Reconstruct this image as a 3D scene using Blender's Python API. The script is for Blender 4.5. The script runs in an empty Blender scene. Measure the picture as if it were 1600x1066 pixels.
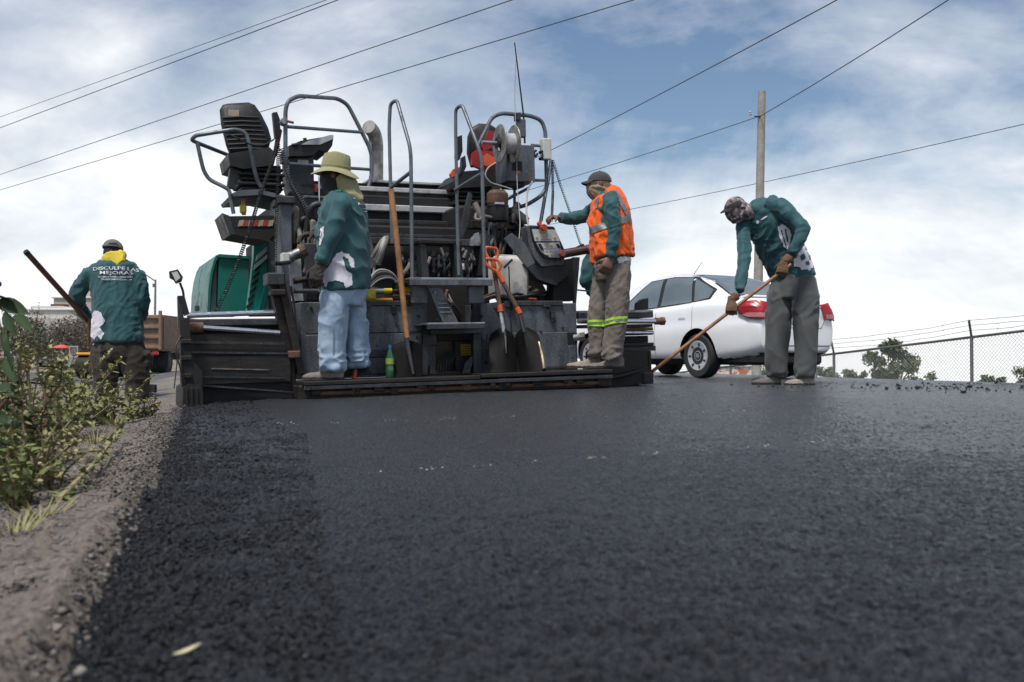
import bpy, bmesh, math, random
import numpy as np
from mathutils import Vector, Matrix, noise
from mathutils.bvhtree import BVHTree

sc = bpy.context.scene
COL = sc.collection
R = math.radians
# ------------------------------------------------------------------ camera
FPX, CX, CY = 1555.0, 800.0, 533.0          # focal length in pixels of the 1600x1066 photograph
HC = 0.293                                   # eye height over the road at the paver
PITCH = math.atan(27.0 / FPX)
cam_data = bpy.data.cameras.new('camera')
cam_data.sensor_width = 36.0
cam_data.lens = 36.0 * FPX / 1600.0
cam_data.clip_start = 0.05
cam_data.clip_end = 9000.0
cam_data.dof.use_dof = True
cam_data.dof.focus_distance = 8.3
cam_data.dof.aperture_fstop = 5.6
cam = bpy.data.objects.new('camera', cam_data)
cam.location = (0, 0, HC)
cam.rotation_euler = (R(90) + PITCH, 0, 0)
COL.objects.link(cam)
sc.camera = cam
# ------------------------------------------------------------------ sky and sun
SUN_EL, SUN_AZ = R(64), R(205)               # azimuth clockwise from +Y (ahead of the camera)
world = bpy.data.worlds.new('World')
sc.world = world
world.use_nodes = True
nt = world.node_tree
nt.nodes.clear()
def wn(t, **k):
    n = nt.nodes.new(t)
    for a, b in k.items(): setattr(n, a, b)
    return n
def wm(op, a, b=None, c=None, clamp=False):
    n = wn('ShaderNodeMath', operation=op, use_clamp=clamp)
    for i, v in enumerate((a, b, c)):
        if v is None: continue
        if isinstance(v, (int, float)): n.inputs[i].default_value = v
        else: nt.links.new(v, n.inputs[i])
    return n.outputs[0]
def wramp(f, stops):
    n = wn('ShaderNodeValToRGB')
    e = n.color_ramp.elements
    while len(e) < len(stops): e.new(0.5)
    for q, (p, c) in zip(e, stops): q.position = p; q.color = (c[0], c[1], c[2], 1)
    nt.links.new(f, n.inputs[0])
    return n.outputs[0]
skyt = wn('ShaderNodeTexSky', sky_type='NISHITA', sun_disc=False)
skyt.sun_elevation = SUN_EL
skyt.sun_rotation = SUN_AZ
skyt.air_density = 1.0; skyt.dust_density = 0.6; skyt.ozone_density = 1.6
geo = wn('ShaderNodeTexCoord')
sep = wn('ShaderNodeSeparateXYZ')
nt.links.new(geo.outputs['Generated'], sep.inputs[0])
zz = wm('ABSOLUTE', sep.outputs[2])
den = wm('ADD', zz, 0.36)
u = wm('DIVIDE', sep.outputs[0], den)
v = wm('DIVIDE', sep.outputs[1], den)
comb = wn('ShaderNodeCombineXYZ')
nt.links.new(u, comb.inputs[0]); nt.links.new(v, comb.inputs[1])
def cloud_noise(scale, rot, stretch, off, detail=8, rough=0.58, dist=0.4):
    mp = wn('ShaderNodeMapping')
    mp.inputs['Location'].default_value = off
    mp.inputs['Rotation'].default_value = (0, 0, R(rot))
    mp.inputs['Scale'].default_value = stretch
    nt.links.new(comb.outputs[0], mp.inputs[0])
    nz = wn('ShaderNodeTexNoise')
    nz.inputs['Scale'].default_value = scale
    nz.inputs['Detail'].default_value = detail
    nz.inputs['Roughness'].default_value = rough
    nz.inputs['Distortion'].default_value = dist
    nt.links.new(mp.outputs[0], nz.inputs['Vector'])
    return nz.outputs['Fac']
n1 = cloud_noise(1.25, 24, (1.0, 1.0, 1), (12.79, .50, 0))
n2 = cloud_noise(3.0, 38, (0.8, 1.2, 1), (5.50, 4.46, 0), rough=0.6, dist=.35)
nsum = wm('ADD', wm('MULTIPLY', n1, 0.70), wm('MULTIPLY', n2, 0.30))
hz = wm('MULTIPLY', wm('SUBTRACT', 0.34, sep.outputs[2]), 0.62)       # more veil towards the horizon
hz = wm('MAXIMUM', hz, 0.0)
cov = wm('ADD', nsum, hz)
cmask = wramp(cov, [(0.45, (0, 0, 0)), (0.565, (0.46, 0.46, 0.46)), (0.68, (0.95, 0.95, 0.95))])
n3 = cloud_noise(2.2, 50, (1, 1, 1), (2.2, 9.1, 0), detail=5)
ccol = wramp(n3, [(0.32, (0.60, 0.65, 0.72)), (0.48, (0.78, 0.81, 0.85)), (0.62, (0.97, 0.975, 0.985))])
hb = wn('ShaderNodeMix', data_type='RGBA')                                   # hazy air lifts the cloud towards the horizon all round
nt.links.new(wm('MULTIPLY', wm('SUBTRACT', 0.26, zz), 3.6, clamp=True), hb.inputs[0]); nt.links.new(ccol, hb.inputs[6]); hb.inputs[7].default_value = (.95, .955, .965, 1)
ccol = hb.outputs[2]
bg1 = wn('ShaderNodeBackground'); bg1.inputs['Strength'].default_value = 0.09
nt.links.new(skyt.outputs[0], bg1.inputs['Color'])
bg2 = wn('ShaderNodeBackground'); bg2.inputs['Strength'].default_value = 1.0
nt.links.new(ccol, bg2.inputs['Color'])
mixs = wn('ShaderNodeMixShader')
nt.links.new(cmask, mixs.inputs[0])
nt.links.new(bg1.outputs[0], mixs.inputs[1]); nt.links.new(bg2.outputs[0], mixs.inputs[2])
wout = wn('ShaderNodeOutputWorld')
nt.links.new(mixs.outputs[0], wout.inputs[0])

sun_d = bpy.data.lights.new('sun', 'SUN')
sun_d.energy = 3.6
sun_d.angle = R(10)
sun_d.color = (1.0, 0.955, 0.89)
sun = bpy.data.objects.new('sun', sun_d)
sd = Vector((math.sin(SUN_AZ) * math.cos(SUN_EL), math.cos(SUN_AZ) * math.cos(SUN_EL), math.sin(SUN_EL)))
sun.rotation_euler = (-sd).to_track_quat('-Z', 'Y').to_euler()
sun.location = sd * 50
COL.objects.link(sun)
vs = sc.view_settings
vs.view_transform = 'Standard'; vs.look = 'None'; vs.exposure = 0.22; vs.gamma = 1.0
sc.cycles.max_bounces = 6
sc.cycles.transparent_max_bounces = 8
sc.render.film_transparent = False

# ------------------------------------------------------------------ pixel helpers
CAMP = Vector((0, 0, HC))
def ray(px, py):
    d = Vector(((px - CX) / FPX, 1.0, -(py - CY) / FPX))
    c, s = math.cos(PITCH), math.sin(PITCH)
    return Vector((d.x, d.y * c - d.z * s, d.y * s + d.z * c))
def W(px, py, Y):                                    # the world point seen at a pixel on the plane at depth Y
    d = ray(px, py)
    return CAMP + d * (Y / d.y)
# ------------------------------------------------------------------ terrain height
NX, NY = 0.955, 0.296                                # unit vector across the road, to the right
PROF = [(-1e5, -0.33), (-3.0, -0.33), (-1.2, -0.25), (-0.5, -0.135), (-0.1, -0.085), (0.0, -0.062), (0.5, -0.044), (2.0, 0.0), (4.0, 0.03),
        (6.0, 0.016), (9.0, 0.0), (9.8, -0.07), (12.8, -1.35), (16, -1.75), (40, -2.9), (120, -6.6), (1000, -52), (1e5, -5300)]
PS = np.array([p[0] for p in PROF]); PZ = np.array([p[1] for p in PROF])
def sroad(x, y): return (x + 0.15) * NX + y * NY
def g(x, y): return float(np.interp(sroad(x, y), PS, PZ))
def gpix(px, py, lift=0.0):                          # the ground point seen at a pixel
    d = ray(px, py); t = 0.5
    while t < 400:
        p = CAMP + d * t
        if p.z <= g(p.x, p.y) + lift: break
        t += 0.01 if t < 20 else 0.1
    return p
# ------------------------------------------------------------------ mesh builder
class MB:
    def __init__(self): self.v = []; self.f = []
    def add(self, vs_, fs_):
        o = len(self.v)
        self.v += [tuple(p) for p in vs_]
        self.f += [tuple(i + o for i in f) for f in fs_]
        return self
    def box(self, c, s, rot=None, ch=0.0):
        a, b, d = s[0] / 2, s[1] / 2, s[2] / 2
        ch = min(ch, a * .8, b * .8, d * .8)
        c = Vector(c); M = rot if rot is not None else Matrix.Identity(3)
        if ch <= 0:
            P = [Vector((x * a, y * b, z * d)) for x in (-1, 1) for y in (-1, 1) for z in (-1, 1)]
            F = [(0, 1, 3, 2), (4, 6, 7, 5), (0, 4, 5, 1), (2, 3, 7, 6), (0, 2, 6, 4), (1, 5, 7, 3)]
            return self.add([c + M @ p for p in P], F)
        P = []; ix = {}
        for x in (-1, 1):
            for y in (-1, 1):
                for z in (-1, 1):
                    ix[x, y, z] = len(P)
                    P += [Vector((x * a, y * (b - ch), z * (d - ch))), Vector((x * (a - ch), y * b, z * (d - ch))), Vector((x * (a - ch), y * (b - ch), z * d))]
        F = []
        for k in range(3):
            for sg in (-1, 1):
                q = []
                for (m, n) in ((-1, -1), (1, -1), (1, 1), (-1, 1)):
                    t = [0, 0, 0]; t[k] = sg; t[(k + 1) % 3] = m; t[(k + 2) % 3] = n
                    q.append(ix[tuple(t)] + k)
                F.append(q)
            i, j = (k + 1) % 3, (k + 2) % 3
            for m in (-1, 1):
                for n in (-1, 1):
                    t0 = [0, 0, 0]; t0[k] = -1; t0[i] = m; t0[j] = n
                    t1 = list(t0); t1[k] = 1
                    F.append((ix[tuple(t0)] + i, ix[tuple(t1)] + i, ix[tuple(t1)] + j, ix[tuple(t0)] + j))
        for t in ix.values(): F.append((t, t + 1, t + 2))
        return self.add([c + M @ p for p in P], F)
    def tube(self, path, r, n=8, fillet=0.0, cap=True):
        P = [Vector(p) for p in path]
        rr = list(r) if isinstance(r, (list, tuple)) else [r] * len(P)
        if fillet > 0 and len(P) > 2:
            Q = [P[0]]; q = [rr[0]]
            for i in range(1, len(P) - 1):
                a, b, c = P[i - 1], P[i], P[i + 1]
                la, lc = (a - b).length, (c - b).length
                k = min(fillet, la * .45, lc * .45)
                s, e = b + (a - b) * (k / la), b + (c - b) * (k / lc)
                for t in (0, .25, .5, .75, 1):
                    Q.append(s * (1 - t) ** 2 + b * 2 * t * (1 - t) + e * t * t); q.append(rr[i])
            Q.append(P[-1]); q.append(rr[-1])
            P, rr = Q, q
        T = []
        for i in range(len(P)):
            t = (P[min(i + 1, len(P) - 1)] - P[max(i - 1, 0)])
            T.append(t.normalized() if t.length > 1e-9 else Vector((0, 0, 1)))
        up = Vector((0, 0, 1)) if abs(T[0].z) < .9 else Vector((1, 0, 0))
        nrm = T[0].cross(up).normalized()
        rings = []
        for i, p in enumerate(P):
            nrm = (nrm - T[i] * nrm.dot(T[i])).normalized()
            bn = T[i].cross(nrm)
            rings.append([p + (nrm * math.cos(2 * math.pi * k / n) + bn * math.sin(2 * math.pi * k / n)) * rr[i] for k in range(n)])
        return self.loft(rings, cap)
    def loft(self, rings, cap=True, closed=True):
        n = len(rings[0]); vs_ = [p for rg in rings for p in rg]; F = []
        m = n if closed else n - 1
        for i in range(len(rings) - 1):
            for k in range(m):
                F.append((i * n + k, i * n + (k + 1) % n, (i + 1) * n + (k + 1) % n, (i + 1) * n + k))
        if cap:
            F.append(tuple(range(n))[::-1]); F.append(tuple((len(rings) - 1) * n + k for k in range(n)))
        return self.add(vs_, F)
    def prism(self, poly, vec):
        vec = Vector(vec); P = [Vector(p) for p in poly]; n = len(P)
        F = [tuple(range(n)), tuple(range(2 * n - 1, n - 1, -1))]
        F += [(k, (k + 1) % n, n + (k + 1) % n, n + k) for k in range(n)]
        return self.add(P + [p + vec for p in P], F)
    def lathe(self, prof, c=(0, 0, 0), axis=(0, 0, 1), n=20, cap=True):
        q = Vector((0, 0, 1)).rotation_difference(Vector(axis).normalized()); c = Vector(c)
        rings = [[c + q @ Vector((r * math.cos(2 * math.pi * k / n), r * math.sin(2 * math.pi * k / n), z)) for k in range(n)] for r, z in prof]
        return self.loft(rings, cap)
    def coil(self, path, rad, wire, pitch, n=5, seg=8):
        P = [Vector(p) for p in path]
        L = sum((P[i + 1] - P[i]).length for i in range(len(P) - 1))
        turns = max(2, int(L / pitch)); N = turns * seg
        pts = []
        cum = [0]
        for i in range(len(P) - 1): cum.append(cum[-1] + (P[i + 1] - P[i]).length)
        j = 0
        for k in range(N + 1):
            d = L * k / N
            while j < len(P) - 2 and cum[j + 1] < d: j += 1
            t = (P[j + 1] - P[j]).normalized()
            c = P[j] + t * (d - cum[j])
            up = Vector((0, 1, 0)) if abs(t.y) < .9 else Vector((1, 0, 0))
            a = t.cross(up).normalized(); b = t.cross(a)
            an = 2 * math.pi * k / seg
            pts.append(c + (a * math.cos(an) + b * math.sin(an)) * rad)
        return self.tube(pts, wire, n)
    def build(self, name, mat, parent=None, angle=35, label=None, fix=True):
        me = bpy.data.meshes.new(name)
        me.from_pydata(self.v, [], self.f)
        if fix:
            bm = bmesh.new(); bm.from_mesh(me)
            bmesh.ops.recalc_face_normals(bm, faces=bm.faces)
            bm.to_mesh(me); bm.free()
        return link(name, me, mat, parent, angle, label)
def link(name, me, mat, parent=None, angle=35, label=None):
    if isinstance(mat, (list, tuple)):
        for m in mat: me.materials.append(m)
    elif mat: me.materials.append(mat)
    if angle:
        me.polygons.foreach_set('use_smooth', [True] * len(me.polygons))
        me.set_sharp_from_angle(angle=R(angle))
    o = bpy.data.objects.new(name, me)
    COL.objects.link(o)
    if parent: o.parent = parent
    if label: o['label'] = label
    return o
def np_mesh(name, V, F):                               # fast mesh from arrays, all faces with the same corner count
    me = bpy.data.meshes.new(name)
    k = F.shape[1]
    me.vertices.add(len(V)); me.vertices.foreach_set('co', V.astype(np.float32).ravel())
    me.loops.add(F.size); me.loops.foreach_set('vertex_index', F.astype(np.int32).ravel())
    me.polygons.add(len(F)); me.polygons.foreach_set('loop_start', np.arange(0, F.size, k, dtype=np.int32))
    me.update(calc_edges=True)
    return me
def thing(name, label, cat, loc=(0, 0, 0), group=None):
    o = bpy.data.objects.new(name, None); COL.objects.link(o)
    o.location = loc; o.empty_display_size = .2
    o['label'] = label; o['category'] = cat
    if group: o['group'] = group
    return o
def tag(o, label, cat, group=None):
    o['label'] = label; o['category'] = cat
    if group: o['group'] = group
    return o
def struct(o): o['kind'] = 'structure'; return o
# ------------------------------------------------------------------ materials
class NT:
    def __init__(self, name):
        self.m = bpy.data.materials.new(name); self.m.use_nodes = True
        self.t = self.m.node_tree; self.b = self.t.nodes['Principled BSDF']
        self.tc = self.t.nodes.new('ShaderNodeTexCoord')
    def n(self, t, **k):
        n = self.t.nodes.new(t)
        for a, b in k.items(): setattr(n, a, b)
        return n
    def l(self, a, b): self.t.links.new(a, b)
    def vec(self, scale=(1, 1, 1), loc=(0, 0, 0), rot=(0, 0, 0)):
        mp = self.n('ShaderNodeMapping')
        mp.inputs['Scale'].default_value = scale; mp.inputs['Location'].default_value = loc; mp.inputs['Rotation'].default_value = rot
        self.l(self.tc.outputs['Object'], mp.inputs[0]); return mp.outputs[0]
    def noise(self, scale, detail=5, rough=.6, vec=None, out='Fac', dist=0):
        n = self.n('ShaderNodeTexNoise'); n.inputs['Scale'].default_value = scale
        n.inputs['Detail'].default_value = detail; n.inputs['Roughness'].default_value = rough; n.inputs['Distortion'].default_value = dist
        self.l(vec if vec is not None else self.tc.outputs['Object'], n.inputs['Vector']); return n.outputs[out]
    def ramp(self, f, stops):
        n = self.n('ShaderNodeValToRGB'); e = n.color_ramp.elements
        while len(e) < len(stops): e.new(.5)
        for q, (p, c) in zip(e, stops):
            q.position = p
            q.color = (c, c, c, 1) if isinstance(c, (int, float)) else (c[0], c[1], c[2], 1)
        self.l(f, n.inputs[0]); return n.outputs[0]
    def math(self, op, a, b=None, c=None, clamp=False):
        n = self.n('ShaderNodeMath', operation=op, use_clamp=clamp)
        for i, v_ in enumerate((a, b, c)):
            if v_ is None: continue
            if isinstance(v_, (int, float)): n.inputs[i].default_value = v_
            else: self.l(v_, n.inputs[i])
        return n.outputs[0]
    def mix(self, f, a, b):
        n = self.n('ShaderNodeMix', data_type='RGBA')
        for i, v_ in ((0, f), (6, a), (7, b)):
            if isinstance(v_, (int, float)): n.inputs[i].default_value = v_
            elif isinstance(v_, (tuple, list)): n.inputs[i].default_value = (*v_[:3], 1)
            else: self.l(v_, n.inputs[i])
        return n.outputs[2]
    def bump(self, h, strength=.3, dist=.01):
        n = self.n('ShaderNodeBump'); n.inputs['Strength'].default_value = strength; n.inputs['Distance'].default_value = dist
        self.l(h, n.inputs['Height']); self.l(n.outputs[0], self.b.inputs['Normal'])
    def col(self, c):
        if isinstance(c, (tuple, list)): self.b.inputs['Base Color'].default_value = (*c[:3], 1)
        else: self.l(c, self.b.inputs['Base Color'])
    def rough(self, r):
        if isinstance(r, (int, float)): self.b.inputs['Roughness'].default_value = r
        else: self.l(r, self.b.inputs['Roughness'])
def mul(c, k): return tuple(x * k for x in c)
MATS = {}
def mat(name, col, rough=.6, metal=0, var=.18, scale=6, bump=0, bscale=60, dirt=None, dscale=5, damt=.5, spec=.5, coat=0, streak=None):
    if name in MATS: return MATS[name]
    N = NT(name)
    base = N.mix(N.ramp(N.noise(scale, 6, .65), [(.3, 0), (.7, 1)]), mul(col, 1 - var), mul(col, 1 + var))
    rr = rough
    if dirt:
        vec_ = N.vec(streak) if streak else None
        f = N.ramp(N.noise(dscale, 8, .7, vec_), [(.62 - damt * .35, 0), (.72 - damt * .12, .85)])
        base = N.mix(f, base, dirt)
        if rough < .6: rr = N.math('ADD', N.math('MULTIPLY', f, .75 - rough), rough)
    N.col(base); N.rough(rr)
    N.b.inputs['Metallic'].default_value = metal
    N.b.inputs['Specular IOR Level'].default_value = spec
    if coat: N.b.inputs['Coat Weight'].default_value = coat; N.b.inputs['Coat Roughness'].default_value = .05
    if bump: N.bump(N.noise(bscale, 6, .7), bump, .01)
    MATS[name] = N.m
    return N.m
# ================================================================== ground, road, fresh asphalt
def vnoise(x, y, seed=0):                                # smooth value noise on arrays
    xi = np.floor(x).astype(np.int64); yi = np.floor(y).astype(np.int64)
    fx = x - xi; fy = y - yi
    fx = fx * fx * (3 - 2 * fx); fy = fy * fy * (3 - 2 * fy)
    def h(a, b):
        n = (a * 374761393 + b * 668265263 + seed * 1442695041) & 0x7fffffff
        n = ((n ^ (n >> 13)) * 1274126177) & 0x7fffffff
        return ((n ^ (n >> 16)) & 0xffff) / 65535.0
    return (h(xi, yi) * (1 - fx) + h(xi + 1, yi) * fx) * (1 - fy) + (h(xi, yi + 1) * (1 - fx) + h(xi + 1, yi + 1) * fx) * fy
def worley(x, y, seed=0):                                # domed pebbles: height 0..1, and an id per pebble
    xi = np.floor(x).astype(np.int64); yi = np.floor(y).astype(np.int64)
    best = np.full(x.shape, 9.0); idv = np.zeros(x.shape)
    for dx in (-1, 0, 1):
        for dy in (-1, 0, 1):
            a, b = xi + dx, yi + dy
            n = (a * 374761393 + b * 668265263 + seed * 982451653) & 0x7fffffff
            n = ((n ^ (n >> 13)) * 1274126177) & 0x7fffffff
            n = n ^ (n >> 16)
            px = a + (n & 0x3ff) / 1023.0; py = b + ((n >> 10) & 0x3ff) / 1023.0
            r = 0.35 + 0.65 * ((n >> 20) & 0xff) / 255.0
            d = np.hypot(x - px, y - py) / (0.45 + .5 * r)
            m = d < best
            best = np.where(m, d, best); idv = np.where(m, r, idv)
    return np.clip(1 - best ** 2, 0, 1), idv
def polar_grid(r0, r1, ratio, a0, a1, da):
    rs = [r0]
    r_a, r_s, r_b = ratio if isinstance(ratio, tuple) else (ratio, 0, ratio)
    while rs[-1] < r1: rs.append(rs[-1] * (r_a if rs[-1] < r_s else r_b))
    rs = np.array(rs); an = np.arange(a0, a1 + da * .5, da)
    rr, aa = np.meshgrid(rs, an, indexing='ij')
    X = rr * np.sin(aa); Y = rr * np.cos(aa)
    nr, na = rr.shape
    i = np.arange(nr * na).reshape(nr, na)
    F = np.stack([i[:-1, :-1], i[:-1, 1:], i[1:, 1:], i[1:, :-1]], -1).reshape(-1, 4)[:, ::-1]
    return X.ravel(), Y.ravel(), F
def gz(x, y): return np.interp((x + .15) * NX + y * NY, PS, PZ)
def along(x, y): return -(x + .15) * NY + y * NX          # coordinate along the road
def edge_wobble(x, y):
    a = along(x, y)
    return .05 * (vnoise(a * 1.3, a * 0 + 3, 5) - .5) + .035 * (vnoise(a * 5.1, a * 0 + 1, 6) - .5) + .03 * (vnoise(a * 19, a * 0, 7) - .5)

# --- the earth: one sheet to the horizon
X, Y, F = polar_grid(0.35, 6000, 1.045, -math.pi, math.pi, R(2.0))
Z = gz(X, Y) - 0.05 + np.where(np.hypot(X, Y) < 14, 0, (vnoise(X / 6, Y / 6, 3) - .5) * .12)
N = NT('earth')
c = N.mix(N.ramp(N.noise(.35, 8, .7), [(.35, 0), (.65, 1)]), (.16, .125, .095), (.25, .21, .165))
c = N.mix(N.ramp(N.noise(.12, 6, .6), [(.5, 0), (.62, 1)]), c, (.11, .12, .06))
N.col(c); N.rough(.95); N.bump(N.noise(9, 8, .7), .5, .05)
struct(link('ground', np_mesh('ground', np.stack([X, Y, Z], 1), F), N.m, angle=60))

# --- gravel shoulder on the left, with its own relief close to the camera
X, Y, F = polar_grid(.55, 26, 1.0085, R(-62), R(3), R(.14))
S = sroad(X, Y); k = S < 0.45
rad = np.hypot(X, Y)
h1, _ = worley(X / .017, Y / .017, 1); h2, _ = worley(X / .045, Y / .045, 2); h3, _ = worley(X / .14, Y / .14, 3)
fade = np.clip(1.35 - rad / 7, 0.15, 1)
Z = gz(X, Y) + .006 + fade * (h1 * .006 + np.where(vnoise(X / .1, Y / .1, 9) > .52, h2 * .014, 0) + np.where(vnoise(X / .4, Y / .4, 11) > .66, h3 * .02, 0)) + (vnoise(X / .5, Y / .5, 4) - .5) * .022
Z -= np.clip((S + .06) * .9, 0, .12)
keep = k[F].all(1)
idx = np.unique(F[keep]); re = np.full(len(X), -1); re[idx] = np.arange(len(idx))
N = NT('gravel_shoulder')
v1 = N.n('ShaderNodeTexVoronoi'); v1.inputs['Scale'].default_value = 70; N.l(N.tc.outputs['Object'], v1.inputs['Vector'])
c = N.mix(N.ramp(N.noise(3.2, 8, .7), [(.35, 0), (.65, 1)]), (.125, .102, .082), (.25, .205, .166))
c = N.mix(N.ramp(N.math('FRACT', N.math('MULTIPLY', v1.outputs['Distance'], 37.0)), [(.3, 0), (.95, .55)]), c, (.22, .20, .18))
c = N.mix(N.ramp(N.noise(55, 4, .7), [(.50, 0), (.60, .9)]), c, (.030, .028, .028))
c = N.mix(N.ramp(N.noise(85, 3, .7, N.vec((1, 1, 1), (4, 2, 7))), [(.56, 0), (.64, .8)]), c, (.30, .275, .25))
N.col(c); N.rough(.93); N.bump(N.noise(120, 6, .75), .9, .012)
struct(link('gravel_shoulder', np_mesh('gravel_shoulder', np.stack([X, Y, Z], 1)[idx], re[F[keep]]), N.m, angle=0))

# --- the old road that bends to the left ahead of the paver
cl = [(2.1, 5.0), (.6, 10.5), (-1.8, 17), (-6.5, 25), (-14, 33), (-28, 41), (-60, 50), (-120, 58)]
P = []
for i in range(len(cl) - 1):
    for q in range(6):
        t = q / 6
        p0 = cl[max(i - 1, 0)]; p1 = cl[i]; p2 = cl[i + 1]; p3 = cl[min(i + 2, len(cl) - 1)]
        P.append([.5 * ((2 * p1[j]) + (-p0[j] + p2[j]) * t + (2 * p0[j] - 5 * p1[j] + 4 * p2[j] - p3[j]) * t * t + (-p0[j] + 3 * p1[j] - 3 * p2[j] + p3[j]) * t ** 3) for j in (0, 1)])
mb = MB(); rings = []
for i, p in enumerate(P):
    a = P[max(i - 1, 0)]; b = P[min(i + 1, len(P) - 1)]
    d = Vector((b[0] - a[0], b[1] - a[1], 0)).normalized(); nn = Vector((d.y, -d.x, 0))
    rg = []
    for q in np.linspace(-4.2, 4.6, 9):
        w = Vector((p[0], p[1], 0)) + nn * float(q)
        rg.append((w.x, w.y, g(w.x, w.y) + .012 - (.02 if i < 3 else 0)))
    rings.append(rg)
mb.loft(rings, cap=False, closed=False)
oldroad = mat('old_asphalt', (.075, .075, .08), .75, var=.3, scale=.7, bump=.4, bscale=40)
o = mb.build('road', oldroad, fix=False, angle=60)
o.data.flip_normals() if o.data.polygons[0].normal.z < 0 else None
struct(o)

# --- fresh asphalt mat: the subject's foreground, real relief near the camera
X, Y, F = polar_grid(.6, 34, (1.0036, 3.2, 1.0072), R(-46), R(64), R(.115))
S = sroad(X, Y) - .05 - edge_wobble(X, Y); A = along(X, Y); rad = np.hypot(X, Y)
# paved so far: not beyond the back of the screed on the paver's own lane; the far lane runs on
PT = R(24)
fwd = -(X + .385) * math.sin(PT) + (Y - 8.0) * math.cos(PT)
keepv = (S > -.05) & (S < 9.45 + .25 * (vnoise(A * .8, A * 0, 21) - .5)) & ((fwd < .5) | (S > 4.3))
coarse = np.clip((.17 + .085 * Y - S + .16 * (vnoise(A * 2.2, S * 2.2, 31) - .5)) / .22, 0, 1)
coarse = np.maximum(coarse, .45 * np.clip((3.0 - rad) / 1.8, 0, 1))
h1, i1 = worley(X / .0075, Y / .0075, 41); h2, i2 = worley(X / .0135, Y / .0135, 42); h3, i3 = worley(X / .024, Y / .024, 43)
patch = vnoise(X / .25, Y / .25, 44)
lod = np.clip(1.5 - rad / 9, .12, 1)
rel = .0040 * h1 + .0036 * h2 * (patch * .7 + .3) + .004 * (vnoise(X / .05, Y / .05, 45) - .5)
relc = .0050 * h1 + .0085 * h2 + np.where(vnoise(X / .06, Y / .06, 46) > .45, .012 * h3, 0) + .012 * (vnoise(X / .13, Y / .13, 47) - .5)
Z = gz(X, Y) + .012 + lod * (rel * (1 - coarse) + relc * coarse)
Z += -.010 * coarse * np.clip((.6 - S) / .4, 0, 1)
edge = np.clip(S / .11, 0, 1)
Z = Z - (1 - edge ** .6) * .030 + (1 - edge) * .018 * h3
# heaps of loose mix by the raker and at the right
for (hx, hy, hr, hh) in ((5.0, 9.4, .7, .025), (3.6, 10.6, 1.2, .008), (1.6, 9.35, .35, .03), (6.0, 9.3, .9, .03)):
    q = np.exp(-(((X - hx) / (hr * 1.3)) ** 2 + ((Y - hy) / hr) ** 2) * 2)
    Z += q * (hh * (.35 + .9 * vnoise(X / .12, Y / .12, 51)) + .015 * h3)
# faint ridges where the screed stopped
for off, am in ((-1.55, .006), (-4.55, .004), (-.55, .006)):
    ln = np.exp(-((fwd - off - .1 * (vnoise(S * 1.1, S * 0, 60) - .5)) / .016) ** 2)
    Z += am * ln * (vnoise(S * 9, S * 0, 61) > .42) * (rad > 2)
keep = keepv[F].all(1)
idx = np.unique(F[keep]); re = np.full(len(X), -1); re[idx] = np.arange(len(idx))
N = NT('fresh_asphalt')
v1 = N.n('ShaderNodeTexVoronoi'); v1.inputs['Scale'].default_value = 125; N.l(N.tc.outputs['Object'], v1.inputs['Vector'])
cr = N.n('ShaderNodeSeparateColor'); N.l(v1.outputs['Color'], cr.inputs[0])
c = N.mix(cr.outputs[0], (.0025, .0027, .0034), (.032, .034, .040))
c = N.mix(N.ramp(N.noise(.9, 7, .65), [(.35, 0), (.7, .3)]), c, (.012, .0125, .014))
c = N.mix(N.ramp(N.noise(330, 2, .5), [(.70, 0), (.76, .6)]), c, (.13, .125, .12))
sp_ = N.n('ShaderNodeSeparateXYZ'); N.l(N.tc.outputs['Object'], sp_.inputs[0])
sr = N.math('ADD', N.math('MULTIPLY', N.math('ADD', sp_.outputs[0], .15), NX), N.math('MULTIPLY', sp_.outputs[1], NY - .085))
sm = N.ramp(N.math('ADD', sr, N.math('MULTIPLY', N.math('SUBTRACT', N.noise(2.2, 5, .6), .5), .5)), [(0.0, 0), (.75, 1)])   # tight screeded surface, right of the loose strip
cs = N.mix(cr.outputs[0], (.006, .0063, .0073), (.062, .065, .074))
cs = N.mix(N.ramp(N.noise(.7, 7, .65), [(.38, 0), (.68, .5)]), cs, (.050, .052, .058))
N.col(N.mix(sm, c, cs))
rr_ = N.ramp(N.noise(60, 5, .7), [(.3, .27), (.7, .50)])
N.rough(N.math('SUBTRACT', rr_, N.math('MULTIPLY', sm, .11)))
bh = N.math('ADD', N.noise(210, 4, .7), N.math('MULTIPLY', v1.outputs['Distance'], -1.3))
N.bump(bh, 1.0, .012)
ASPHALT = N.m
struct(link('asphalt_mat', np_mesh('asphalt_mat', np.stack([X, Y, Z], 1)[idx], re[F[keep]]), N.m, angle=0))

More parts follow.
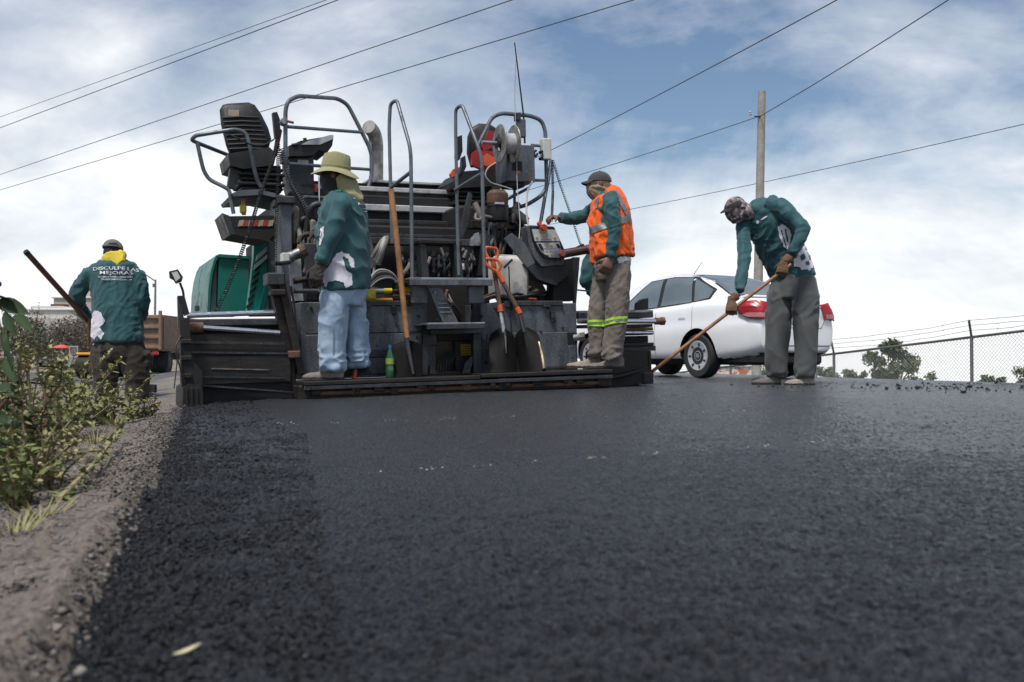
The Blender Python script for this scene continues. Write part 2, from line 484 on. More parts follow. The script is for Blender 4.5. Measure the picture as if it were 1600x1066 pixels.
# --- loose stones: asphalt crumbs and shoulder pebbles (nobody could count them)
ico = bmesh.new(); bmesh.ops.create_icosphere(ico, subdivisions=1, radius=1)
IV = np.array([v_.co[:] for v_ in ico.verts]); IF = np.array([[l.index for l in f.verts] for f in ico.faces]); ico.free()
def stones(name, pts, rads, m, label, cat, seed=1):
    rs = np.random.default_rng(seed); n = len(pts)
    V = IV[None] * (1 + rs.uniform(-.32, .32, (n, len(IV), 1)))
    V = V * rs.uniform(.6, 1.15, (n, 1, 3)) * np.array([1, 1, .75])
    a = rs.uniform(0, 6.28, n); ca, sa = np.cos(a)[:, None], np.sin(a)[:, None]
    V = np.stack([V[..., 0] * ca - V[..., 1] * sa, V[..., 0] * sa + V[..., 1] * ca, V[..., 2]], -1) * rads[:, None, None] + pts[:, None]
    Fc = (IF[None] + (np.arange(n) * len(IV))[:, None, None]).reshape(-1, 3)
    o = link(name, np_mesh(name, V.reshape(-1, 3), Fc), m, angle=0)
    o['kind'] = 'stuff'; o['label'] = label; o['category'] = cat
    return o
rs = np.random.default_rng(7)
def scatter(n, fn, seed):
    q = np.random.default_rng(seed); t = q.uniform(size=(n, 2))
    x, y = fn(t); return x, y, q
# coarse band of the mat: half sunk angular grains, dense close to the camera
def band(n, s0, s1, y0, y1, pw, r0, r1, seed, lift=.012, sink=.35):
    q = np.random.default_rng(seed); t = q.uniform(size=n)
    yy = y0 + (y1 - y0) * t ** pw; ss = q.uniform(s0, s1, n); xx = (ss - yy * NY) / NX - .15
    k = (np.abs(xx / yy) < .78); xx, yy = xx[k], yy[k]
    rad_ = r0 + (r1 - r0) * q.beta(1.2, 3.5, len(xx))
    return np.stack([xx, yy, gz(xx, yy) + lift + rad_ * sink], 1), rad_
pa, ra = band(14000, .03, .58, .85, 4.2, 1.5, .0030, .0085, 2, .016)
k_ = sroad(pa[:, 0], pa[:, 1]) < .20 + .085 * pa[:, 1]; pa, ra = pa[k_], ra[k_]
pb_, rb_ = band(19000, .32, 4.6, .85, 4.6, 1.35, .0022, .0055, 12, .014, .15)
pc_, rc_ = band(2600, -.16, .08, .9, 7.0, 1.6, .0022, .0080, 13, .014, .4)
pd_, rd_ = band(2000, .0, .5, 3.5, 8.0, 1.2, .004, .011, 14, .016)
stones('asphalt_crumbs', np.concatenate([pa, pb_, pc_, pd_]), np.concatenate([ra, rb_, rc_, rd_]), ASPHALT, 'loose black asphalt crumbs along the rough mat edge', 'asphalt crumbs', 2)
# crumbs near the raker and right heap
n = 700
xx = rs.normal(4.9, 1.3, n); yy = rs.normal(9.2, .75, n); rad_ = rs.gamma(2.0, .0032, n) + .003
k2 = (yy > 6) & (xx > 1.2)
xx, yy, rad_ = xx[k2], yy[k2], rad_[k2]
stones('loose_asphalt', np.stack([xx, yy, gz(xx, yy) + .016 + rad_ * .5], 1), rad_, ASPHALT, 'loose black lumps of asphalt strewn right of the raking worker', 'asphalt lumps', 3)
pebble = mat('pebble', (.17, .155, .14), .9, var=.5, scale=25)
pebd = mat('dark_pebble', (.055, .05, .048), .9, var=.4, scale=25)
pa, ra = band(11000, -2.2, .02, .85, 8.0, 1.5, .0022, .0090, 4, .020, .3)
stones('gravel', pa, ra, pebble, 'small grey brown pebbles on the dirt shoulder', 'gravel', 4)
pa, ra = band(6000, -1.6, .03, .85, 7.0, 1.5, .0020, .0075, 5, .019, .3)
stones('dark_gravel', pa, ra, pebd, 'dark grit scattered over the dirt shoulder', 'gravel', 5)
# pale scuffed chips along the lines where the screed stopped
chip = mat('pale_chip', (.30, .28, .26), .85, var=.3, scale=40)
q_ = random.Random(11); P = []; Rr = []
for a, b, n, gaps in (((400, 664), (820, 649), 110, 5), ((545, 742), (1310, 688), 120, 9), ((860, 652), (1200, 640), 40, 5)):
    for i in range(n):
        t = q_.random()
        if math.sin(t * gaps * 6.28 + a[0]) < .15: continue
        p = gpix(a[0] + (b[0] - a[0]) * t, a[1] + (b[1] - a[1]) * t + q_.gauss(0, 1.2), .018)
        P.append((p.x, p.y, p.z)); Rr.append(q_.uniform(.002, .0055))
stones('pale_chips', np.array(P), np.array(Rr), chip, 'pale scuffed stone chips in faint lines across the fresh mat', 'stone chips', 9)
# ================================================================== asphalt paver
steel = mat('grimy_steel', (.060, .066, .076), .5, .35, var=.25, scale=7, dirt=(.022, .020, .019), dscale=4, damt=.62, bump=.25, bscale=90)
panel = mat('grey_blue_panel', (.085, .096, .112), .5, .2, var=.2, scale=5, dirt=(.035, .033, .032), dscale=5, damt=.6, bump=.2, bscale=110)
def grimy(name, col, dust, speck, rough=.5, metal=.15):
    N = NT(name)
    c_ = N.mix(N.ramp(N.noise(4, 6, .65), [(.3, 0), (.7, 1)]), mul(col, .75), mul(col, 1.25))
    c_ = N.mix(N.ramp(N.noise(3.2, 8, .72, N.vec((2.4, 2.4, .5))), [(.44, 0), (.66, .85)]), c_, mul(col, .28))       # oily runs
    c_ = N.mix(N.ramp(N.noise(7, 7, .7, N.vec((1, 1, 1.6), (3, 1, 8))), [(.52, 0), (.70, .55)]), c_, dust)             # dry dust
    c_ = N.mix(N.ramp(N.noise(95, 3, .6), [(.60, 0), (.66, .8)]), c_, speck)                                          # splashes
    c_ = N.mix(N.ramp(N.noise(11, 6, .7, N.vec((1, 1, 1), (9, 4, 2))), [(.64, 0), (.72, .7)]), c_, (.075, .042, .026)) # rust
    N.col(c_); N.rough(N.ramp(N.noise(6, 6, .7), [(.3, rough - .14), (.7, rough + .22)]))
    N.b.inputs['Metallic'].default_value = metal
    N.bump(N.noise(70, 6, .7), .3, .01)
    MATS[name] = N.m; return N.m
panel = grimy('grey_blue_panel_worn', (.092, .104, .121), (.13, .122, .112), (.22, .22, .22))
steel = grimy('grimy_steel_worn', (.038, .042, .049), (.075, .068, .06), (.14, .135, .13), .48, .3)
railm = mat('grey_tube_paint', (.11, .13, .15), .38, .25, var=.15, scale=12, dirt=(.05, .05, .05), dscale=14, damt=.35)
black = mat('black_grime', (.006, .006, .0065), .75, var=.4, scale=9, bump=.3, bscale=70)
rubber = mat('black_rubber', (.008, .008, .009), .55, var=.2, scale=20)
burnt = mat('burnt_steel', (.015, .013, .012), .55, .3, var=.4, scale=6, dirt=(.034, .025, .019), dscale=7, damt=.45, streak=(1, 1, 5), bump=.4, bscale=60)
chrome = mat('chrome_rod', (.62, .64, .67), .22, .95, var=.06, scale=15, dirt=(.20, .19, .18), dscale=20, damt=.2)
wornm = mat('worn_bright_steel', (.30, .31, .33), .42, .6, var=.25, scale=9, dirt=(.07, .065, .06), dscale=8, damt=.5)
lightbar = mat('pale_grey_paint', (.42, .43, .44), .5, .1, var=.12, scale=8, dirt=(.16, .15, .14), dscale=6, damt=.4)
green = mat('teal_green_paint', (.003, .125, .098), .4, .0, var=.12, scale=4, dirt=(.02, .09, .072), dscale=5, damt=.3)
greenb = mat('bright_teal_paint', (.006, .21, .165), .4, var=.1, scale=4)
greenp = mat('pale_dusty_green', (.35, .47, .43), .5, var=.15, scale=6)
rust = mat('rusty_steel', (.13, .070, .042), .8, .1, var=.4, scale=10, dirt=(.04, .03, .025), dscale=12, damt=.5, bump=.4, bscale=80)
tan = mat('dusty_hose', (.16, .14, .12), .7, var=.3, scale=10, dirt=(.05, .045, .04), dscale=9, damt=.5)
greyhose = mat('grey_hose', (.30, .30, .29), .6, var=.2, scale=10)
redm = mat('red_vinyl', (.30, .015, .015), .5, var=.2, scale=6, dirt=(.06, .02, .02), dscale=6, damt=.4)
orange = mat('orange_plastic', (.62, .115, .025), .42, var=.12, scale=10, dirt=(.25, .07, .03), dscale=12, damt=.35)
redcap = mat('maroon_cap', (.22, .050, .045), .4, var=.2, scale=12)
browntube = mat('dark_brown_tube', (.045, .026, .022), .4, .1, var=.25, scale=12)
offwhite = mat('off_white_plastic', (.50, .51, .49), .5, var=.08, scale=6, dirt=(.30, .28, .25), dscale=8, damt=.4)
yellowm = mat('yellow_paint', (.62, .50, .015), .42, var=.12, scale=10, dirt=(.30, .22, .03), dscale=10, damt=.3)
screenm = mat('grey_screen', (.28, .30, .31), .2, var=.05)
faceplate = mat('panel_face', (.42, .45, .47), .4, var=.06, scale=6, dirt=(.28, .28, .27), dscale=10, damt=.3)
clearp = mat('clear_cover', (.34, .37, .40), .12, var=.1, scale=5)
whitep = mat('white_paint', (.72, .72, .71), .45, var=.06, scale=6)

PT = R(24); PTILT = R(1.5)
P0 = Vector((-.385, 8.0, 0.0))
PM = Matrix.Translation(P0) @ Matrix.Rotation(PT, 4, 'Z') @ Matrix.Rotation(-PTILT, 4, 'Y')
PI_ = PM.inverted()
paver = thing('asphalt_paver', 'large dark grey asphalt paver with green hopper and extended screed', 'paver', P0)
paver.rotation_mode = 'QUATERNION'
paver.rotation_quaternion = PM.to_quaternion()
def pv(px, py, y):                                     # pixel -> paver coordinates on the plane local y
    o = PI_ @ CAMP; d = PI_.to_3x3() @ ray(px, py)
    return o + d * ((y - o.y) / d.y)
def rect(x0, y0, x1, y1, y):
    ym, xm = (y0 + y1) / 2, (x0 + x1) / 2
    return pv(x0, ym, y).x, pv(x1, ym, y).x, pv(xm, y1, y).z, pv(xm, y0, y).z
def pbox(mb, x0, y0, x1, y1, y, d, ch=.006):
    a, b, c_, e = rect(x0, y0, x1, y1, y)
    return mb.box(((a + b) / 2, y + d / 2, (c_ + e) / 2), (b - a, d, e - c_), None, ch)
def part(name, m, x0, y0, x1, y1, y, d, ch=.006, parent=None, label=None):
    return pbox(MB(), x0, y0, x1, y1, y, d, ch).build(name, m, parent or paver, label=label)
def poly(name, m, pts, y, d, parent=None, ch=0):
    return MB().prism([pv(a, b, y) for a, b in pts], (0, d, 0)).build(name, m, parent or paver)
def pipe(name, m, pts, r, fillet=.06, n=10, parent=None):
    return MB().tube([pv(*p) for p in pts], r, n, fillet).build(name, m, parent or paver, angle=50)
def disc(name, m, px, py, y, r, d, parent=None, n=14):
    p = pv(px, py, y)
    return MB().lathe([(r * .85, 0), (r, d * .25), (r, d)], p, (0, 1, 0), n).build(name, m, parent or paver)

# ---------- walkway and screed
xl, xm_, xr = pv(475, 597, 0).x, pv(752, 588, 0).x, pv(958, 578, 0).x
wz = .150
for a, b, dz in ((xl, xm_ - .004, 0), (xm_ + .004, xr, .012)):  # two planks with a seam between
    MB().box(((a + b) / 2, .22, wz - .016 + dz), (b - a, .44, .034), None, .006).build('walkway_plank', burnt, paver)
MB().box(((xl + xr) / 2, .012, wz - .05), (xr - xl, .02, .03), None, .004).build('walkway_lip', steel, paver)
scr = MB().box(((xl + xr) / 2, .50, .064), (xr - xl + .05, .86, .115), None, .01).build('screed_plate', burnt, paver)
for i in range(9):
    x = xl + .1 + (xr - xl - .2) * i / 8
    MB().box((x, .055, .075), (.07, .05, .07 + .02 * (i % 3)), None, .008).build('screed_bracket', rust if i % 3 == 1 else burnt, scr)
MB().tube([(xl + .1, .05, .055), (xr - .1, .05, .05)], .018, 8).build('screed_burner_pipe', rust, scr)

# tool box, left of the steps
lb = part('tool_box', panel, 470, 472, 668, 590, .44, .62)
part('box_lid', steel, 560, 470, 643, 478, .42, .5, parent=lb)
part('lower_panel', panel, 478, 522, 636, 586, .428, .02, parent=lb)
part('lid_seam', black, 478, 519.5, 660, 521, .434, .012, 0, parent=lb)
part('kick_plate', steel, 500, 548, 612, 560, .42, .02, parent=lb)
for x, y in ((655, 494), (622, 508), (615, 478), (654, 527)):
    disc('bolt', steel, x, y, .42, .014, .025, lb)
part('latch', black, 613, 478, 620, 492, .405, .03, parent=lb)
poly('side_rib', steel, [(662, 508), (670, 508), (668, 586), (660, 586)], .40, .06, lb)
# tool box, right of the steps
rb = part('tool_box', panel, 752, 474, 902, 584, .44, .62)
part('box_lid', steel, 790, 470, 880, 478, .42, .5, parent=rb)
part('door_panel', panel, 762, 520, 888, 576, .426, .02, parent=rb)
part('door_strip', steel, 848, 572, 882, 576, .416, .02, .002, parent=rb)
part('side_panel', panel, 889, 540, 901, 584, .424, .02, parent=rb)
part('cable_port', black, 888, 520, 902, 537, .424, .02, 0, parent=rb)
for x, y in ((754.5, 494), (754.5, 531), (760, 566), (846, 518)):
    disc('bolt', steel, x, y, .418, .014, .025, rb)
la = part('latch', steel, 862, 486, 868, 504, .412, .03, parent=rb)
disc('latch_ring', black, 865, 497, .40, .012, .02, rb)
MB().tube([pv(897, 528, .40), pv(912, 526, .34)], [.03, .034], 12).build('coupling', wornm, rb)
MB().tube([pv(906, 527, .36), pv(914, 526, .335)], [.040, .040], 8).build('coupling_nut', tan, rb)
# centre: frame, dark opening, steps
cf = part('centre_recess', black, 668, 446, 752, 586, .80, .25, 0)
part('recess_floor', burnt, 668, 580, 752, 588, .45, .4, 0, parent=cf)
part('frame_post', steel, 740, 515, 753, 586, .38, .07, parent=cf)
part('frame_post', steel, 667, 520, 681, 586, .44, .07, parent=cf)
part('gusset', steel, 668, 516, 683, 540, .41, .04, parent=cf)
part('cross_beam', burnt, 683, 521, 742, 533, .58, .06, parent=cf)
part('inner_plate', steel, 712, 532, 741, 586, .62, .05, parent=cf)
part('yellow_label', mat('yellow_sticker', (.33, .24, .02), .6, var=.25, scale=30), 720, 538, 736, 555, .60, .004, 0, parent=cf)
for k in range(4):
    part('label_line', black, 721, 541 + k * 3.6, 735, 542 + k * 3.6, .597, .003, 0, parent=cf)
poly('foot_gusset', steel, [(722, 585), (733, 585), (741, 560), (738, 556), (727, 567)], .40, .03, cf)
poly('foot_gusset', steel, [(672, 585), (684, 585), (680, 576), (673, 572)], .40, .03, cf)
rnd = random.Random(3)
for k in range(6):
    a = 684 + k * 4
    pipe('hose', mat('dark_hose', (.03, .03, .032), .5, var=.3), [(a, 585, .55 + .02 * k), (a + 3, 560, .60), (a + 14, 548 + k, .64), (a + 26, 552 + 2 * k, .68)], .008, .05, 6, cf)
for k in range(7):
    x, y = 675 + rnd.uniform(0, 14), 492 + rnd.uniform(0, 12)
    MB().tube([pv(x, y, .45), pv(x + rnd.uniform(3, 8), y + rnd.uniform(-5, 3), .42)], .012, 7).build('fitting', tan, cf)
st1 = part('step', wornm, 669, 504, 758, 507, .10, .34, .003)
part('step_lip', steel, 668, 506, 759, 514, .095, .03, .003, parent=st1)
part('step_back', steel, 674, 514, 754, 522, .30, .04, parent=st1)
st2 = part('step', wornm, 641, 434, 770, 437, .16, .42, .003)
part('step_lip', panel, 641, 436.5, 770, 446, .155, .03, .003, parent=st2)
for x0, x1 in ((645, 668), (733, 757)):
    part('step_support', panel, x0, 446, x1, 474, .26, .06, parent=st2)
rp = poly('ramp_plate', panel, [(669, 450), (689, 450), (717, 505), (693, 505)], .22, .025)
for k in range(5):
    y = 460 + k * 7; x = 674.5 + k * 3.5
    MB().tube([pv(x, y, .215), pv(x + 17, y, .215)], .004, 5).build('tread_rib', wornm, rp)
disc('bolt', tan, 680, 457, .205, .014, .02, rp)

# ---------- handrail loops by the steps
for (nx, nyb, fx, fyb, top, mid, knee, cb) in (
    (644, 438, 611, 320, (618, 157), (642, 244), (641, 231), ((611, 293), (643, 268))),
    (757, 438, 715, 370, (720, 165), (753, 249), (749, 236), ((711, 297), (751, 272)))):
    yn, yf = .30, .62
    hr = pipe('handrail', railm, [(nx, nyb, yn), (mid[0], mid[1], yn), (knee[0] - 1, knee[1] - 4, yn + .02), (top[0] + 2, top[1] - 1, yf - .08), (top[0] - 8, top[1] + 5, yf), (fx - 3, top[1] + 40, yf), (fx, fyb, yf), (fx + 2, fyb + 60, yf)], .0155, .07)
    pipe('crossbar', railm, [(cb[0][0], cb[0][1], yf), (cb[1][0], cb[1][1], yn)], .016, 0, 8, hr)

# ---------- machine body behind the walkway
fr = part('tractor_frame', black, 447, 352, 765, 480, 1.55, 2.2, .02)
part('frame_beam', steel, 560, 372, 752, 383, 1.05, .10, parent=fr)
poly('beam_end', wornm, [(735, 378), (748, 363), (752, 376), (750, 384), (735, 384)], 1.02, .1, fr)
for x0, x1 in ((656, 667), (709, 720)):
    poly('upright_plate', steel, [(x0, 377), (x0 + 8, 377), (x1 + 4, 434), (x0 + 4, 434)], .80, .12, fr)
part('cross_member', burnt, 655, 375, 722, 381, .78, .2, parent=fr)
# hydraulic valves
for k in range(13):
    x = 622 + k * 9.0 + rnd.uniform(-2, 2)
    if 668 < x < 676: continue
    p, q = pv(x, 432, 1.15), pv(x, 400 + rnd.uniform(-6, 8), 1.15)
    v_ = MB().tube([p, q], .013, 8)
    for t in (.2, .5, .8): v_.tube([p.lerp(q, t), p.lerp(q, t + .1)], .021, 6)
    v_.build('valve', wornm if k % 3 else tan, fr)
for k in range(16):
    x = 575 + rnd.uniform(0, 170); y = 385 + rnd.uniform(0, 25)
    d = rnd.uniform(-30, 30)
    pipe('hose', [rubber, tan, black][k % 3], [(x, y, 1.3), (x + d * .3, y + 18, 1.0 + rnd.uniform(0, .2)), (x + d, y + 36, 1.05), (x + d * 1.2, y + 60, 1.25)], rnd.uniform(.010, .02), .12, 7, fr)
# hood: light and dark horizontal bars (back of the bunker)
hd = part('hood', black, 452, 304, 720, 356, 2.0, 1.9, .02)
part('hood_edge', lightbar, 575, 283.5, 712, 287.5, 2.25, .5, .004, parent=hd)
part('hood_gap', black, 470, 287.5, 712, 293, 2.3, .4, .0, parent=hd)
part('hood_rail', lightbar, 470, 292, 716, 299, 2.0, .12, .006, parent=hd)
part('hood_plate', steel, 470, 300, 714, 321, 2.04, .05, .0, parent=hd)
part('hood_rail', lightbar, 560, 321, 714, 331, 1.92, .14, .008, parent=hd)
part('hood_plate', black, 470, 332, 716, 345, 1.98, .05, .0, parent=hd)
part('hood_rail', steel, 560, 344, 716, 350, 1.80, .10, .004, parent=hd)
gr_ = MB()
for k in range(46): gr_.box(tuple(pv(575 + k * 3, 358, 1.7)), (.010, .05, .10), None, 0)
gr_.build('conveyor_grating', burnt, hd)
part('grating_back', black, 560, 350, 716, 368, 1.78, .1, 0, parent=hd)
part('frame_beam', steel, 560, 366, 720, 371, 1.40, .10, .004, parent=fr)
# grey columns, cylinders and pipes at the left
ca_ = part('tow_column', panel, 440, 318, 458, 520, 1.25, .30, .01)
part('column_cap', steel, 436, 306, 462, 318, 1.20, .36, .01, parent=ca_)
part('tow_column', steel, 476, 380, 496, 470, 1.15, .12, .01)
poly('guard_plate', lightbar, [(452, 412), (470, 404), (474, 470), (456, 470)], 1.0, .02)
poly('guard_plate', panel, [(572, 362), (578, 366), (590, 412), (580, 420), (566, 414)], .95, .02)
bm_ = poly('tow_arm', burnt, [(420, 434), (428, 430), (464, 574), (452, 580)], .30, .10)
poly('tow_arm', burnt, [(433, 432), (443, 430), (478, 582), (466, 584)], .26, .10)
part('arm_block', steel, 418, 426, 446, 446, .24, .20, .01, parent=bm_)
part('arm_clamp', rust, 452, 548, 470, 560, .22, .14, .01, parent=bm_)
part('arm_clamp', burnt, 424, 452, 448, 462, .22, .14, .01, parent=bm_)
MB().tube([pv(452, 402, .95), pv(474, 392, .92)], [.045, .04], 12).build('cylinder', wornm, paver)
MB().tube([pv(470, 394, .92), pv(478, 390, .91)], [.055, .055], 10).build('cylinder_end', rust, paver)
part('junction_box', offwhite, 441, 395, 453, 410, .90, .10, .006)
pipe('linkage_bar', steel, [(427, 411, .35), (438, 412, .5), (452, 410, .9)], .018, .03, 8)
for k, (a, b) in enumerate((((453, 330), (462, 350)), ((485, 322), (505, 340)), ((470, 345), (478, 375)), ((492, 350), (488, 378)))):
    pipe('elbow_pipe', [tan, steel, rubber, tan][k], [(a[0], a[1] + 20, 1.35), (a[0], a[1], 1.3), (b[0], a[1] - 5, 1.3), (b[0], b[1], 1.3), (b[0] - 4, b[1] + 30, 1.35)], .034 - .004 * k, .08, 10)
for k in range(14):
    x = 455 + rnd.uniform(0, 60); y = 330 + rnd.uniform(0, 70)
    pipe('hose', [rubber, tan, steel][k % 3], [(x, y, 1.35), (x + rnd.uniform(-14, 14), y + 22, 1.2), (x + rnd.uniform(-10, 10), y + 50, 1.15), (x + rnd.uniform(-20, 10), y + 90, 1.3)], rnd.uniform(.010, .022), .12, 7, fr)
for k in range(5):
    x = 484 + k * 5
    pipe('hose', black, [(430 + k * 6, 448, .75), (442 + k * 5, 485, .62), (450 + k * 3, 520, .58), (460, 560 - k * 6, .6)], .011, .12, 6, fr)
for k, m in enumerate((tan, greyhose, greyhose, tan)):
    pipe('hose', m, [(583 + 3 * k, 402 + 4 * k, .9), (590 + 3 * k, 388, .85), (599 + 2 * k, 374 - k, .95), (604, 372 + k, 1.3)], .022, .05, 9, fr)
for k in range(5):
    pipe('hose', [greyhose, tan, rubber, tan, greyhose][k], [(566, 462 - k * 3, .66), (590, 436 - 4 * k, .7), (612, 432 - 2 * k, .75), (632, 452 + k, .8), (645, 470, .85)], .010, .15, 7, lb)
# hoses on the right deck
for k in range(8):
    x = 770 + rnd.uniform(0, 40)
    pipe('hose', [tan, rubber, steel, rust][k % 4], [(x - 20, 468, .66), (x, 460 + rnd.uniform(-4, 5), .6), (x + 30, 466 + rnd.uniform(-8, 3), .62), (x + 60, 455 + rnd.uniform(-8, 8), .85), (x + 66, 440, 1.1)], rnd.uniform(.009, .016), .12, 7, rb)
pipe('red_hose', redm, [(826, 467, .60), (838, 468, .58)], .012, 0, 7, parent=rb)

# ---------- left screed extension
ex = part('screed_extension', burnt, 292, 520, 462, 604, .30, .55, .01)
part('extension_face', burnt, 300, 555, 455, 600, .27, .05, .008, parent=ex)
part('extension_top', steel, 293, 498, 446, 509, .34, .46, .008, parent=ex)
part('extension_slot', black, 294, 509, 446, 525, .46, .3, 0, parent=ex)
poly('wear_strip', steel, [(316, 601), (460, 612), (460, 614), (316, 604)], .25, .03, ex)
part('strike_off', black, 300, 600, 474, 634, .30, .4, .006, parent=ex)
for x0, y0, x1, y1, m in ((296, 533, 445, 537, steel), (300, 549, 452, 552, steel), (330, 575, 420, 577, tan), (310, 588, 446, 590, steel)):
    poly('seam_strip', m, [(x0, y0), (x1, y0 + 2), (x1, y1 + 2), (x0, y1)], .262, .02, ex)
pipe('slide_rod', chrome, [(292, 493, .36), (430, 488, .36)], .022, 0, 14, ex)
pipe('slide_rod', chrome, [(316, 512, .30), (437, 520, .30)], .020, 0, 14, ex)
pipe('rod_end', rust, [(294, 512, .30), (317, 512, .30)], .040, 0, 12, ex)
part('rod_bracket', steel, 305, 477, 312, 486, .36, .06, parent=ex)
ep = poly('end_plate', black, [(281, 500), (296, 496), (298, 560), (316, 580), (316, 630), (286, 640), (284, 590)], .10, .05)
part('end_post', steel, 278, 462, 287, 512, .16, .05, parent=ep)
poly('post_brace', rubber, [(281, 463), (288, 461), (296, 490), (289, 494)], .12, .05, ep)
poly('end_shoe', burnt, [(286, 606), (296, 600), (312, 602), (317, 612), (317, 634), (310, 640), (290, 641), (285, 634)], .04, .5, ep)
for x_ in (291, 299, 307): part('shoe_rib', black, x_, 606, x_ + 3, 636, .025, .02, .004, parent=ep)
for y in (530, 556, 584): part('plate_rib', burnt, 283, y, 300, y + 7, .08, .03, .004, parent=ep)
pipe('sensor_cable', rubber, [(289, 600, .08), (277, 560, .05), (274, 540, .05), (283, 525, .1)], .006, .1, 6, ep)
pipe('gauge_rod', steel, [(272, 607, .05), (279, 545, .08)], .005, 0, 6, ep)
pipe('sensor_stalk', rubber, [(287, 464, .14), (286, 455, .14), (281, 442, .14)], .009, .05, 7, ep)
sb = poly('sensor_head', rubber, [(265, 424), (278, 421), (286, 433), (284, 440), (276, 443), (272, 437), (266, 434)], .11, .06, ep)
poly('sensor_face', offwhite, [(268, 426), (277, 424), (282, 434), (275, 440)], .10, .008, ep)
# ---------- right screed extension
rx = part('screed_extension', burnt, 955, 548, 1018, 592, .42, .5, .01)
for x0, y0, x1, y1, m, y, d in ((905, 485, 1021, 489, wornm, .46, .3), (905, 489, 1021, 497, steel, .46, .3), (905, 507, 1020, 512, steel, .5, .2), (950, 512, 1021, 517, rust, .46, .2),
        (950, 522, 1021, 524, burnt, .46, .25), (960, 525, 1013, 536, black, .5, .2), (955, 536, 1022, 541, burnt, .42, .3), (955, 541, 1025, 549, steel, .44, .3), (1015, 549, 1018, 580, black, .40, .2)):
    part('extension_plate', m, x0, y0, x1, y1, y, d, .004, parent=rx)
pipe('slide_rod', chrome, [(903, 502, .40), (1026, 502, .40)], .024, 0, 14, rx)
pipe('slide_rod', chrome, [(955, 520, .43), (1020, 520, .43)], .018, 0, 14, rx)
pipe('rod_end', rust, [(1024, 502, .40), (1034, 502, .40)], .034, 0, 10, rx)
pipe('rod_nut', rust, [(1033, 502, .40), (1037, 502, .40)], .042, 0, 6, rx)
poly('end_lug', black, [(995, 484), (996, 474), (1003, 468), (1013, 466), (1013, 484)], .50, .05, rx)
poly('skid_blade', black, [(912, 600), (960, 592), (1012, 576), (1018, 582), (1018, 597), (960, 606), (912, 606)], .38, .4, rx)
part('end_shoe', black, 1006, 582, 1022, 600, .36, .6, .01, parent=rx)
pipe('skid_rod', burnt, [(905, 598, .2), (970, 588, .32), (1016, 574, .44)], .018, .1, 8, rx)

# ---------- hopper and side at the front left
hp = MB()
pts = [(324, 486), (326, 440), (331, 412), (336, 401), (341, 399)]
hp.prism([pv(a, b, 3.6) for a, b in [(340, 487), (342, 401), (398, 404), (398, 487)]], (0, 1.6, 0))
hop = hp.build('hopper_wing', green, paver)
poly('wing_rim', green, [(339, 400), (342, 397), (400, 401), (400, 405), (342, 402)], 3.56, .10, hop)
a = [pv(x, y, 3.58) for x, y in [(324, 487), (325.5, 450), (329, 425), (334, 407), (339, 398)]]
b = [pv(x, y, 3.58) for x, y in [(328, 487), (329.5, 450), (333, 426), (337, 410), (342, 402)]]
wr = MB()
for i in range(len(a) - 1): wr.prism([a[i], b[i], b[i + 1], a[i + 1]], (0, 1.6, 0))
wr.build('wing_edge', green, hop)
poly('wing_inner', greenp, [(329, 487), (331, 448), (337, 412), (341, 403), (341, 487)], 3.75, .05, hop)
sp = poly('side_panel', greenb, [(397, 375), (434, 372), (430, 405), (408, 487), (386, 487), (393, 430), (396, 404)], 2.5, .10)
poly('side_stripe', greenp, [(402, 398), (430, 374), (432, 380), (400, 408)], 2.46, .03, sp)
poly('side_stripe', greenp, [(398, 414), (428, 388), (428, 394), (397, 422)], 2.46, .03, sp)
for k in range(6):
    t = k / 5
    x, y = 402 - 13 * t, 420 + 58 * t
    poly('louvre_slot', black, [(x - 4, y), (x + 6, y - 8), (x + 6, y - 3), (x - 4, y + 5)], 2.49, .02, sp)
poly('edge_beam', greenb, [(428, 396), (433, 396), (412, 487), (404, 487)], 2.40, .1, sp)
poly('inner_glass', greenp, [(418, 440), (427, 425), (428, 487), (412, 487)], 2.45, .02, sp)

# ---------- operator seat on the left with its guard rail
seat = thing_seat = None
def seat_at(ox, oy, mback, y, mirror=1):
    pass
sy = 1.75
stb = MB()
back = [(343, 172), (348, 164), (356, 162), (388, 160), (398, 164), (408, 178), (419, 200), (424, 217), (420, 231), (396, 238), (358, 241), (353, 228), (345, 195)]
n_ = len(back); cx_ = sum(p[0] for p in back) / n_; cy_ = sum(p[1] for p in back) / n_
rg = []
for k, s in ((0, .90), (.02, .97), (.05, 1.0), (.09, 1.0), (.13, .93), (.15, .82)):
    rg.append([pv(cx_ + (x - cx_) * s, cy_ + (y - cy_) * s, sy + k) for x, y in back])
seat = stb.loft(rg).build('operator_seat', mat('black_vinyl', (.011, .011, .012), .5, var=.25, scale=9, dirt=(.035, .033, .030), dscale=8, damt=.35), paver, angle=60)
vinyl = MATS['black_vinyl']
for k in range(8):
    y = 184 + k * 7
    x0 = 348 + k * 1.4; x1 = 404 + k * 2.6 - max(0, k - 5) * 3
    MB().tube([pv(x0, y, sy - .004), pv((x0 + x1) / 2, y - 1.5, sy - .012), pv(x1, y, sy - .002)], .010, 7).build('back_rib', vinyl, seat)
part('back_plate', mat('tan_label', (.28, .24, .20), .6), 357, 172, 374, 182, sy - .012, .012, .002, parent=seat)
poly('seat_cushion', vinyl, [(356, 240), (421, 230), (432, 240), (428, 258), (380, 264), (360, 258)], sy - .02, .55, seat)
for k in range(5):
    e = 3 * (k % 2)
    part('bellows_fold', rubber, 377 - e, 262 + k * 7.6, 443 + e, 267 + k * 7.6, sy + .02 - .02 * (k % 2), .42, .01, parent=seat)
part('bellows_core', black, 381, 258, 439, 300, sy + .06, .34, 0, parent=seat)
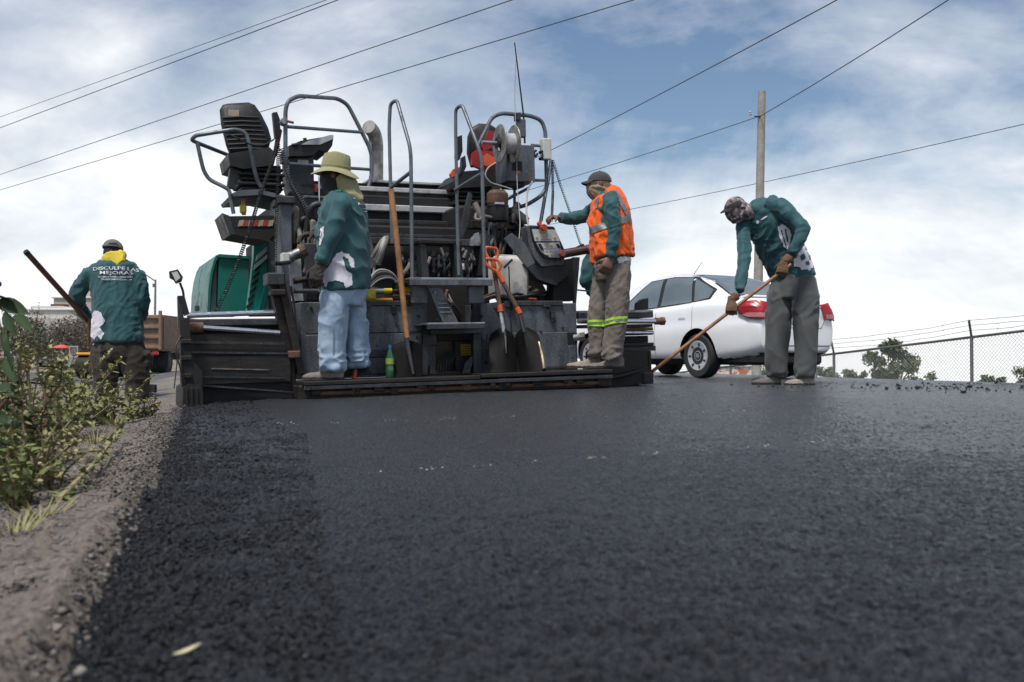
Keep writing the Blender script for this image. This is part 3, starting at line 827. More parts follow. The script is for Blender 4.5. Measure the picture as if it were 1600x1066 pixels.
poly('armrest', rubber, [(426, 176), (433, 175), (438, 188), (438, 212), (430, 216)], sy + .10, .06, seat)
poly('armrest_link', rust, [(431, 216), (437, 200), (441, 204), (434, 240), (428, 252), (427, 240)], sy + .12, .03, seat)
poly('side_bolster', vinyl, [(360, 262), (356, 292), (367, 294), (378, 268)], sy + .05, .10, seat)
dk = poly('seat_platform', panel, [(363, 302), (374, 297), (404, 296), (460, 309), (460, 315), (410, 304), (366, 307)], sy - .10, .75)
poly('foot_tray', black, [(347, 333), (352, 338), (428, 337), (430, 366), (419, 377), (359, 366)], sy - .06, .5, dk)
poly('tray_side', steel, [(347, 333), (358, 337), (368, 366), (359, 367)], sy - .08, .5, dk)
for k in range(7):
    x = 374 + k * 7.8
    poly('hazard_stripe', [mat('hazard_cream', (.30, .25, .16), .6), mat('hazard_red', (.22, .035, .03), .6)][k % 2], [(x, 344.5), (x + 7.6, 343.5), (x + 5, 353), (x - 2.6, 354)], sy - .068, .006, dk)
poly('tray_column', steel, [(428, 312), (442, 314), (442, 380), (428, 372)], sy, .2, dk)
pipe('guard_rail', railm, [(412, 298, sy - .05), (404, 287, sy - .05), (399, 272, sy - .08), (390, 226, sy - .12), (384, 207, sy - .12), (368, 202, sy - .12), (305, 212, sy - .05), (299, 219, sy), (310, 224, sy + .1), (358, 243, sy + .35)], .018, .07, 10, dk)
pipe('guard_rail', railm, [(308, 222, sy + .05), (313, 246, sy + .05), (318, 267, sy + .05), (327, 281, sy + .05), (350, 292, sy), (358, 297, sy), (365, 334, sy)], .018, .06, 10, dk)
bt = MB().tube([pv(381, 336, sy + .05), pv(380, 309, sy + .05)], .020, 10).build('marker_post', mat('worn_red_white', (.42, .20, .14), .6, var=.4, scale=30), dk)
part('reflector', yellowm, 375.5, 319, 385.5, 333, sy + .01, .05, .01, parent=dk)

# rail frame beside the left console, console and exhaust
ry = 1.65
rf_ = pipe('rail_frame', railm, [(492, 370, ry), (484, 335, ry), (472, 314, ry), (450, 284, ry), (446, 262, ry), (446, 172, ry), (450, 158, ry), (466, 150, ry + .05), (527, 154, ry + .5), (543, 163, ry + .55), (562, 200, ry + .55), (577, 230, ry + .55), (581, 245, ry + .55), (581, 275, ry + .55), (570, 312, ry + .5)], .020, .09)
for p in (((447, 198, ry), (567, 207, ry + .55)), ((451, 256, ry), (577, 265, ry + .55)), ((474, 308, ry), (572, 312, ry + .5))):
    pipe('rail_bar', railm, p, .016, 0, 10, rf_)
disc('rail_clamp', wornm, 445, 189, ry - .05, .035, .08, rf_)
pipe('clamp_handle', rust, [(447, 189, ry - .04), (459, 192, ry - .06)], .012, 0, 7, rf_)
cn = poly('console', rubber, [(451, 228), (470, 220), (517, 212), (521, 216), (519, 228), (512, 238), (498, 234), (490, 243), (452, 244)], 1.9, .45)
poly('console_cover', clearp, [(482, 220), (516, 211), (521, 211), (521, 217), (500, 226), (470, 226)], 1.87, .5, cn)
poly('console_pedestal', steel, [(452, 243), (490, 243), (491, 308), (460, 308), (452, 280)], 2.0, .35, cn)
pipe('joystick', rubber, [(478, 226, 1.95), (476, 216, 1.95)], .018, 0, 8, cn)
pipe('lever', rubber, [(456, 227, 1.9), (466, 226, 1.9)], .016, 0, 8, cn)
part('pedestal_label', lightbar, 465, 250, 482, 256, 1.99, .01, .0, parent=cn)
part('pedestal_red', redm, 492, 288, 496, 300, 1.95, .05, .0, parent=cn)
pipe('thin_post', chrome, [(499, 320, 1.7), (498, 275, 1.7)], .007, 0, 7, cn)
exm = mat('dull_exhaust', (.30, .29, .28), .45, .7, var=.3, scale=5, dirt=(.12, .10, .08), dscale=6, damt=.5)
exh = pipe('exhaust_pipe', exm, [(588, 292, 2.9), (588, 225, 2.9), (585, 208, 2.85), (576, 198, 2.75)], .075, .10, 16)
part('exhaust_bracket', lightbar, 576, 222, 581, 234, 2.8, .05, parent=exh)
# coiled cables left
for pts, r_ in ((((434, 224, 1.5), (425, 255, 1.3), (408, 300, 1.0), (390, 360, .7), (372, 410, .55), (352, 458, .45), (338, 487, .40)), .013),
                (((435, 226, 1.5), (434, 290, 1.35), (432, 340, 1.25), (430, 400, 1.15), (431, 430, 1.1)), .013),
                (((440, 232, 1.5), (447, 262, 1.52), (458, 290, 1.5), (472, 315, 1.45), (483, 342, 1.4)), .022)):
    MB().coil([pv(*p) for p in pts], r_, .0045, .021, 5, 8).build('coiled_cable', rubber, paver)
pipe('cable', rubber, [(356, 210, 1.6), (372, 216, 1.6), (390, 226, 1.6), (412, 228, 1.6), (428, 218, 1.65)], .008, .1, 6)

# ---------- right seat, cable reel, control box, rail frame
sy2 = 1.7
bk2 = [(730, 214), (736, 200), (748, 193), (765, 194), (778, 202), (783, 225), (782, 255), (768, 262), (735, 262), (729, 240)]
cx_ = sum(p[0] for p in bk2) / len(bk2); cy_ = sum(p[1] for p in bk2) / len(bk2)
rg = [[pv(cx_ + (x - cx_) * s, cy_ + (y - cy_) * s, sy2 + .2 + k) for x, y in bk2] for k, s in ((0, .9), (.03, 1), (.09, 1), (.13, .9))]
s2 = MB().loft(rg).build('operator_seat', vinyl, paver, angle=60)
poly('red_inset', redm, [(752, 210), (762, 203), (774, 206), (774, 228), (756, 236), (750, 226)], sy2 + .17, .03, s2)
poly('red_inset', redm, [(738, 240), (745, 234), (786, 238), (790, 262), (760, 268), (738, 258)], sy2 + .15, .05, s2)
poly('orange_cloth', mat('orange_cloth', (.60, .10, .025), .8, var=.2, scale=12), [(754, 246), (762, 240), (772, 246), (776, 254), (760, 260), (754, 256)], sy2 + .12, .04, s2)
poly('orange_flap', MATS['orange_cloth'], [(704, 272), (709, 264), (719, 261), (722, 266), (715, 273), (706, 277)], sy2 + .2, .05, s2)
poly('armrest', rubber, [(714, 214), (722, 211), (723, 236), (718, 250), (713, 246)], sy2 + .05, .06, s2)
poly('armrest_arm', steel, [(722, 246), (727, 243), (729, 260), (718, 284), (712, 284), (721, 262)], sy2 + .05, .05, s2)
poly('seat_cushion', vinyl, [(708, 284), (722, 268), (790, 262), (798, 274), (796, 290), (712, 294)], sy2 + .05, .5, s2)
for k in range(4):
    part('bellows_fold', rubber, 716 - 3 * (k % 2), 291 + k * 7.2, 770 + 3 * (k % 2), 296 + k * 7.2, sy2 + .1 - .02 * (k % 2), .4, .01, parent=s2)
part('bellows_core', black, 720, 288, 766, 322, sy2 + .14, .32, 0, parent=s2)
# reel: two discs and a drum
rlm = mat('reel_metal', (.26, .25, .24), .45, .55, var=.25, scale=8, dirt=(.10, .09, .08), dscale=7, damt=.5)
c1, c2_ = pv(781, 224, 1.15), pv(799, 226, 1.30)
ax = (c2_ - c1).normalized(); ax = (PI_.to_3x3() @ Vector((.93, .38, .03))).normalized()
c2_ = c1 + ax * .14
rl = MB().lathe([(.05, -.006), (.176, -.006), (.180, 0), (.176, .006), (.05, .006)], c1, ax, 28).build('cable_reel', rlm, paver)
MB().lathe([(.05, -.006), (.176, -.006), (.180, 0), (.176, .006), (.05, .006)], c2_, ax, 28).build('reel_flange', rlm, rl)
MB().lathe([(.10, 0), (.10, .14)], c1, ax, 20).build('reel_drum', lightbar, rl)
MB().lathe([(.055, 0), (.06, .02), (.03, .03)], c1 - ax * .035, ax, 12).build('reel_hub', black, rl)
MB().tube([c1 - ax * .03, c1 - ax * .18], .018, 8).build('reel_axle', wornm, rl)
for an in (0, 2.1, 4.2):
    MB().tube([c1 - ax * .02, c1 - ax * .03 + Vector((0, math.cos(an), math.sin(an))) * .10], .010, 6).build('reel_spoke', wornm, rl)
pipe('reel_cord', greyhose, [(775, 254, 1.1), (762, 262, 1.08), (757, 274, 1.08), (766, 286, 1.08), (785, 291, 1.1), (800, 296, 1.1)], .007, .08, 6, rl)
bx = part('control_box', panel, 793, 226, 836, 284, 1.25, .30, .008)
part('box_window', black, 801, 252, 816, 267, 1.245, .012, .0, parent=bx)
part('box_tag', orange, 807, 267, 812, 272, 1.243, .008, .0, parent=bx)
part('box_foot', black, 796, 284, 820, 292, 1.28, .2, .006, parent=bx)
part('antenna_mount', panel, 810, 186, 822, 214, 1.28, .06, .006)
part('mount_clamp', steel, 807, 176, 814, 188, 1.27, .07, .006)
pipe('mount_post', railm, [(812, 232, 1.3), (812, 176, 1.3)], .012, 0, 8)
an_ = pipe('antenna', rubber, [(820, 224, 1.3), (818, 180, 1.3), (804, 67, 1.3)], [.010, .009, .006], .0, 8)
pipe('antenna_wire', greyhose, [(806, 92, 1.28), (804, 150, 1.28), (807, 230, 1.24), (808, 290, 1.1), (813, 350, .9), (811, 374, .8)], .004, .1, 5, an_)
rf2 = pipe('rail_frame', railm, [(747, 228, 1.35), (760, 202, 1.35), (768, 184, 1.35), (783, 177, 1.35), (829, 181, 1.35), (846, 188, 1.35), (852, 204, 1.35), (854, 280, 1.35), (854, 294, 1.35), (846, 306, 1.35), (823, 321, 1.4), (800, 326, 1.5)], .020, .08)
for p in (((830, 227, 1.35), (852, 229, 1.35)), ((834, 282, 1.35), (854, 282, 1.35)), ((792, 312, 1.5), (826, 294, 1.45)), ((804, 296, 1.45), (804, 324, 1.5))):
    pipe('rail_bar', railm, p, .015, 0, 9, rf2)
jb = part('switch_box', offwhite, 849, 216, 862, 249, 1.28, .09, .008)
for y in (237, 247): disc('switch_knob', black, 847, y, 1.27, .016, .05, jb)
MB().tube([pv(838, 235, 1.3), pv(834, 238, 1.3), pv(836, 246, 1.3), pv(840, 240, 1.3)], .012, 7, .02).build('horn', black, paver)
for pts, r_ in ((((861, 251, 1.25), (857, 280, 1.1), (851, 310, .95), (845, 346, .62)), .014), (((863, 251, 1.25), (864, 300, 1.05), (862, 345, .68)), .010),
                (((864, 251, 1.25), (876, 290, 1.1), (892, 335, 1.0), (906, 378, .9), (914, 395, .85)), .010)):
    MB().coil([pv(*p) for p in pts], r_, .0042, .020, 5, 8).build('coiled_cable', mat('blue_grey_cable', (.045, .055, .075), .5), paver)
pipe('cable', greyhose, [(832, 284, 1.2), (824, 296, 1.1), (822, 330, .95), (826, 356, .8), (832, 400, .7)], .009, .1, 7)
# air filter, pipework and dark machinery under the right seat
af = MB().lathe([(.095, 0), (.10, .01), (.10, .13), (.106, .135), (.106, .15), (.098, .155), (.098, .26), (.07, .29)], pv(778, 346, 1.1), (0, 0, 1), 20).build('air_filter', rubber, paver)
MB().lathe([(.100, .165), (.102, .17), (.102, .255), (.075, .288)], pv(778, 346, 1.1), (0, 0, 1), 20).build('filter_cover', rust, af)
part('filter_band', lightbar, 774, 316, 788, 319, .99, .02, 0, parent=af)
em = part('engine_block', black, 716, 322, 812, 420, 1.5, 1.2, .03)
part('engine_plate', burnt, 736, 345, 812, 358, 1.35, .1, parent=em)
for k, (p, q, r_, m) in enumerate((((800, 330), (822, 348), .055, steel), ((806, 345), (826, 344), .04, wornm), ((742, 318), (752, 340), .03, tan), ((808, 318), (800, 350), .035, burnt))):
    MB().tube([pv(*p, 1.2), pv(*q, 1.15)], r_, 12).build('pump', m, em)
MB().tube([pv(744, 334, 1.1), pv(742, 342, 1.08), pv(750, 344, 1.05), pv(756, 337, 1.05), pv(768, 340, 1.05)], .014, 8, .04).build('elbow_pipe', tan, em)
for k in range(14):
    x = 760 + rnd.uniform(0, 70); y = 345 + rnd.uniform(0, 20)
    pipe('hose', [rubber, burnt, steel][k % 3], [(x, y, 1.3), (x + rnd.uniform(-10, 10), y + 25, 1.1), (x + rnd.uniform(-18, 14), y + 55, 1.05), (x + rnd.uniform(-10, 10), y + 100, 1.2)], rnd.uniform(.010, .022), .12, 7, em)
part('engine_side', steel, 812, 352, 826, 470, 1.3, .5, .01, parent=em)
poly('grey_arm', steel, [(724, 340), (734, 300), (738, 304), (732, 350), (722, 372), (716, 372)], 1.2, .05, em)
poly('bracket_cup', steel, [(752, 372), (760, 360), (766, 372), (768, 430), (752, 430)], 1.0, .12, em)

# ---------- control panel on its arm, right
gp = poly('guard_plate', panel, [(788, 373), (800, 364), (821, 381), (836, 411), (824, 418)], .40, .02)
cp_ = poly('control_panel', panel, [(822, 355), (828, 352), (864, 354), (884, 394), (880, 414), (846, 416), (836, 404), (826, 380)], .52, .12)
poly('panel_frame', rubber, [(829, 354), (866, 355), (880, 386), (880, 402), (868, 407), (852, 404), (841, 392), (832, 372)], .50, .03, cp_)
poly('panel_face', faceplate, [(831, 358), (868, 359), (875, 377), (836, 377)], .492, .012, cp_)
poly('panel_face', faceplate, [(838, 379.5), (874, 379), (878, 396), (874, 403), (858, 402), (846, 394)], .492, .012, cp_)
poly('display', screenm, [(844, 364), (859, 364), (862, 374), (845, 374)], .486, .008, cp_)
for x, y in ((839, 370), (867, 371), (855, 383), (862, 383), (857, 398)):
    disc('yellow_button', yellowm, x, y, .482, .009, .012, cp_)
for k in range(9):
    disc('button', offwhite, 853 + (k % 3) * 7 + (k // 3), 387 + (k // 3) * 5, .483, .008, .011, cp_)
for p in ([(841, 381), (845, 381), (850, 390), (847, 392)], [(869, 381), (873, 381), (876, 387), (873, 388)]):
    poly('rocker', black, p, .484, .012, cp_)
kb = disc('stop_button', mat('red_knob', (.38, .045, .03), .4), 851, 355, .43, .030, .05, cp_)
disc('stop_collar', yellowm, 850, 358, .47, .036, .03, cp_)
disc('knob', orange, 844, 349, .46, .020, .03, cp_)
poly('panel_arm', steel, [(818, 412), (846, 404), (884, 412), (888, 430), (868, 446), (840, 436)], .56, .14, cp_)
poly('panel_stand', black, [(868, 408), (902, 402), (905, 418), (900, 470), (864, 470)], .62, .15, cp_)
poly('stand_face', steel, [(896, 402), (906, 402), (900, 478), (898, 478)], .60, .04, cp_)
poly('dark_wedge', rubber, [(826, 420), (846, 440), (862, 470), (830, 470)], .85, .1, cp_)
MB().tube([pv(878, 397, .42), pv(918, 390, .36)], .040, 14).build('horn_tube', browntube, paver)
MB().tube([pv(917, 390.5, .362), pv(921, 390, .356)], .046, 16).build('tube_cap', redcap, paver)
disc('tube_knob', redcap, 880, 396, .36, .030, .04)
poly('panel_clip', black, [(904, 385), (912, 381), (914, 386), (906, 389)], .42, .05)
pipe('stay_chain', steel, [(899, 453, .7), (920, 455, .85)], .008, 0, 6)
# ---------- more small fittings
for x, y in ((486, 480), (512, 480), (540, 480), (575, 485), (590, 540), (505, 540), (630, 545), (650, 560)): disc('bolt', steel, x, y, .424, .011, .02, lb)
for x, y in ((775, 482), (800, 482), (830, 482), (858, 482), (880, 482), (770, 545), (880, 512), (895, 560)): disc('bolt', steel, x, y, .424, .011, .02, rb)
part('hinge', steel, 790, 472, 800, 480, .405, .03, .003, parent=rb)
part('hinge', steel, 850, 472, 860, 480, .405, .03, .003, parent=rb)
part('hinge', steel, 572, 472, 582, 480, .405, .03, .003, parent=lb)
for k in range(10):
    x = 640 + rnd.uniform(0, 100); y = 388 + rnd.uniform(0, 30)
    MB().tube([pv(x, y, 1.0), pv(x + rnd.uniform(-6, 6), y + rnd.uniform(6, 14), .98)], rnd.uniform(.012, .022), 8).build('fitting', [wornm, tan, steel][k % 3], fr)
for k in range(8):
    x = 690 + rnd.uniform(0, 45); y = 450 + rnd.uniform(0, 14)
    pipe('hose', [rubber, tan, rust][k % 3], [(x, y, .72), (x + rnd.uniform(-8, 14), y + 14, .62), (x + rnd.uniform(2, 22), y + 30, .66), (x + rnd.uniform(6, 24), y + 52, .74)], rnd.uniform(.007, .013), .1, 7, cf)
for k in range(5):
    part('bracket', [steel, burnt, tan][k % 3], 470 + k * 21, 425 + 6 * (k % 2), 482 + k * 21, 440 + 8 * (k % 3), 1.02, .12, .006, parent=fr)
pipe('pipe_run', steel, [(458, 455, .8), (520, 455, .8), (560, 448, .85), (600, 455, .85)], .02, .1, 9, fr)
pipe('pipe_run', burnt, [(458, 440, .9), (500, 432, .9), (570, 436, .95)], .026, .1, 9, fr)
for k in range(12):
    x = xl + .15 + (xr - xl - .3) * rnd.random()
    MB().box((x, .035 + .02 * rnd.random(), .05 + .06 * rnd.random()), (rnd.uniform(.03, .10), .05, rnd.uniform(.02, .05)), Matrix.Rotation(rnd.uniform(-.2, .2), 3, 'Y'), .006).build('tar_crust', [black, burnt, rust][k % 3], scr)
# ================================================================== people
def vn3(p, seed=0):
    pi = np.floor(p).astype(np.int64); f = p - pi; f = f * f * (3 - 2 * f)
    def h(a, b, c_):
        n = (a * 374761393 + b * 668265263 + c_ * 2147483647 // 7 + seed * 1442695041) & 0x7fffffff
        n = ((n ^ (n >> 13)) * 1274126177) & 0x7fffffff
        return ((n ^ (n >> 16)) & 0xffff) / 65535.0
    r = 0
    for i in (0, 1):
        for j in (0, 1):
            for k in (0, 1):
                w = (f[:, 0] if i else 1 - f[:, 0]) * (f[:, 1] if j else 1 - f[:, 1]) * (f[:, 2] if k else 1 - f[:, 2])
                r = r + w * h(pi[:, 0] + i, pi[:, 1] + j, pi[:, 2] + k)
    return r
def ringat(c, t, F_, a, b, n=18, pw=2.0):
    t = t.normalized(); s = t.cross(F_)
    if s.length < .15: s = t.cross(Vector((0, 0, 1)) if abs(t.z) < .9 else Vector((0, 1, 0)))
    s.normalize(); q = s.cross(t).normalized()
    out = []
    for k in range(n):
        an = 2 * math.pi * k / n; cs, sn = math.cos(an), math.sin(an)
        e = 2 / pw
        out.append(c + s * (math.copysign(abs(cs) ** e, cs) * a) + q * (math.copysign(abs(sn) ** e, sn) * b))
    return out
def chain(mb, pts, F_, n=18, pw=2.0):                       # pts: (Vector, a, b)
    rg = []
    for i, (p, a, b) in enumerate(pts):
        t = pts[min(i + 1, len(pts) - 1)][0] - pts[max(i - 1, 0)][0]
        rg.append(ringat(p, t, F_, a, b, n, pw))
    mb.loft(rg)
def ball(mb, c, rx, ry, rz, F_=Vector((0, -1, 0)), up=Vector((0, 0, 1)), n=14):
    up = up.normalized(); s = up.cross(F_).normalized(); q = s.cross(up)
    rg = []
    for i in range(1, 10):
        a = math.pi * i / 10
        rg.append([c + up * (-math.cos(a) * rz) + (s * math.cos(2 * math.pi * k / n) * rx + q * math.sin(2 * math.pi * k / n) * ry) * math.sin(a) for k in range(n)])
    mb.loft(rg)
def fused(mb, voxel, smooth=4):
    me = bpy.data.meshes.new('tmp'); me.from_pydata(mb.v, [], mb.f)
    bm = bmesh.new(); bm.from_mesh(me); bmesh.ops.recalc_face_normals(bm, faces=bm.faces); bm.to_mesh(me); bm.free()
    o = bpy.data.objects.new('tmp', me); COL.objects.link(o)
    m = o.modifiers.new('r', 'REMESH'); m.mode = 'VOXEL'; m.voxel_size = voxel
    s = o.modifiers.new('s', 'SMOOTH'); s.factor = .5; s.iterations = smooth
    dg = bpy.context.evaluated_depsgraph_get()
    out = bpy.data.meshes.new_from_object(o.evaluated_get(dg))
    bpy.data.objects.remove(o); bpy.data.meshes.remove(me)
    out.materials.clear()
    return out
def wrinkle(me, specs, seed=0):                              # specs: (amplitude, wavelength, fold direction, ratio, zone(p) or None)
    n = len(me.vertices)
    co = np.empty(n * 3); me.vertices.foreach_get('co', co); co = co.reshape(-1, 3)
    nr = np.empty(n * 3); me.vertices.foreach_get('normal', nr); nr = nr.reshape(-1, 3)
    disp = np.zeros(n)
    for i, (am, wl, d, ratio, zone) in enumerate(specs):
        d = np.array(d, float); d /= np.linalg.norm(d)
        warp = np.stack([vn3(co / (wl * 2.2), seed + 40 + j + i * 7) - .5 for j in range(3)], 1) * wl * 1.3
        q = co + warp
        q = q / wl - np.outer(q @ d, d) / wl * (1 - ratio)
        v_ = vn3(q + 31.7 * i, seed + i * 3)
        v_ = .9 - (np.abs(2 * v_ - 1) ** .75) * 1.9
        k = am if zone is None else am * zone(co)
        disp += 1.2 * k * v_
    co = co + nr * disp[:, None]
    me.vertices.foreach_set('co', co.ravel()); me.update()
def toloc(me, root):
    me.transform(Matrix.Translation(-root.location)); return me
def hand(mb, w, d, n, curl=(25, 30, 25), thumb=1, sc_=1.0, spread=.0, th_curl=20, ta=40):
    d = d.normalized(); n = (n - d * n.dot(d)).normalized(); s = d.cross(n)
    def rg(c, a, b): return [c + s * (math.cos(2 * math.pi * k / 12) * a) + n * (math.sin(2 * math.pi * k / 12) * b) for k in range(12)]
    mb.loft([rg(w - d * .03 * sc_, .026 * sc_, .021 * sc_), rg(w, .027 * sc_, .020 * sc_), rg(w + d * .03 * sc_, .036 * sc_, .019 * sc_), rg(w + d * .065 * sc_, .043 * sc_, .017 * sc_), rg(w + d * .09 * sc_, .041 * sc_, .013 * sc_)])
    for i, (o_, L) in enumerate(((-.032, .070), (-.011, .084), (.011, .080), (.032, .062))):
        p = w + d * (.082 * sc_) + s * (o_ * thumb * -1 * sc_)
        dd = (d + s * (o_ * -thumb * spread)).normalized(); ang = 0
        path = [p - dd * .01]; 
        for j, fr_ in enumerate((.45, .32, .26)):
            ang += R(curl[j] + 5 * i * .4)
            v_ = d * math.cos(ang) + n * math.sin(ang) + s * (o_ * -thumb * spread)
            p = p + v_.normalized() * (L * fr_ * sc_); path.append(p)
        mb.tube(path, [.0105 * sc_, .0100 * sc_, .0092 * sc_, .0078 * sc_], 8, .006)
    p = w + d * .025 * sc_ + s * (.032 * thumb * sc_); path = [p - s * .012 * thumb]
    for j, L in enumerate((.036, .030, .024)):
        a = R(ta - 14 * j); b_ = R(th_curl + j * 22)
        v_ = s * (thumb * math.sin(a)) + d * math.cos(a) * math.cos(b_) + n * math.sin(b_)
        p = p + v_.normalized() * (L * sc_); path.append(p)
    mb.tube(path, [.014 * sc_, .0125 * sc_, .011 * sc_, .009 * sc_], 8, .006)
def shoe(root, pos, d, L, m, sole, name='shoe', pitch=0):        # pos: heel on the ground
    d = Vector((d[0], d[1], 0)).normalized(); s = Vector((-d.y, d.x, 0)); up = Vector((0, 0, 1))
    if pitch: d = d * math.cos(pitch) - up * math.sin(pitch); up = s.cross(-d) if s.cross(-d).z > 0 else s.cross(d)
    pos = Vector(pos)
    prof = [(0.0, .030, .075), (.04, .036, .105), (.16, .039, .115), (.30, .038, .105), (.42, .038, .082), (.60, .044, .064), (.78, .046, .054), (.92, .038, .046), (1.0, .018, .034)]
    rg = []
    for t, hw, h in prof:
        c_ = pos + d * (t * L)
        r_ = []
        for k in range(14):
            an = math.pi * k / 13
            r_.append(c_ + s * (math.cos(an) * hw * (1.15 if k in (0, 13) else 1)) + up * (.016 + max(0.0, math.sin(an)) ** .7 * (h - .016)))
        rg.append(r_)
    u_ = MB(); u_.loft(rg)
    me = fused(u_, .008, 3); wrinkle(me, [(.004, .035, s[:], .3, None)], 5)
    o = link(name, toloc(me, root), m, root, 60)
    sl = MB(); rg = []
    for t, hw, h in [(-.03, .018, 0), (0, .032, 0), (.05, .039, 0), (.3, .040, 0), (.45, .041, 0), (.7, .049, 0), (.88, .044, 0), (.98, .028, 0), (1.03, .010, 0)]:
        c_ = pos + d * (t * L) - root.location
        rg.append([c_ - s * hw, c_ + s * hw, c_ + s * hw + up * .022, c_ - s * hw + up * .022])
    sl.loft(rg).build('sole', sole, o)
    return o
def decal(name, polys_px, target, root, m, lift=.004, grid=3.0):
    if len(polys_px) > 1:
        for q in polys_px[:-1]: decal(name, [q], target, root, m, lift, grid)
        polys_px = polys_px[-1:]
    # flat print laid on cloth: polygons in picture coordinates cast onto the cloth
    bvh = BVHTree.FromPolygons([v_.co + root.location for v_ in target.data.vertices], [p.vertices[:] for p in target.data.polygons])
    bm = bmesh.new()
    for poly_ in polys_px:
        vs_ = [bm.verts.new((x, y, 0)) for x, y in poly_]
        bm.faces.new(vs_)
    bmesh.ops.triangulate(bm, faces=bm.faces[:])
    xs = [v_.co.x for v_ in bm.verts]; ys = [v_.co.y for v_ in bm.verts]
    for ax_, lo, hi in ((0, min(xs), max(xs)), (1, min(ys), max(ys))):
        k = lo + grid
        while k < hi:
            co = (k, 0, 0) if ax_ == 0 else (0, k, 0); no = (1, 0, 0) if ax_ == 0 else (0, 1, 0)
            bmesh.ops.bisect_plane(bm, geom=bm.verts[:] + bm.edges[:] + bm.faces[:], plane_co=co, plane_no=no)
            k += grid
    return cast(bm, name, bvh, target, root, m, lift)
def cast(bm, name, bvh, target, root, m, lift):
    bad = []
    for v_ in bm.verts:
        d = ray(v_.co.x, v_.co.y).normalized()
        h, nrm, _, _ = bvh.ray_cast(CAMP, d)
        if h is None: bad.append(v_); continue
        if nrm.dot(d) > 0: nrm = -nrm
        v_.co = h - d * (lift * .5) + nrm * lift - root.location
    bmesh.ops.delete(bm, geom=bad, context='VERTS')
    me = bpy.data.meshes.new(name); bm.to_mesh(me); bm.free()
    return link(name, me, m, target, 60)
def text_decal(name, body, cx_, cy_, hpx, slope, target, root, m, width=None, arc=0.0):
    cu = bpy.data.curves.new('t', 'FONT'); cu.body = body; cu.align_x = 'CENTER'; cu.align_y = 'CENTER'; cu.offset = .028 if hpx > 5 else .012
    o = bpy.data.objects.new('t', cu); COL.objects.link(o)
    dg = bpy.context.evaluated_depsgraph_get(); me = bpy.data.meshes.new_from_object(o.evaluated_get(dg))
    bpy.data.objects.remove(o); bpy.data.curves.remove(cu)
    bm = bmesh.new(); bm.from_mesh(me); bpy.data.meshes.remove(me)
    xs = [v_.co.x for v_ in bm.verts]; w_ = max(xs) - min(xs)
    kx = (width / w_) if width else hpx / .7; ky = hpx / .7
    for v_ in bm.verts:
        x = v_.co.x * kx
        v_.co = (cx_ + x, cy_ - v_.co.y * ky + x * slope + arc * x * x, 0)
    bvh = BVHTree.FromPolygons([v_.co + root.location for v_ in target.data.vertices], [p.vertices[:] for p in target.data.polygons])
    return cast(bm, name, bvh, target, root, m, .005)
def jag(poly_, amp, seed=0, sub=4):
    q = random.Random(seed); out = []
    for i in range(len(poly_)):
        a, b = poly_[i], poly_[(i + 1) % len(poly_)]
        for k in range(sub):
            t = k / sub
            out.append((a[0] + (b[0] - a[0]) * t + (q.uniform(-amp, amp) if k else 0), a[1] + (b[1] - a[1]) * t + (q.uniform(-amp, amp) if k else 0)))
    return out

def cloth(name, col, rough=.85, var=.12, weave=900, dirt=None, damt=.3, dscale=6):
    if name in MATS: return MATS[name]
    N = NT(name)
    c_ = N.mix(N.ramp(N.noise(5, 5, .6), [(.3, 0), (.7, 1)]), mul(col, 1 - var), mul(col, 1 + var))
    if dirt: c_ = N.mix(N.ramp(N.noise(dscale, 7, .7), [(.62 - damt * .3, 0), (.78 - damt * .1, .8)]), c_, dirt)
    N.col(c_); N.rough(rough)
    N.b.inputs['Sheen Weight'].default_value = .15; N.b.inputs['Specular IOR Level'].default_value = .25
    fold = N.math('ABSOLUTE', N.math('SUBTRACT', N.noise(9, 4, .55, N.vec((1.6, 1.6, .7), (0, 0, 0), (0, .6, 0)), dist=1.2), .5))
    N.bump(N.math('ADD', N.math('MULTIPLY', N.noise(weave, 2, .5), .35), N.math('ADD', N.math('MULTIPLY', N.noise(55, 5, .65), .7), N.math('MULTIPLY', fold, -4.0))), .40, .006)
    MATS[name] = N.m; return N.m
teal = cloth('teal_jersey', (.021, .078, .090), .65, .10)
printw = cloth('white_print', (.62, .61, .68), .75, .05)
denim_m = cloth('pale_denim', (.26, .35, .47), .85, .16, dirt=(.40, .46, .53), damt=.5, dscale=7)
khaki = cloth('grey_khaki_cloth', (.155, .132, .112), .85, .12, dirt=(.10, .085, .072), damt=.3)
greyc = cloth('slate_grey_cloth', (.078, .083, .085), .85, .10, dirt=(.092, .093, .090), damt=.3)
brownc = cloth('dark_brown_cloth', (.030, .024, .021), .85, .2)
orangec = cloth('orange_mesh_vest', (.78, .115, .012), .75, .08)
olive = cloth('pale_olive_cotton', (.27, .262, .14), .85, .08)
tanc = cloth('tan_scarf_cloth', (.21, .17, .115), .85, .15)
yellowc = cloth('yellow_cloth', (.62, .50, .05), .85, .10)
capm = cloth('faded_black_cap', (.045, .043, .043), .8, .2)
blackc = cloth('black_cloth', (.020, .019, .020), .8, .2)
glovem = cloth('dark_brown_glove', (.032, .025, .021), .65, .3)
glovet = cloth('brown_leather_glove', (.115, .062, .032), .7, .3, dirt=(.05, .032, .022), damt=.4)
bootm = cloth('dusty_boot_leather', (.17, .155, .14), .8, .25, dirt=(.23, .205, .18), damt=.5)
boott = cloth('tan_boot_leather', (.26, .225, .19), .8, .2, dirt=(.15, .13, .11), damt=.4)
solem = mat('boot_sole', (.03, .028, .026), .85, var=.3, scale=20)
skin = mat('brown_skin', (.13, .062, .038), .55, var=.12, scale=9)
greyref = mat('grey_reflective_tape', (.19, .18, .18), .45, var=.12, scale=20)
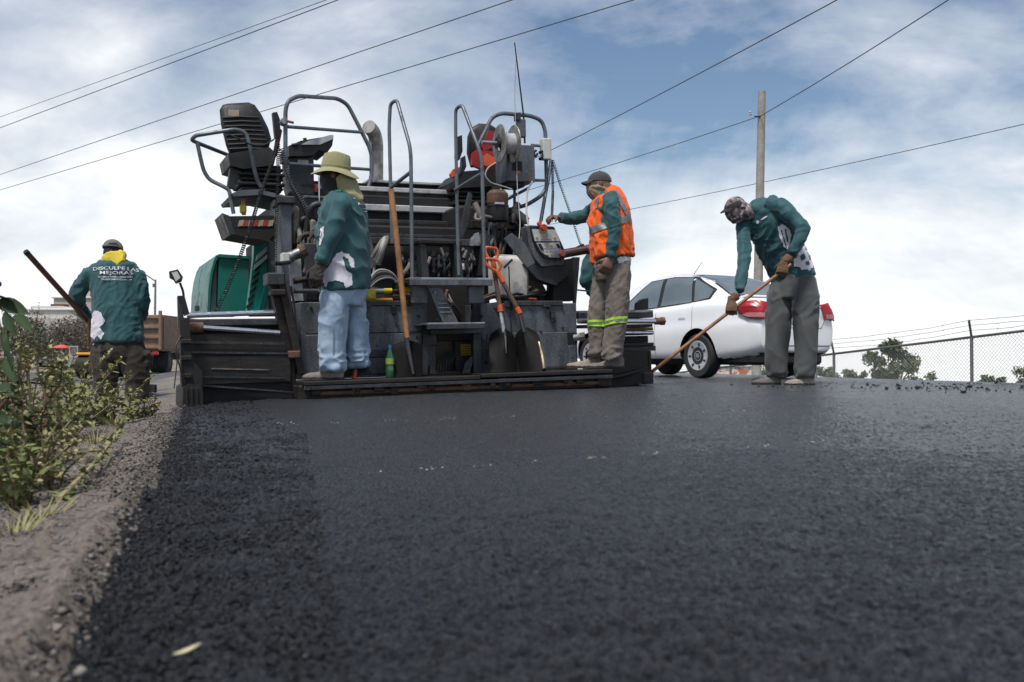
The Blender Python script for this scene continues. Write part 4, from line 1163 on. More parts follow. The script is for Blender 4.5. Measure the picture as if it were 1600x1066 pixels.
limetape = mat('lime_reflective_tape', (.42, .72, .04), .6, var=.08, scale=20)
greencol = cloth('green_collar', (.03, .22, .12), .8)
N = NT('camo_balaclava')
c_ = N.mix(N.ramp(N.noise(13, 4, .6, dist=.6), [(.44, 0), (.50, 1)]), (.030, .022, .026), (.16, .125, .135))
c_ = N.mix(N.ramp(N.noise(19, 4, .6, N.vec((1, 1, 1), (3, 5, 1)), dist=.6), [(.55, 0), (.60, 1)]), c_, (.38, .34, .36))
N.col(c_); N.rough(.85); N.bump(N.noise(60, 4, .6), .3, .006)
camo = N.m

class Person:
    def __init__(self, label, base, Y0, Fv):
        self.root = thing('person', label, 'person', base, 'road workers'); self.Y0 = Y0; self.F = Vector(Fv).normalized(); self.body = MB()
    def p(self, px, py, dy=0): return W(px, py, self.Y0 + dy)
    def limb(self, mb, pts, grow=0.0, n=14):
        chain(mb, [(self.p(q[0], q[1], q[2]), q[3] + grow, (q[4] if len(q) > 4 else q[3]) + grow) for q in pts], self.F, n)
    def head(self, px, py, dy, F_=None, up=Vector((0, 0, 1)), k=1.0):
        F_ = (Vector(F_) if F_ else self.F).normalized(); c_ = self.p(px, py, dy); mb = self.body
        ball(mb, c_, .076 * k, .096 * k, .115 * k, F_, up)
        s = up.cross(F_).normalized()
        ball(mb, c_ + F_ * .03 - up * .065, .055, .062, .055, F_, up, 10)            # jaw
        mb.tube([c_ + F_ * .085 + up * .02, c_ + F_ * .112 - up * .018, c_ + F_ * .085 - up * .03], [.010, .015, .010], 7)   # nose
        for q in (-1, 1):
            ball(mb, c_ + s * (.078 * q) - F_ * .008, .014, .024, .034, F_, up, 8)    # ears
            ball(mb, c_ + s * (.031 * q) + F_ * .082 + up * .014, .014, .010, .010, F_, up, 8)
        mb.tube([c_ + F_ * .085 - up * .062 - s * .024, c_ + F_ * .094 - up * .060, c_ + F_ * .085 - up * .062 + s * .024], .008, 6)
        self.hc, self.hF, self.hup = c_, F_, up
        return c_
    def garment(self, name, mb, m, voxel=.013, smooth=4, wr=None, seed=0, parent=None):
        me = fused(mb, voxel, smooth)
        if wr: wrinkle(me, wr, seed)
        return link(name, toloc(me, self.root), m, parent or self.root, 70)
    def finish(self, voxel=.011):
        o = link('body', toloc(fused(self.body, voxel, 3), self.root), skin, self.root, 70); return o
    def glove(self, w, d, n, m, cuff_to, curl=(25, 30, 25), thumb=1, sc_=1.22, th=20, ta=40):
        mb = MB(); hand(mb, w, d, n, curl, thumb, sc_, .0, th, ta)
        mb.tube([w + (cuff_to - w).normalized() * .07, w], [.046, .034], 12)
        hand(self.body, w, d, n, curl, thumb, 1.0, 0, th, ta)
        me = fused(mb, .0065, 2); wrinkle(me, [(.0025, .02, (1, 0, .3), .5, None)], 3)
        return link('glove', toloc(me, self.root), m, self.root, 70)
    def cap(self, m, crown=(.084, .105, .075), lift=.045, bill=True, billm=None, bdir=None, tilt=0):
        c_ = self.hc + self.hup * lift; mb = MB()
        s = self.hup.cross(self.hF).normalized(); rg = []
        for i in range(8):
            a = i / 7 * math.pi * .49
            rr = math.cos(a); z = math.sin(a) * crown[2] * 1.05
            rg.append([c_ + self.hup * (z - .012) + s * (math.cos(2 * math.pi * k / 20) * crown[0] * rr * 1.04) + self.hF * (math.sin(2 * math.pi * k / 20) * crown[1] * rr * 1.02) for k in range(20)])
        mb.loft(rg)
        o = link('cap', toloc(self._me(mb), self.root), m, self.root, 50)
        MB().lathe([(.008, 0), (.007, .006), (.002, .009)], c_ + self.hup * (crown[2] * 1.03 - .012) - self.root.location, self.hup, 8).build('cap_button', m, o)
        if bill:
            bd = (Vector(bdir) if bdir else self.hF).normalized(); bs = self.hup.cross(bd).normalized(); b_ = MB(); top = []; bot = []
            for i in range(9):
                a = -1.15 + 2.3 * i / 8
                for lst, off in ((top, .004), (bot, -.004)):
                    lst.append((c_ + bd * (math.cos(a) * crown[1] * .85) + bs * (math.sin(a) * crown[0] * .98) + self.hup * (off - .002),
                                c_ + bd * (crown[1] * .75 + math.cos(a) * .085 + .0) + bs * (math.sin(a) * .075) + self.hup * (off - .022 - .018 * abs(math.sin(a)) ** 2)))
            V = []; Fc = []
            for i in range(9): V += [top[i][0], top[i][1], bot[i][1], bot[i][0]]
            for i in range(8):
                for k in range(4): Fc.append((i * 4 + k, i * 4 + (k + 1) % 4, i * 4 + 4 + (k + 1) % 4, i * 4 + 4 + k))
            Fc += [(0, 1, 2, 3), (32, 35, 34, 33)]
            b_.add([v_ - self.root.location for v_ in V], Fc); b_.build('cap_bill', billm or m, o, 50)
        return o
    def _me(self, mb):
        me = bpy.data.meshes.new('m'); me.from_pydata(mb.v, [], mb.f)
        bm = bmesh.new(); bm.from_mesh(me); bmesh.ops.recalc_face_normals(bm, faces=bm.faces); bm.to_mesh(me); bm.free(); return me

def on_plank(px, y):
    q = pv(px, 585, y); return PM @ Vector((q.x, y, wz + .002 if px < 752 else wz + .014))
UP = Vector((0, 0, 1))
def zfun(lo, hi, soft=.08):                                    # zone of height, world z
    return lambda co: np.clip((co[:, 2] - lo) / soft, 0, 1) * np.clip((hi - co[:, 2]) / soft, 0, 1)

# ---------------------------------------------------------- man in pale jeans and bucket hat, left end of the walkway
b0 = on_plank(528, .20)
A_ = Person('worker in olive bucket hat and pale jeans standing on the walkway\'s left end', b0, b0.y, (-.90, .43, 0))
dz = .0
A_.head(523, 277, 0, (-.97, .1, 0))
A_.limb(A_.body, [(535, 312, 0, .06), (529, 290, 0, .055)])
torso = [(541, 301, 0, .075, .07), (539, 308, 0, .15, .10), (538, 318, 0, .20, .135), (537, 335, 0, .222, .165), (536, 360, 0, .225, .185), (537, 390, 0, .228, .195), (538, 420, 0, .232, .197), (540, 446, 0, .228, .190), (541, 456, 0, .222, .182)]
arm_n = [(536, 314, -.15, .078), (532, 322, -.19, .080), (525, 346, -.23, .074), (517, 372, -.25, .067), (508, 394, -.26, .058), (501, 411, -.27, .050)]
arm_f = [(530, 318, .15, .075), (512, 345, .24, .066), (499, 362, .18, .056), (494, 366, .15, .046)]
A_.limb(A_.body, [(q[0], q[1], q[2], q[3] * .86, q[4] * .86) for q in torso])
for arm in (arm_n, arm_f): A_.limb(A_.body, [(q[0], q[1], q[2], q[3] * .62) for q in arm])
s_ = MB(); A_.limb(s_, torso, 0, 24); A_.limb(s_, arm_n); A_.limb(s_, arm_f)
shirt = A_.garment('shirt', s_, teal, .011, 4, [(.012, .095, (.75, 0, -.6), .22, None), (.010, .045, (.85, 0, -.45), .25, lambda co: np.clip((-.02 - (co[:, 0] - A_.p(528, 0).x)) / .08, 0, 1))], 11)
leg_n = [(526, 446, -.08, .10), (523, 470, -.10, .112), (521, 505, -.10, .106), (519, 540, -.10, .100), (519, 568, -.10, .094), (521, 580, -.10, .088)]
leg_f = [(549, 446, .08, .10), (553, 475, .08, .104), (556, 510, .08, .094), (559, 545, .08, .088), (561, 564, .08, .084), (561, 572, .08, .078)]
hip = [(540, 440, 0, .185, .165), (538, 458, 0, .19, .17), (538, 478, 0, .17, .15)]
for q in (leg_n, leg_f): A_.limb(A_.body, [(p[0], p[1], p[2], p[3] * .6) for p in q])
A_.limb(A_.body, [(p[0], p[1], p[2], p[3] * .85, p[4] * .85) for p in hip])
t_ = MB(); A_.limb(t_, leg_n, 0, 18); A_.limb(t_, leg_f, 0, 18); A_.limb(t_, hip, 0, 18)
zb = b0.z
trous = A_.garment('trousers', t_, denim_m, .010, 3, [(.012, .10, (.35, 0, -1), .25, None), (.015, .05, (1, 0, .12), .2, zfun(zb - .1, zb + .30, .14)), (.008, .06, (.9, 0, .5), .25, zfun(zb + .36, zb + .62, .1))], 21)
decal('frayed_tear', [jag([(490, 473), (496, 476), (494, 482), (497, 489), (491, 490)], .8, 3)], trous, A_.root, cloth('frayed_white_denim', (.52, .58, .64)), .003)
MB().tube([A_.p(521 + .0 * k, 462 + k * 14, -.211 + .004 * abs(k - 3)) - A_.root.location for k in range(9)], .0035, 5).build('side_seam', cloth('seam_denim', (.17, .25, .36)), trous)
for nm, (hx, ly, dxy, L, pt) in enumerate(((536, .12, (-1, -.05), .315, 0), (578, .30, (-1, .12), .30, R(8)))):
    h_ = on_plank(hx, ly); h_.z += .035 if pt else 0
    shoe(A_.root, h_, dxy, L, bootm if nm == 0 else blackc, solem, 'shoe', pt)
w_ = A_.p(499.5, 414, -.27); A_.glove(w_, A_.p(492, 440, -.28) - w_, Vector((.25, 1, 0)), glovem, A_.p(503, 404, -.27), (35, 45, 35), -1, 1.35)
w_ = A_.p(493, 366, .15); A_.glove(w_, A_.p(476, 367, .10) - w_, Vector((0, 0, -1)), glovem, A_.p(500, 363, .16), (20, 40, 30), 1, 1.2)
# bucket hat: crown, drooping brim, neck flap
hc = A_.p(524.5, 266, 0); tilt = Vector((.10, 0, 1)).normalized(); sx = Vector((1, 0, -.10)).normalized(); sy_ = Vector((0, 1, 0))
def hring(r, z, wob=0, oval=1.12, n=28, ph=0): return [hc - A_.root.location + tilt * (z + wob * math.sin(3 * 2 * math.pi * k / n + ph)) + sx * (math.cos(2 * math.pi * k / n) * r * oval) + sy_ * (math.sin(2 * math.pi * k / n) * r) for k in range(n)]
crown = MB().loft([hring(.104, -.008), hring(.104, .02), hring(.101, .055), hring(.097, .095, .002), hring(.088, .122, .003), hring(.06, .134, .003), hring(.02, .137)]).build('bucket_hat', olive, A_.root, 40)
MB().loft([hring(.103, .004), hring(.125, -.010, .006), hring(.150, -.028, .010), hring(.168, -.046, .013), hring(.170, -.050, .013), hring(.150, -.034, .010), hring(.103, -.004)], cap=False).build('hat_brim', olive, crown, 60)
MB().loft([hring(.105, .012), hring(.106, .016), hring(.106, .028), hring(.104, .032)], cap=False).build('hat_band', cloth('olive_band', (.23, .222, .115)), crown, 60)
f_ = MB(); A_.limb(f_, [(533, 276, .0, .088, .08), (540, 288, 0, .092, .085), (547, 298, 0, .10, .07), (556, 307, -.02, .085, .035), (565, 314, -.03, .03, .02)], 0, 16)
A_.garment('neck_flap', f_, olive, .009, 4, [(.008, .05, (.7, 0, -.7), .3, None)], 31, crown)
f_ = MB(); ball(f_, A_.hc + Vector((-.012, 0, -.025)), .088, .106, .120, A_.hF); A_.limb(f_, [(520, 288, 0, .075), (528, 304, 0, .07)])
A_.garment('face_mask', f_, blackc, .010, 4, [(.006, .04, (1, 0, .4), .3, None)], 32)
MB().tube([A_.p(514, 307, -.02) - A_.root.location, A_.p(524, 300, -.09) - A_.root.location, A_.p(534, 299, -.10) - A_.root.location], .016, 8).build('collar', greencol, shirt)
# print on the shirt
decal('shirt_print', [jag(q, .9, 4 + i) for i, q in enumerate((
    [(503, 434), (510, 420), (519, 408), (525, 397), (533, 393), (537, 396), (535, 404), (539, 416), (543, 427), (546, 436), (550, 428), (550, 446), (541, 450), (536, 441), (524, 438), (513, 441), (510, 449), (505, 447)],
    [(533, 394), (545, 397), (553, 408), (554, 418), (549, 419), (546, 412), (544, 404), (536, 401)],
    [(501, 357), (507, 354), (506, 368), (502, 382), (499, 384), (500, 368)]))], shirt, A_.root, printw)
text_decal('back_lettering', 'DISCULPE LAS', 563, 312, 4.6, .28, shirt, A_.root, printw, 22)
text_decal('back_lettering', 'MEJORAS', 567, 319, 4.6, .1, shirt, A_.root, printw, 15)
text_decal('back_lettering', 'ESTAMOS TRABAJANDO PARA', 570, 326.5, 1.6, .08, shirt, A_.root, printw, 11)
text_decal('back_lettering', 'TRANSFORMAR CULIACÁN', 571, 331, 1.6, .08, shirt, A_.root, printw, 9)
A_.finish()

# ---------------------------------------------------------- man in the orange vest, right end of the walkway
b0 = on_plank(945, .20)
B_ = Person('worker in orange reflective vest reaching for the control panel', b0, b0.y, (-.93, .30, 0))
B_.head(937, 289, 0, (-1, .05, 0))
B_.limb(B_.body, [(948, 316, 0, .06), (940, 298, 0, .056)])
torso = [(945, 297, 0, .07, .07), (949, 304, 0, .14, .09), (951, 313, 0, .185, .115), (953, 330, 0, .205, .145), (955, 360, 0, .205, .158), (957, 392, 0, .20, .155), (958, 410, 0, .20, .152), (958, 416, 0, .195, .15)]
arm_n = [(953, 308, -.13, .070), (955, 320, -.19, .072), (958, 342, -.21, .066), (959, 362, -.22, .061), (957, 384, -.22, .054), (954, 401, -.21, .046)]
arm_f = [(943, 312, .13, .070), (932, 325, .19, .066), (912, 339, .16, .058), (890, 342, .08, .050), (875, 341, .02, .042)]
for tt, k in ((torso, .86),): B_.limb(B_.body, [(q[0], q[1], q[2], q[3] * k, q[4] * k) for q in tt])
for arm in (arm_n, arm_f): B_.limb(B_.body, [(q[0], q[1], q[2], q[3] * .66) for q in arm])
w_ = B_.p(954, 402, -.21); B_.limb(B_.body, [(955, 396, -.21, .030), (953, 405, -.21, .028)])
hand(B_.body, w_, B_.p(945, 424, -.23) - w_, Vector((-.1, 1, 0)), (28, 42, 35), -1, 1.18)
w_ = B_.p(873, 340.5, .02); hand(B_.body, w_, B_.p(861, 339, -.02) - w_, Vector((0, 0, -1)), (40, 45, 35), 1, 1.05)
s_ = MB(); B_.limb(s_, torso, 0, 22); B_.limb(s_, arm_n); B_.limb(s_, arm_f)
shirtB = B_.garment('shirt', s_, teal, .011, 4, [(.009, .07, (.8, 0, -.5), .25, None), (.004, .035, (.9, .1, .35), .25, None)], 41)
decal('shirt_print', [jag([(964, 403), (972, 401), (986, 402), (987, 410), (978, 413), (972, 407), (966, 411)], .9, 8)], shirtB, B_.root, printw)
vt = [(946, 299, 0, .09, .08), (950, 303, 0, .155, .105), (952, 311, 0, .178, .128), (953, 328, 0, .195, .160), (955, 360, 0, .205, .178), (957, 390, 0, .212, .182), (958, 402, 0, .212, .180)]
s_ = MB(); B_.limb(s_, vt, 0, 24)
B_.limb(s_, [(934, 320, .03, .10, .05), (930, 350, .02, .12, .06), (931, 385, .02, .11, .055), (932, 412, .02, .08, .04)], 0, 14)
vest = B_.garment('safety_vest', s_, orangec, .010, 4, [(.012, .085, (.35, 0, -1), .25, None), (.006, .04, (.6, .2, -.8), .3, None)], 51)
decal('reflective_band', [[(919, 356), (934, 351), (952, 345), (968, 340), (985, 335), (985, 346), (968, 351), (952, 356), (934, 362), (921, 367)]], vest, B_.root, greyref, .006)
decal('reflective_band', [[(957, 297), (964, 299), (976, 320), (984, 337), (979, 341), (970, 322)]], vest, B_.root, greyref, .006)
decal('reflective_band', [[(932, 312), (937, 306), (934, 325), (930, 327)]], vest, B_.root, greyref, .006)
leg_b = [(965, 408, -.07, .10), (966, 430, -.09, .106), (965, 470, -.09, .100), (962, 505, -.09, .094), (959, 540, -.09, .090), (956, 553, -.09, .084), (957, 561, -.09, .076)]
leg_a = [(945, 408, .07, .10), (942, 440, .06, .098), (937, 475, .05, .090), (932, 505, .05, .084), (933, 540, .05, .068), (931, 556, .05, .062)]
hip = [(957, 404, 0, .17, .15), (956, 420, 0, .18, .155), (955, 440, 0, .15, .14)]
for q in (leg_a, leg_b): B_.limb(B_.body, [(p[0], p[1], p[2], p[3] * .6) for p in q])
B_.limb(B_.body, [(p[0], p[1], p[2], p[3] * .85, p[4] * .85) for p in hip])
t_ = MB(); B_.limb(t_, leg_a, 0, 18); B_.limb(t_, leg_b, 0, 18); B_.limb(t_, hip, 0, 18)
zb = b0.z
trous = B_.garment('trousers', t_, khaki, .010, 3, [(.009, .09, (.2, 0, -1), .25, None), (.015, .055, (1, 0, .2), .22, zfun(zb - .1, zb + .22, .1)), (.004, .03, (.6, 0, .6), .4, None)], 61)
decal('reflective_band', [[(914, 500), (930, 500), (946, 499), (946, 510), (930, 510), (915, 509)], [(946.5, 499), (960, 495), (982, 494), (982, 504), (960, 505), (946.5, 509)]], trous, B_.root, limetape, .006)
decal('reflective_stripe', [[(914, 503.3), (946, 502.8), (946, 506), (915, 506)], [(946.5, 502.6), (960, 498.6), (982, 497.6), (982, 500.8), (960, 501.8), (946.5, 505.6)]], trous, B_.root, greyref, .008)
for hx, ly, dxy, L, m in ((975, .16, (-1, -.02), .315, bootm), (938, .30, (-1, .05), .30, boott)):
    shoe(B_.root, on_plank(hx, ly), dxy, L, m, solem)
f_ = MB(); ball(f_, B_.hc + Vector((-.008, 0, -.035)), .090, .108, .108, B_.hF); B_.limb(f_, [(938, 296, 0, .092, .085), (943, 305, 0, .088, .08), (947, 312, 0, .10, .085)])
B_.garment('face_scarf', f_, tanc, .009, 4, [(.010, .035, (1, 0, -.25), .22, None)], 71)
B_.cap(capm, (.088, .105, .088), .040, True)
B_.finish(.0085)

# ---------------------------------------------------------- raking man in slate trousers
YR = 9.75
C_ = Person('worker in slate trousers and camouflage balaclava bending over a rake', Vector((W(1236, 600, YR).x, YR, g(2.7, YR) + .012)), YR, (-.75, -.66, 0))
up_c = Vector((-.30, -.18, .93)).normalized(); Fh = Vector((-.82, -.30, -.42)).normalized(); Fh = (Fh - up_c * Fh.dot(up_c)).normalized()
C_.head(1150, 329, -.02, Fh, up_c)
C_.limb(C_.body, [(1186, 336, .02, .065), (1162, 330, 0, .058)])
torso = [(1172, 326, 0, .075, .075), (1181, 328, 0, .13, .10), (1190, 335, 0, .205, .125), (1201, 351, 0, .232, .150), (1213, 374, .02, .235, .165), (1226, 401, .04, .228, .172), (1236, 424, .05, .222, .168), (1242, 440, .05, .215, .160)]
arm_l = [(1204, 318, -.10, .082), (1216, 322, -.17, .085), (1238, 340, -.27, .076), (1254, 358, -.33, .070), (1248, 378, -.35, .058), (1238, 397, -.36, .049)]
arm_r = [(1172, 342, .08, .080), (1162, 356, .06, .080), (1162, 384, -.06, .070), (1163, 408, -.16, .062), (1159, 432, -.24, .054), (1155, 455, -.31, .047)]
C_.limb(C_.body, [(q[0], q[1], q[2], q[3] * .86, q[4] * .86) for q in torso])
for arm in (arm_l, arm_r): C_.limb(C_.body, [(q[0], q[1], q[2], q[3] * .62) for q in arm])
s_ = MB(); C_.limb(s_, torso, 0, 24); C_.limb(s_, arm_l); C_.limb(s_, arm_r)
shirtC = C_.garment('shirt', s_, teal, .011, 4, [(.011, .10, (.55, .2, .8), .22, None), (.005, .05, (.9, 0, .3), .22, None)], 81)
decal('shirt_print', [jag(q, 1.0, 20 + i) for i, q in enumerate((
    [(1215, 354), (1222, 350), (1232, 356), (1236, 366), (1234, 380), (1232, 392), (1224, 384), (1219, 372)],
    [(1246, 398), (1256, 384), (1262, 376), (1268, 388), (1273, 402), (1276, 418), (1268, 419), (1264, 424), (1258, 417), (1252, 422), (1248, 414), (1241, 417), (1240, 408)]))], shirtC, C_.root, printw)
decal('print_pattern', [jag(q, .6, 60 + i, 3) for i, q in enumerate(([(1250, 400), (1256, 396), (1258, 403), (1253, 408)], [(1262, 392), (1266, 390), (1268, 398), (1264, 402)], [(1258, 410), (1263, 407), (1265, 413), (1260, 415)], [(1220, 360), (1222, 359), (1229, 384), (1227, 384)], [(1226, 358), (1228, 358), (1232, 378), (1230, 379)]))], shirtC, C_.root, teal, .0065)
decal('chest_mark', [[(1182, 345), (1185, 344), (1187, 347), (1185, 350), (1182, 349)], [(1188, 344), (1193, 340), (1199, 337), (1199, 339), (1193, 343)]], shirtC, C_.root, printw, .005)
leg_r = [(1226, 436, .10, .115), (1219, 462, .08, .132), (1216, 495, .06, .122), (1215, 530, .05, .116), (1214, 562, .04, .112), (1214, 584, .04, .106), (1214, 590, .04, .098)]
leg_l = [(1256, 436, -.04, .115), (1258, 465, -.08, .128), (1259, 500, -.10, .116), (1259, 535, -.10, .110), (1258, 568, -.10, .108), (1257, 586, -.10, .104), (1257, 591, -.10, .096)]
hip = [(1241, 430, .05, .205, .16), (1240, 448, .04, .215, .165), (1239, 470, .02, .19, .15)]
for q in (leg_r, leg_l): C_.limb(C_.body, [(p[0], p[1], p[2], p[3] * .55) for p in q])
C_.limb(C_.body, [(p[0], p[1], p[2], p[3] * .85, p[4] * .85) for p in hip])
t_ = MB(); C_.limb(t_, leg_r, 0, 18); C_.limb(t_, leg_l, 0, 18); C_.limb(t_, hip, 0, 18)
zb = C_.root.location.z
C_.garment('trousers', t_, greyc, .011, 3, [(.009, .12, (.25, 0, -1), .18, None), (.010, .07, (1, 0, .25), .25, zfun(zb - .1, zb + .25, .12)), (.008, .07, (.8, 0, .55), .22, zfun(zb + .55, zb + .95, .12))], 91)
gy = lambda x, y: g(x, y) + .014
for hx, dy, dxy, L, m in ((1218, .05, (-1, -.25), .29, bootm), (1271, -.10, (-1, -.22), .30, boott)):
    q = C_.p(hx, 600, dy); q.z = gy(q.x, q.y); shoe(C_.root, q, dxy, L, m, solem)
f_ = MB(); ball(f_, C_.hc - Fh * .005, .100, .118, .134, Fh, up_c); C_.limb(f_, [(1158, 332, 0, .095), (1170, 333, 0, .085), (1178, 333, .01, .088)])
C_.garment('balaclava', f_, camo, .009, 4, [(.009, .05, (.6, 0, .8), .3, None)], 101)
C_.cap(blackc, (.090, .112, .070), .052, True)
# the rake: its handle runs through both hands
HT, HB = W(1236, 413, 9.36), W(990, 603, 9.44)
hdir = (HB - HT).normalized()
def on_handle(px):
    t = (px - 1236) / (990 - 1236)
    lo, hi = 0, 1
    for _ in range(40):
        m_ = (lo + hi) / 2; q = HT.lerp(HB, m_)
        sx_ = q.x / q.y * FPX + CX
        if sx_ > px: lo = m_
        else: hi = m_
    return HT.lerp(HB, lo)
for px, wr_, arm, tb in ((1222, (1236, 400, -.36), arm_l, -1), (1143, (1154, 459, -.32), arm_r, 1)):
    hp_ = on_handle(px); w_ = C_.p(*wr_)
    dirn = (hp_ - w_); dirn = (dirn - hdir * dirn.dot(hdir) * .55)
    nn_ = Vector((-.35, .75, -.4)) if tb == -1 else Vector((.35, .85, -.1))
    nn_ = (nn_ - hdir * nn_.dot(hdir)).normalized()
    w2 = hp_ - dirn.normalized() * .095 - nn_ * .030
    C_.glove(w2, dirn, nn_, glovet, w_, (62, 75, 55), tb, 1.3, 70, 12)
    C_.limb(C_.body, [(wr_[0], wr_[1], wr_[2], .03), (wr_[0] - 2, wr_[1] + 4, wr_[2], .028)])
C_.finish()

# ---------------------------------------------------------- worker on the shoulder seen from behind
YD = 10.2
gx = W(186, 600, YD).x
D_ = Person('worker with yellow neck cloth seen from behind on the weedy shoulder', Vector((gx, YD, g(gx, YD))), YD, (.10, 1, 0))
D_.head(176, 394, .03, (.05, 1, -.2), Vector((0, .2, 1)).normalized())
D_.limb(D_.body, [(177, 420, 0, .065), (176, 402, .02, .06)])
torso = [(177, 405, 0, .085, .08), (177, 409, 0, .16, .10), (177, 415, 0, .235, .12), (178, 425, 0, .268, .135), (179, 440, 0, .255, .145), (181, 465, 0, .25, .158), (183, 500, 0, .258, .165), (185, 528, 0, .268, .172), (185, 535, 0, .265, .170)]
arm_l = [(152, 424, 0, .070), (139, 431, 0, .082), (126, 449, .02, .078), (119, 466, .05, .072), (128, 486, .25, .060), (146, 498, .36, .050)]
arm_r = [(204, 424, 0, .070), (214, 432, 0, .080), (221, 452, .0, .074), (223, 475, .02, .070), (217, 498, .22, .060), (203, 505, .34, .050)]
D_.limb(D_.body, [(q[0], q[1], q[2], q[3] * .86, q[4] * .86) for q in torso])
for arm, dd in ((arm_l, 1), (arm_r, -1)):
    D_.limb(D_.body, [(q[0], q[1], q[2], q[3] * .62) for q in arm])
    e = arm[-1]; w_ = D_.p(e[0], e[1], e[2]); hand(D_.body, w_, Vector((.7 * dd, .6, -.25)), Vector((0, .2, -1)), (55, 65, 50), dd, 1.05, 0, 40)
s_ = MB(); D_.limb(s_, torso, 0, 24); D_.limb(s_, arm_l); D_.limb(s_, arm_r)
shirtD = D_.garment('shirt', s_, teal, .012, 5, [(.011, .10, (.15, 0, 1), .2, None), (.008, .05, (.9, 0, .4), .25, lambda co: np.clip((np.abs(co[:, 0] - D_.p(182, 0).x) - .2) / .08, 0, 1)), (.005, .04, (.5, 0, .8), .4, None)], 111)
text_decal('back_lettering', 'DISCULPE LAS', 181, 419.3, 4.9, .03, shirtD, D_.root, printw, 71, .0022)
text_decal('back_lettering', 'MEJORAS', 181.5, 426.6, 4.9, .01, shirtD, D_.root, printw, 51)
text_decal('back_lettering', 'ESTAMOS TRABAJANDO PARA', 181, 433, 2.2, .01, shirtD, D_.root, printw, 54)
text_decal('back_lettering', 'TRANSFORMAR CULIACÁN', 182, 437, 2.2, .01, shirtD, D_.root, printw, 47)
decal('shirt_print', [jag(q, .7, 30 + i) for i, q in enumerate(([(143, 494), (149, 485), (158, 488), (164, 501), (162, 506), (157, 500), (153, 506), (159, 516), (163, 520), (158, 531), (152, 524), (148, 531), (142, 526)],))], shirtD, D_.root, printw)
leg_l = [(167, 536, 0, .11, .11), (163, 556, 0, .135, .12), (163, 585, 0, .125, .11), (166, 615, 0, .115, .10), (168, 638, 0, .11, .10)]
leg_r = [(206, 536, 0, .11, .11), (211, 556, 0, .132, .12), (213, 585, 0, .122, .11), (214, 610, 0, .112, .10), (214, 634, 0, .105, .10)]
hip = [(186, 528, 0, .215, .135), (186, 542, 0, .24, .155), (187, 560, 0, .21, .14)]
for q in (leg_l, leg_r): D_.limb(D_.body, [(p[0], p[1], p[2], p[3] * .6) for p in q])
D_.limb(D_.body, [(p[0], p[1], p[2], p[3] * .85, p[4] * .85) for p in hip])
t_ = MB(); D_.limb(t_, leg_l, 0, 18); D_.limb(t_, leg_r, 0, 18); D_.limb(t_, hip, 0, 18)
t_.box(D_.p(232, 562, 0), (.05, .12, .18), None, .02); t_.box(D_.p(144, 570, 0), (.05, .12, .18), None, .02)
D_.garment('trousers', t_, brownc, .012, 3, [(.010, .10, (.3, 0, -1), .22, None), (.008, .07, (1, 0, .2), .25, None)], 121)
for hx in (168, 216):
    q = D_.p(hx, 640, -.06); q.z = g(q.x, q.y) + .01; shoe(D_.root, q, (.25, 1), .30, bootm, solem)
f_ = MB(); ball(f_, D_.hc + Vector((0, -.008, -.01)), .088, .104, .10, D_.hF)
D_.garment('hair', f_, mat('black_hair', (.012, .010, .010), .6, var=.3, scale=40), .009, 3, [(.006, .02, (0, 0, 1), .3, None)], 5)
cp = D_.cap(cloth('grey_cap_cloth', (.13, .125, .12), .85), (.096, .112, .095), .045, True)
MB().tube([D_.hc + Vector((x, y, .055)) - D_.root.location for x, y in ((-.075, -.072), (-.04, -.104), (0, -.114), (.04, -.104), (.075, -.072))], .008, 6).build('cap_strap', MATS['grey_cap_cloth'], cp)
decal('cap_opening', [[(168, 384), (171, 379.5), (182, 379.5), (185, 384)]], D_.cap(MATS['grey_cap_cloth'], (.0965, .1125, .0955), .045, False), D_.root, blackc, .003)
f_ = MB(); D_.limb(f_, [(177, 397, 0, .104, .095), (178, 403, -.005, .135, .105), (181, 409, -.045, .135, .075), (187, 416, -.095, .075, .035)], 0, 16)
D_.garment('neck_cloth', f_, yellowc, .009, 4, [(.008, .045, (.6, 0, -.7), .3, None)], 131)
D_.finish()

# ---------------------------------------------------------- worker mostly hidden beyond the paver
YE = 10.6
gx = W(948, 600, YE).x
E_ = Person('worker mostly hidden behind the man in the orange vest', Vector((gx, YE, g(gx, YE))), YE, (-.5, .87, 0))
E_.head(948, 368, 0)
E_.limb(E_.body, [(948, 395, 0, .06), (948, 378, 0, .055)])
torso = [(947, 386, 0, .08, .08), (947, 392, 0, .16, .10), (947, 402, 0, .205, .125), (948, 430, 0, .20, .14), (949, 470, 0, .20, .14), (949, 482, 0, .20, .14)]
arm_l = [(926, 400, -.02, .078), (922, 410, -.03, .078), (918, 425, -.05, .070), (915, 440, -.05, .064), (921, 452, .05, .052), (926, 460, .12, .046)]
arm_r = [(968, 398, 0, .078), (974, 425, 0, .066), (974, 450, .05, .058), (968, 468, .15, .046)]
E_.limb(E_.body, [(q[0], q[1], q[2], q[3] * .86, q[4] * .86) for q in torso])
for arm, dd in ((arm_l, 1), (arm_r, -1)):
    E_.limb(E_.body, [(q[0], q[1], q[2], q[3] * .62) for q in arm])
    e = arm[-1]; w_ = E_.p(e[0], e[1], e[2]); hand(E_.body, w_, Vector((.6 * dd, .5, -.4)), Vector((0, .3, -1)), (45, 55, 45), dd, 1.1)
s_ = MB(); E_.limb(s_, torso, 0, 20); E_.limb(s_, arm_l); E_.limb(s_, arm_r)
E_.garment('shirt', s_, teal, .013, 4, [(.010, .06, (.7, 0, .6), .25, None)], 141)
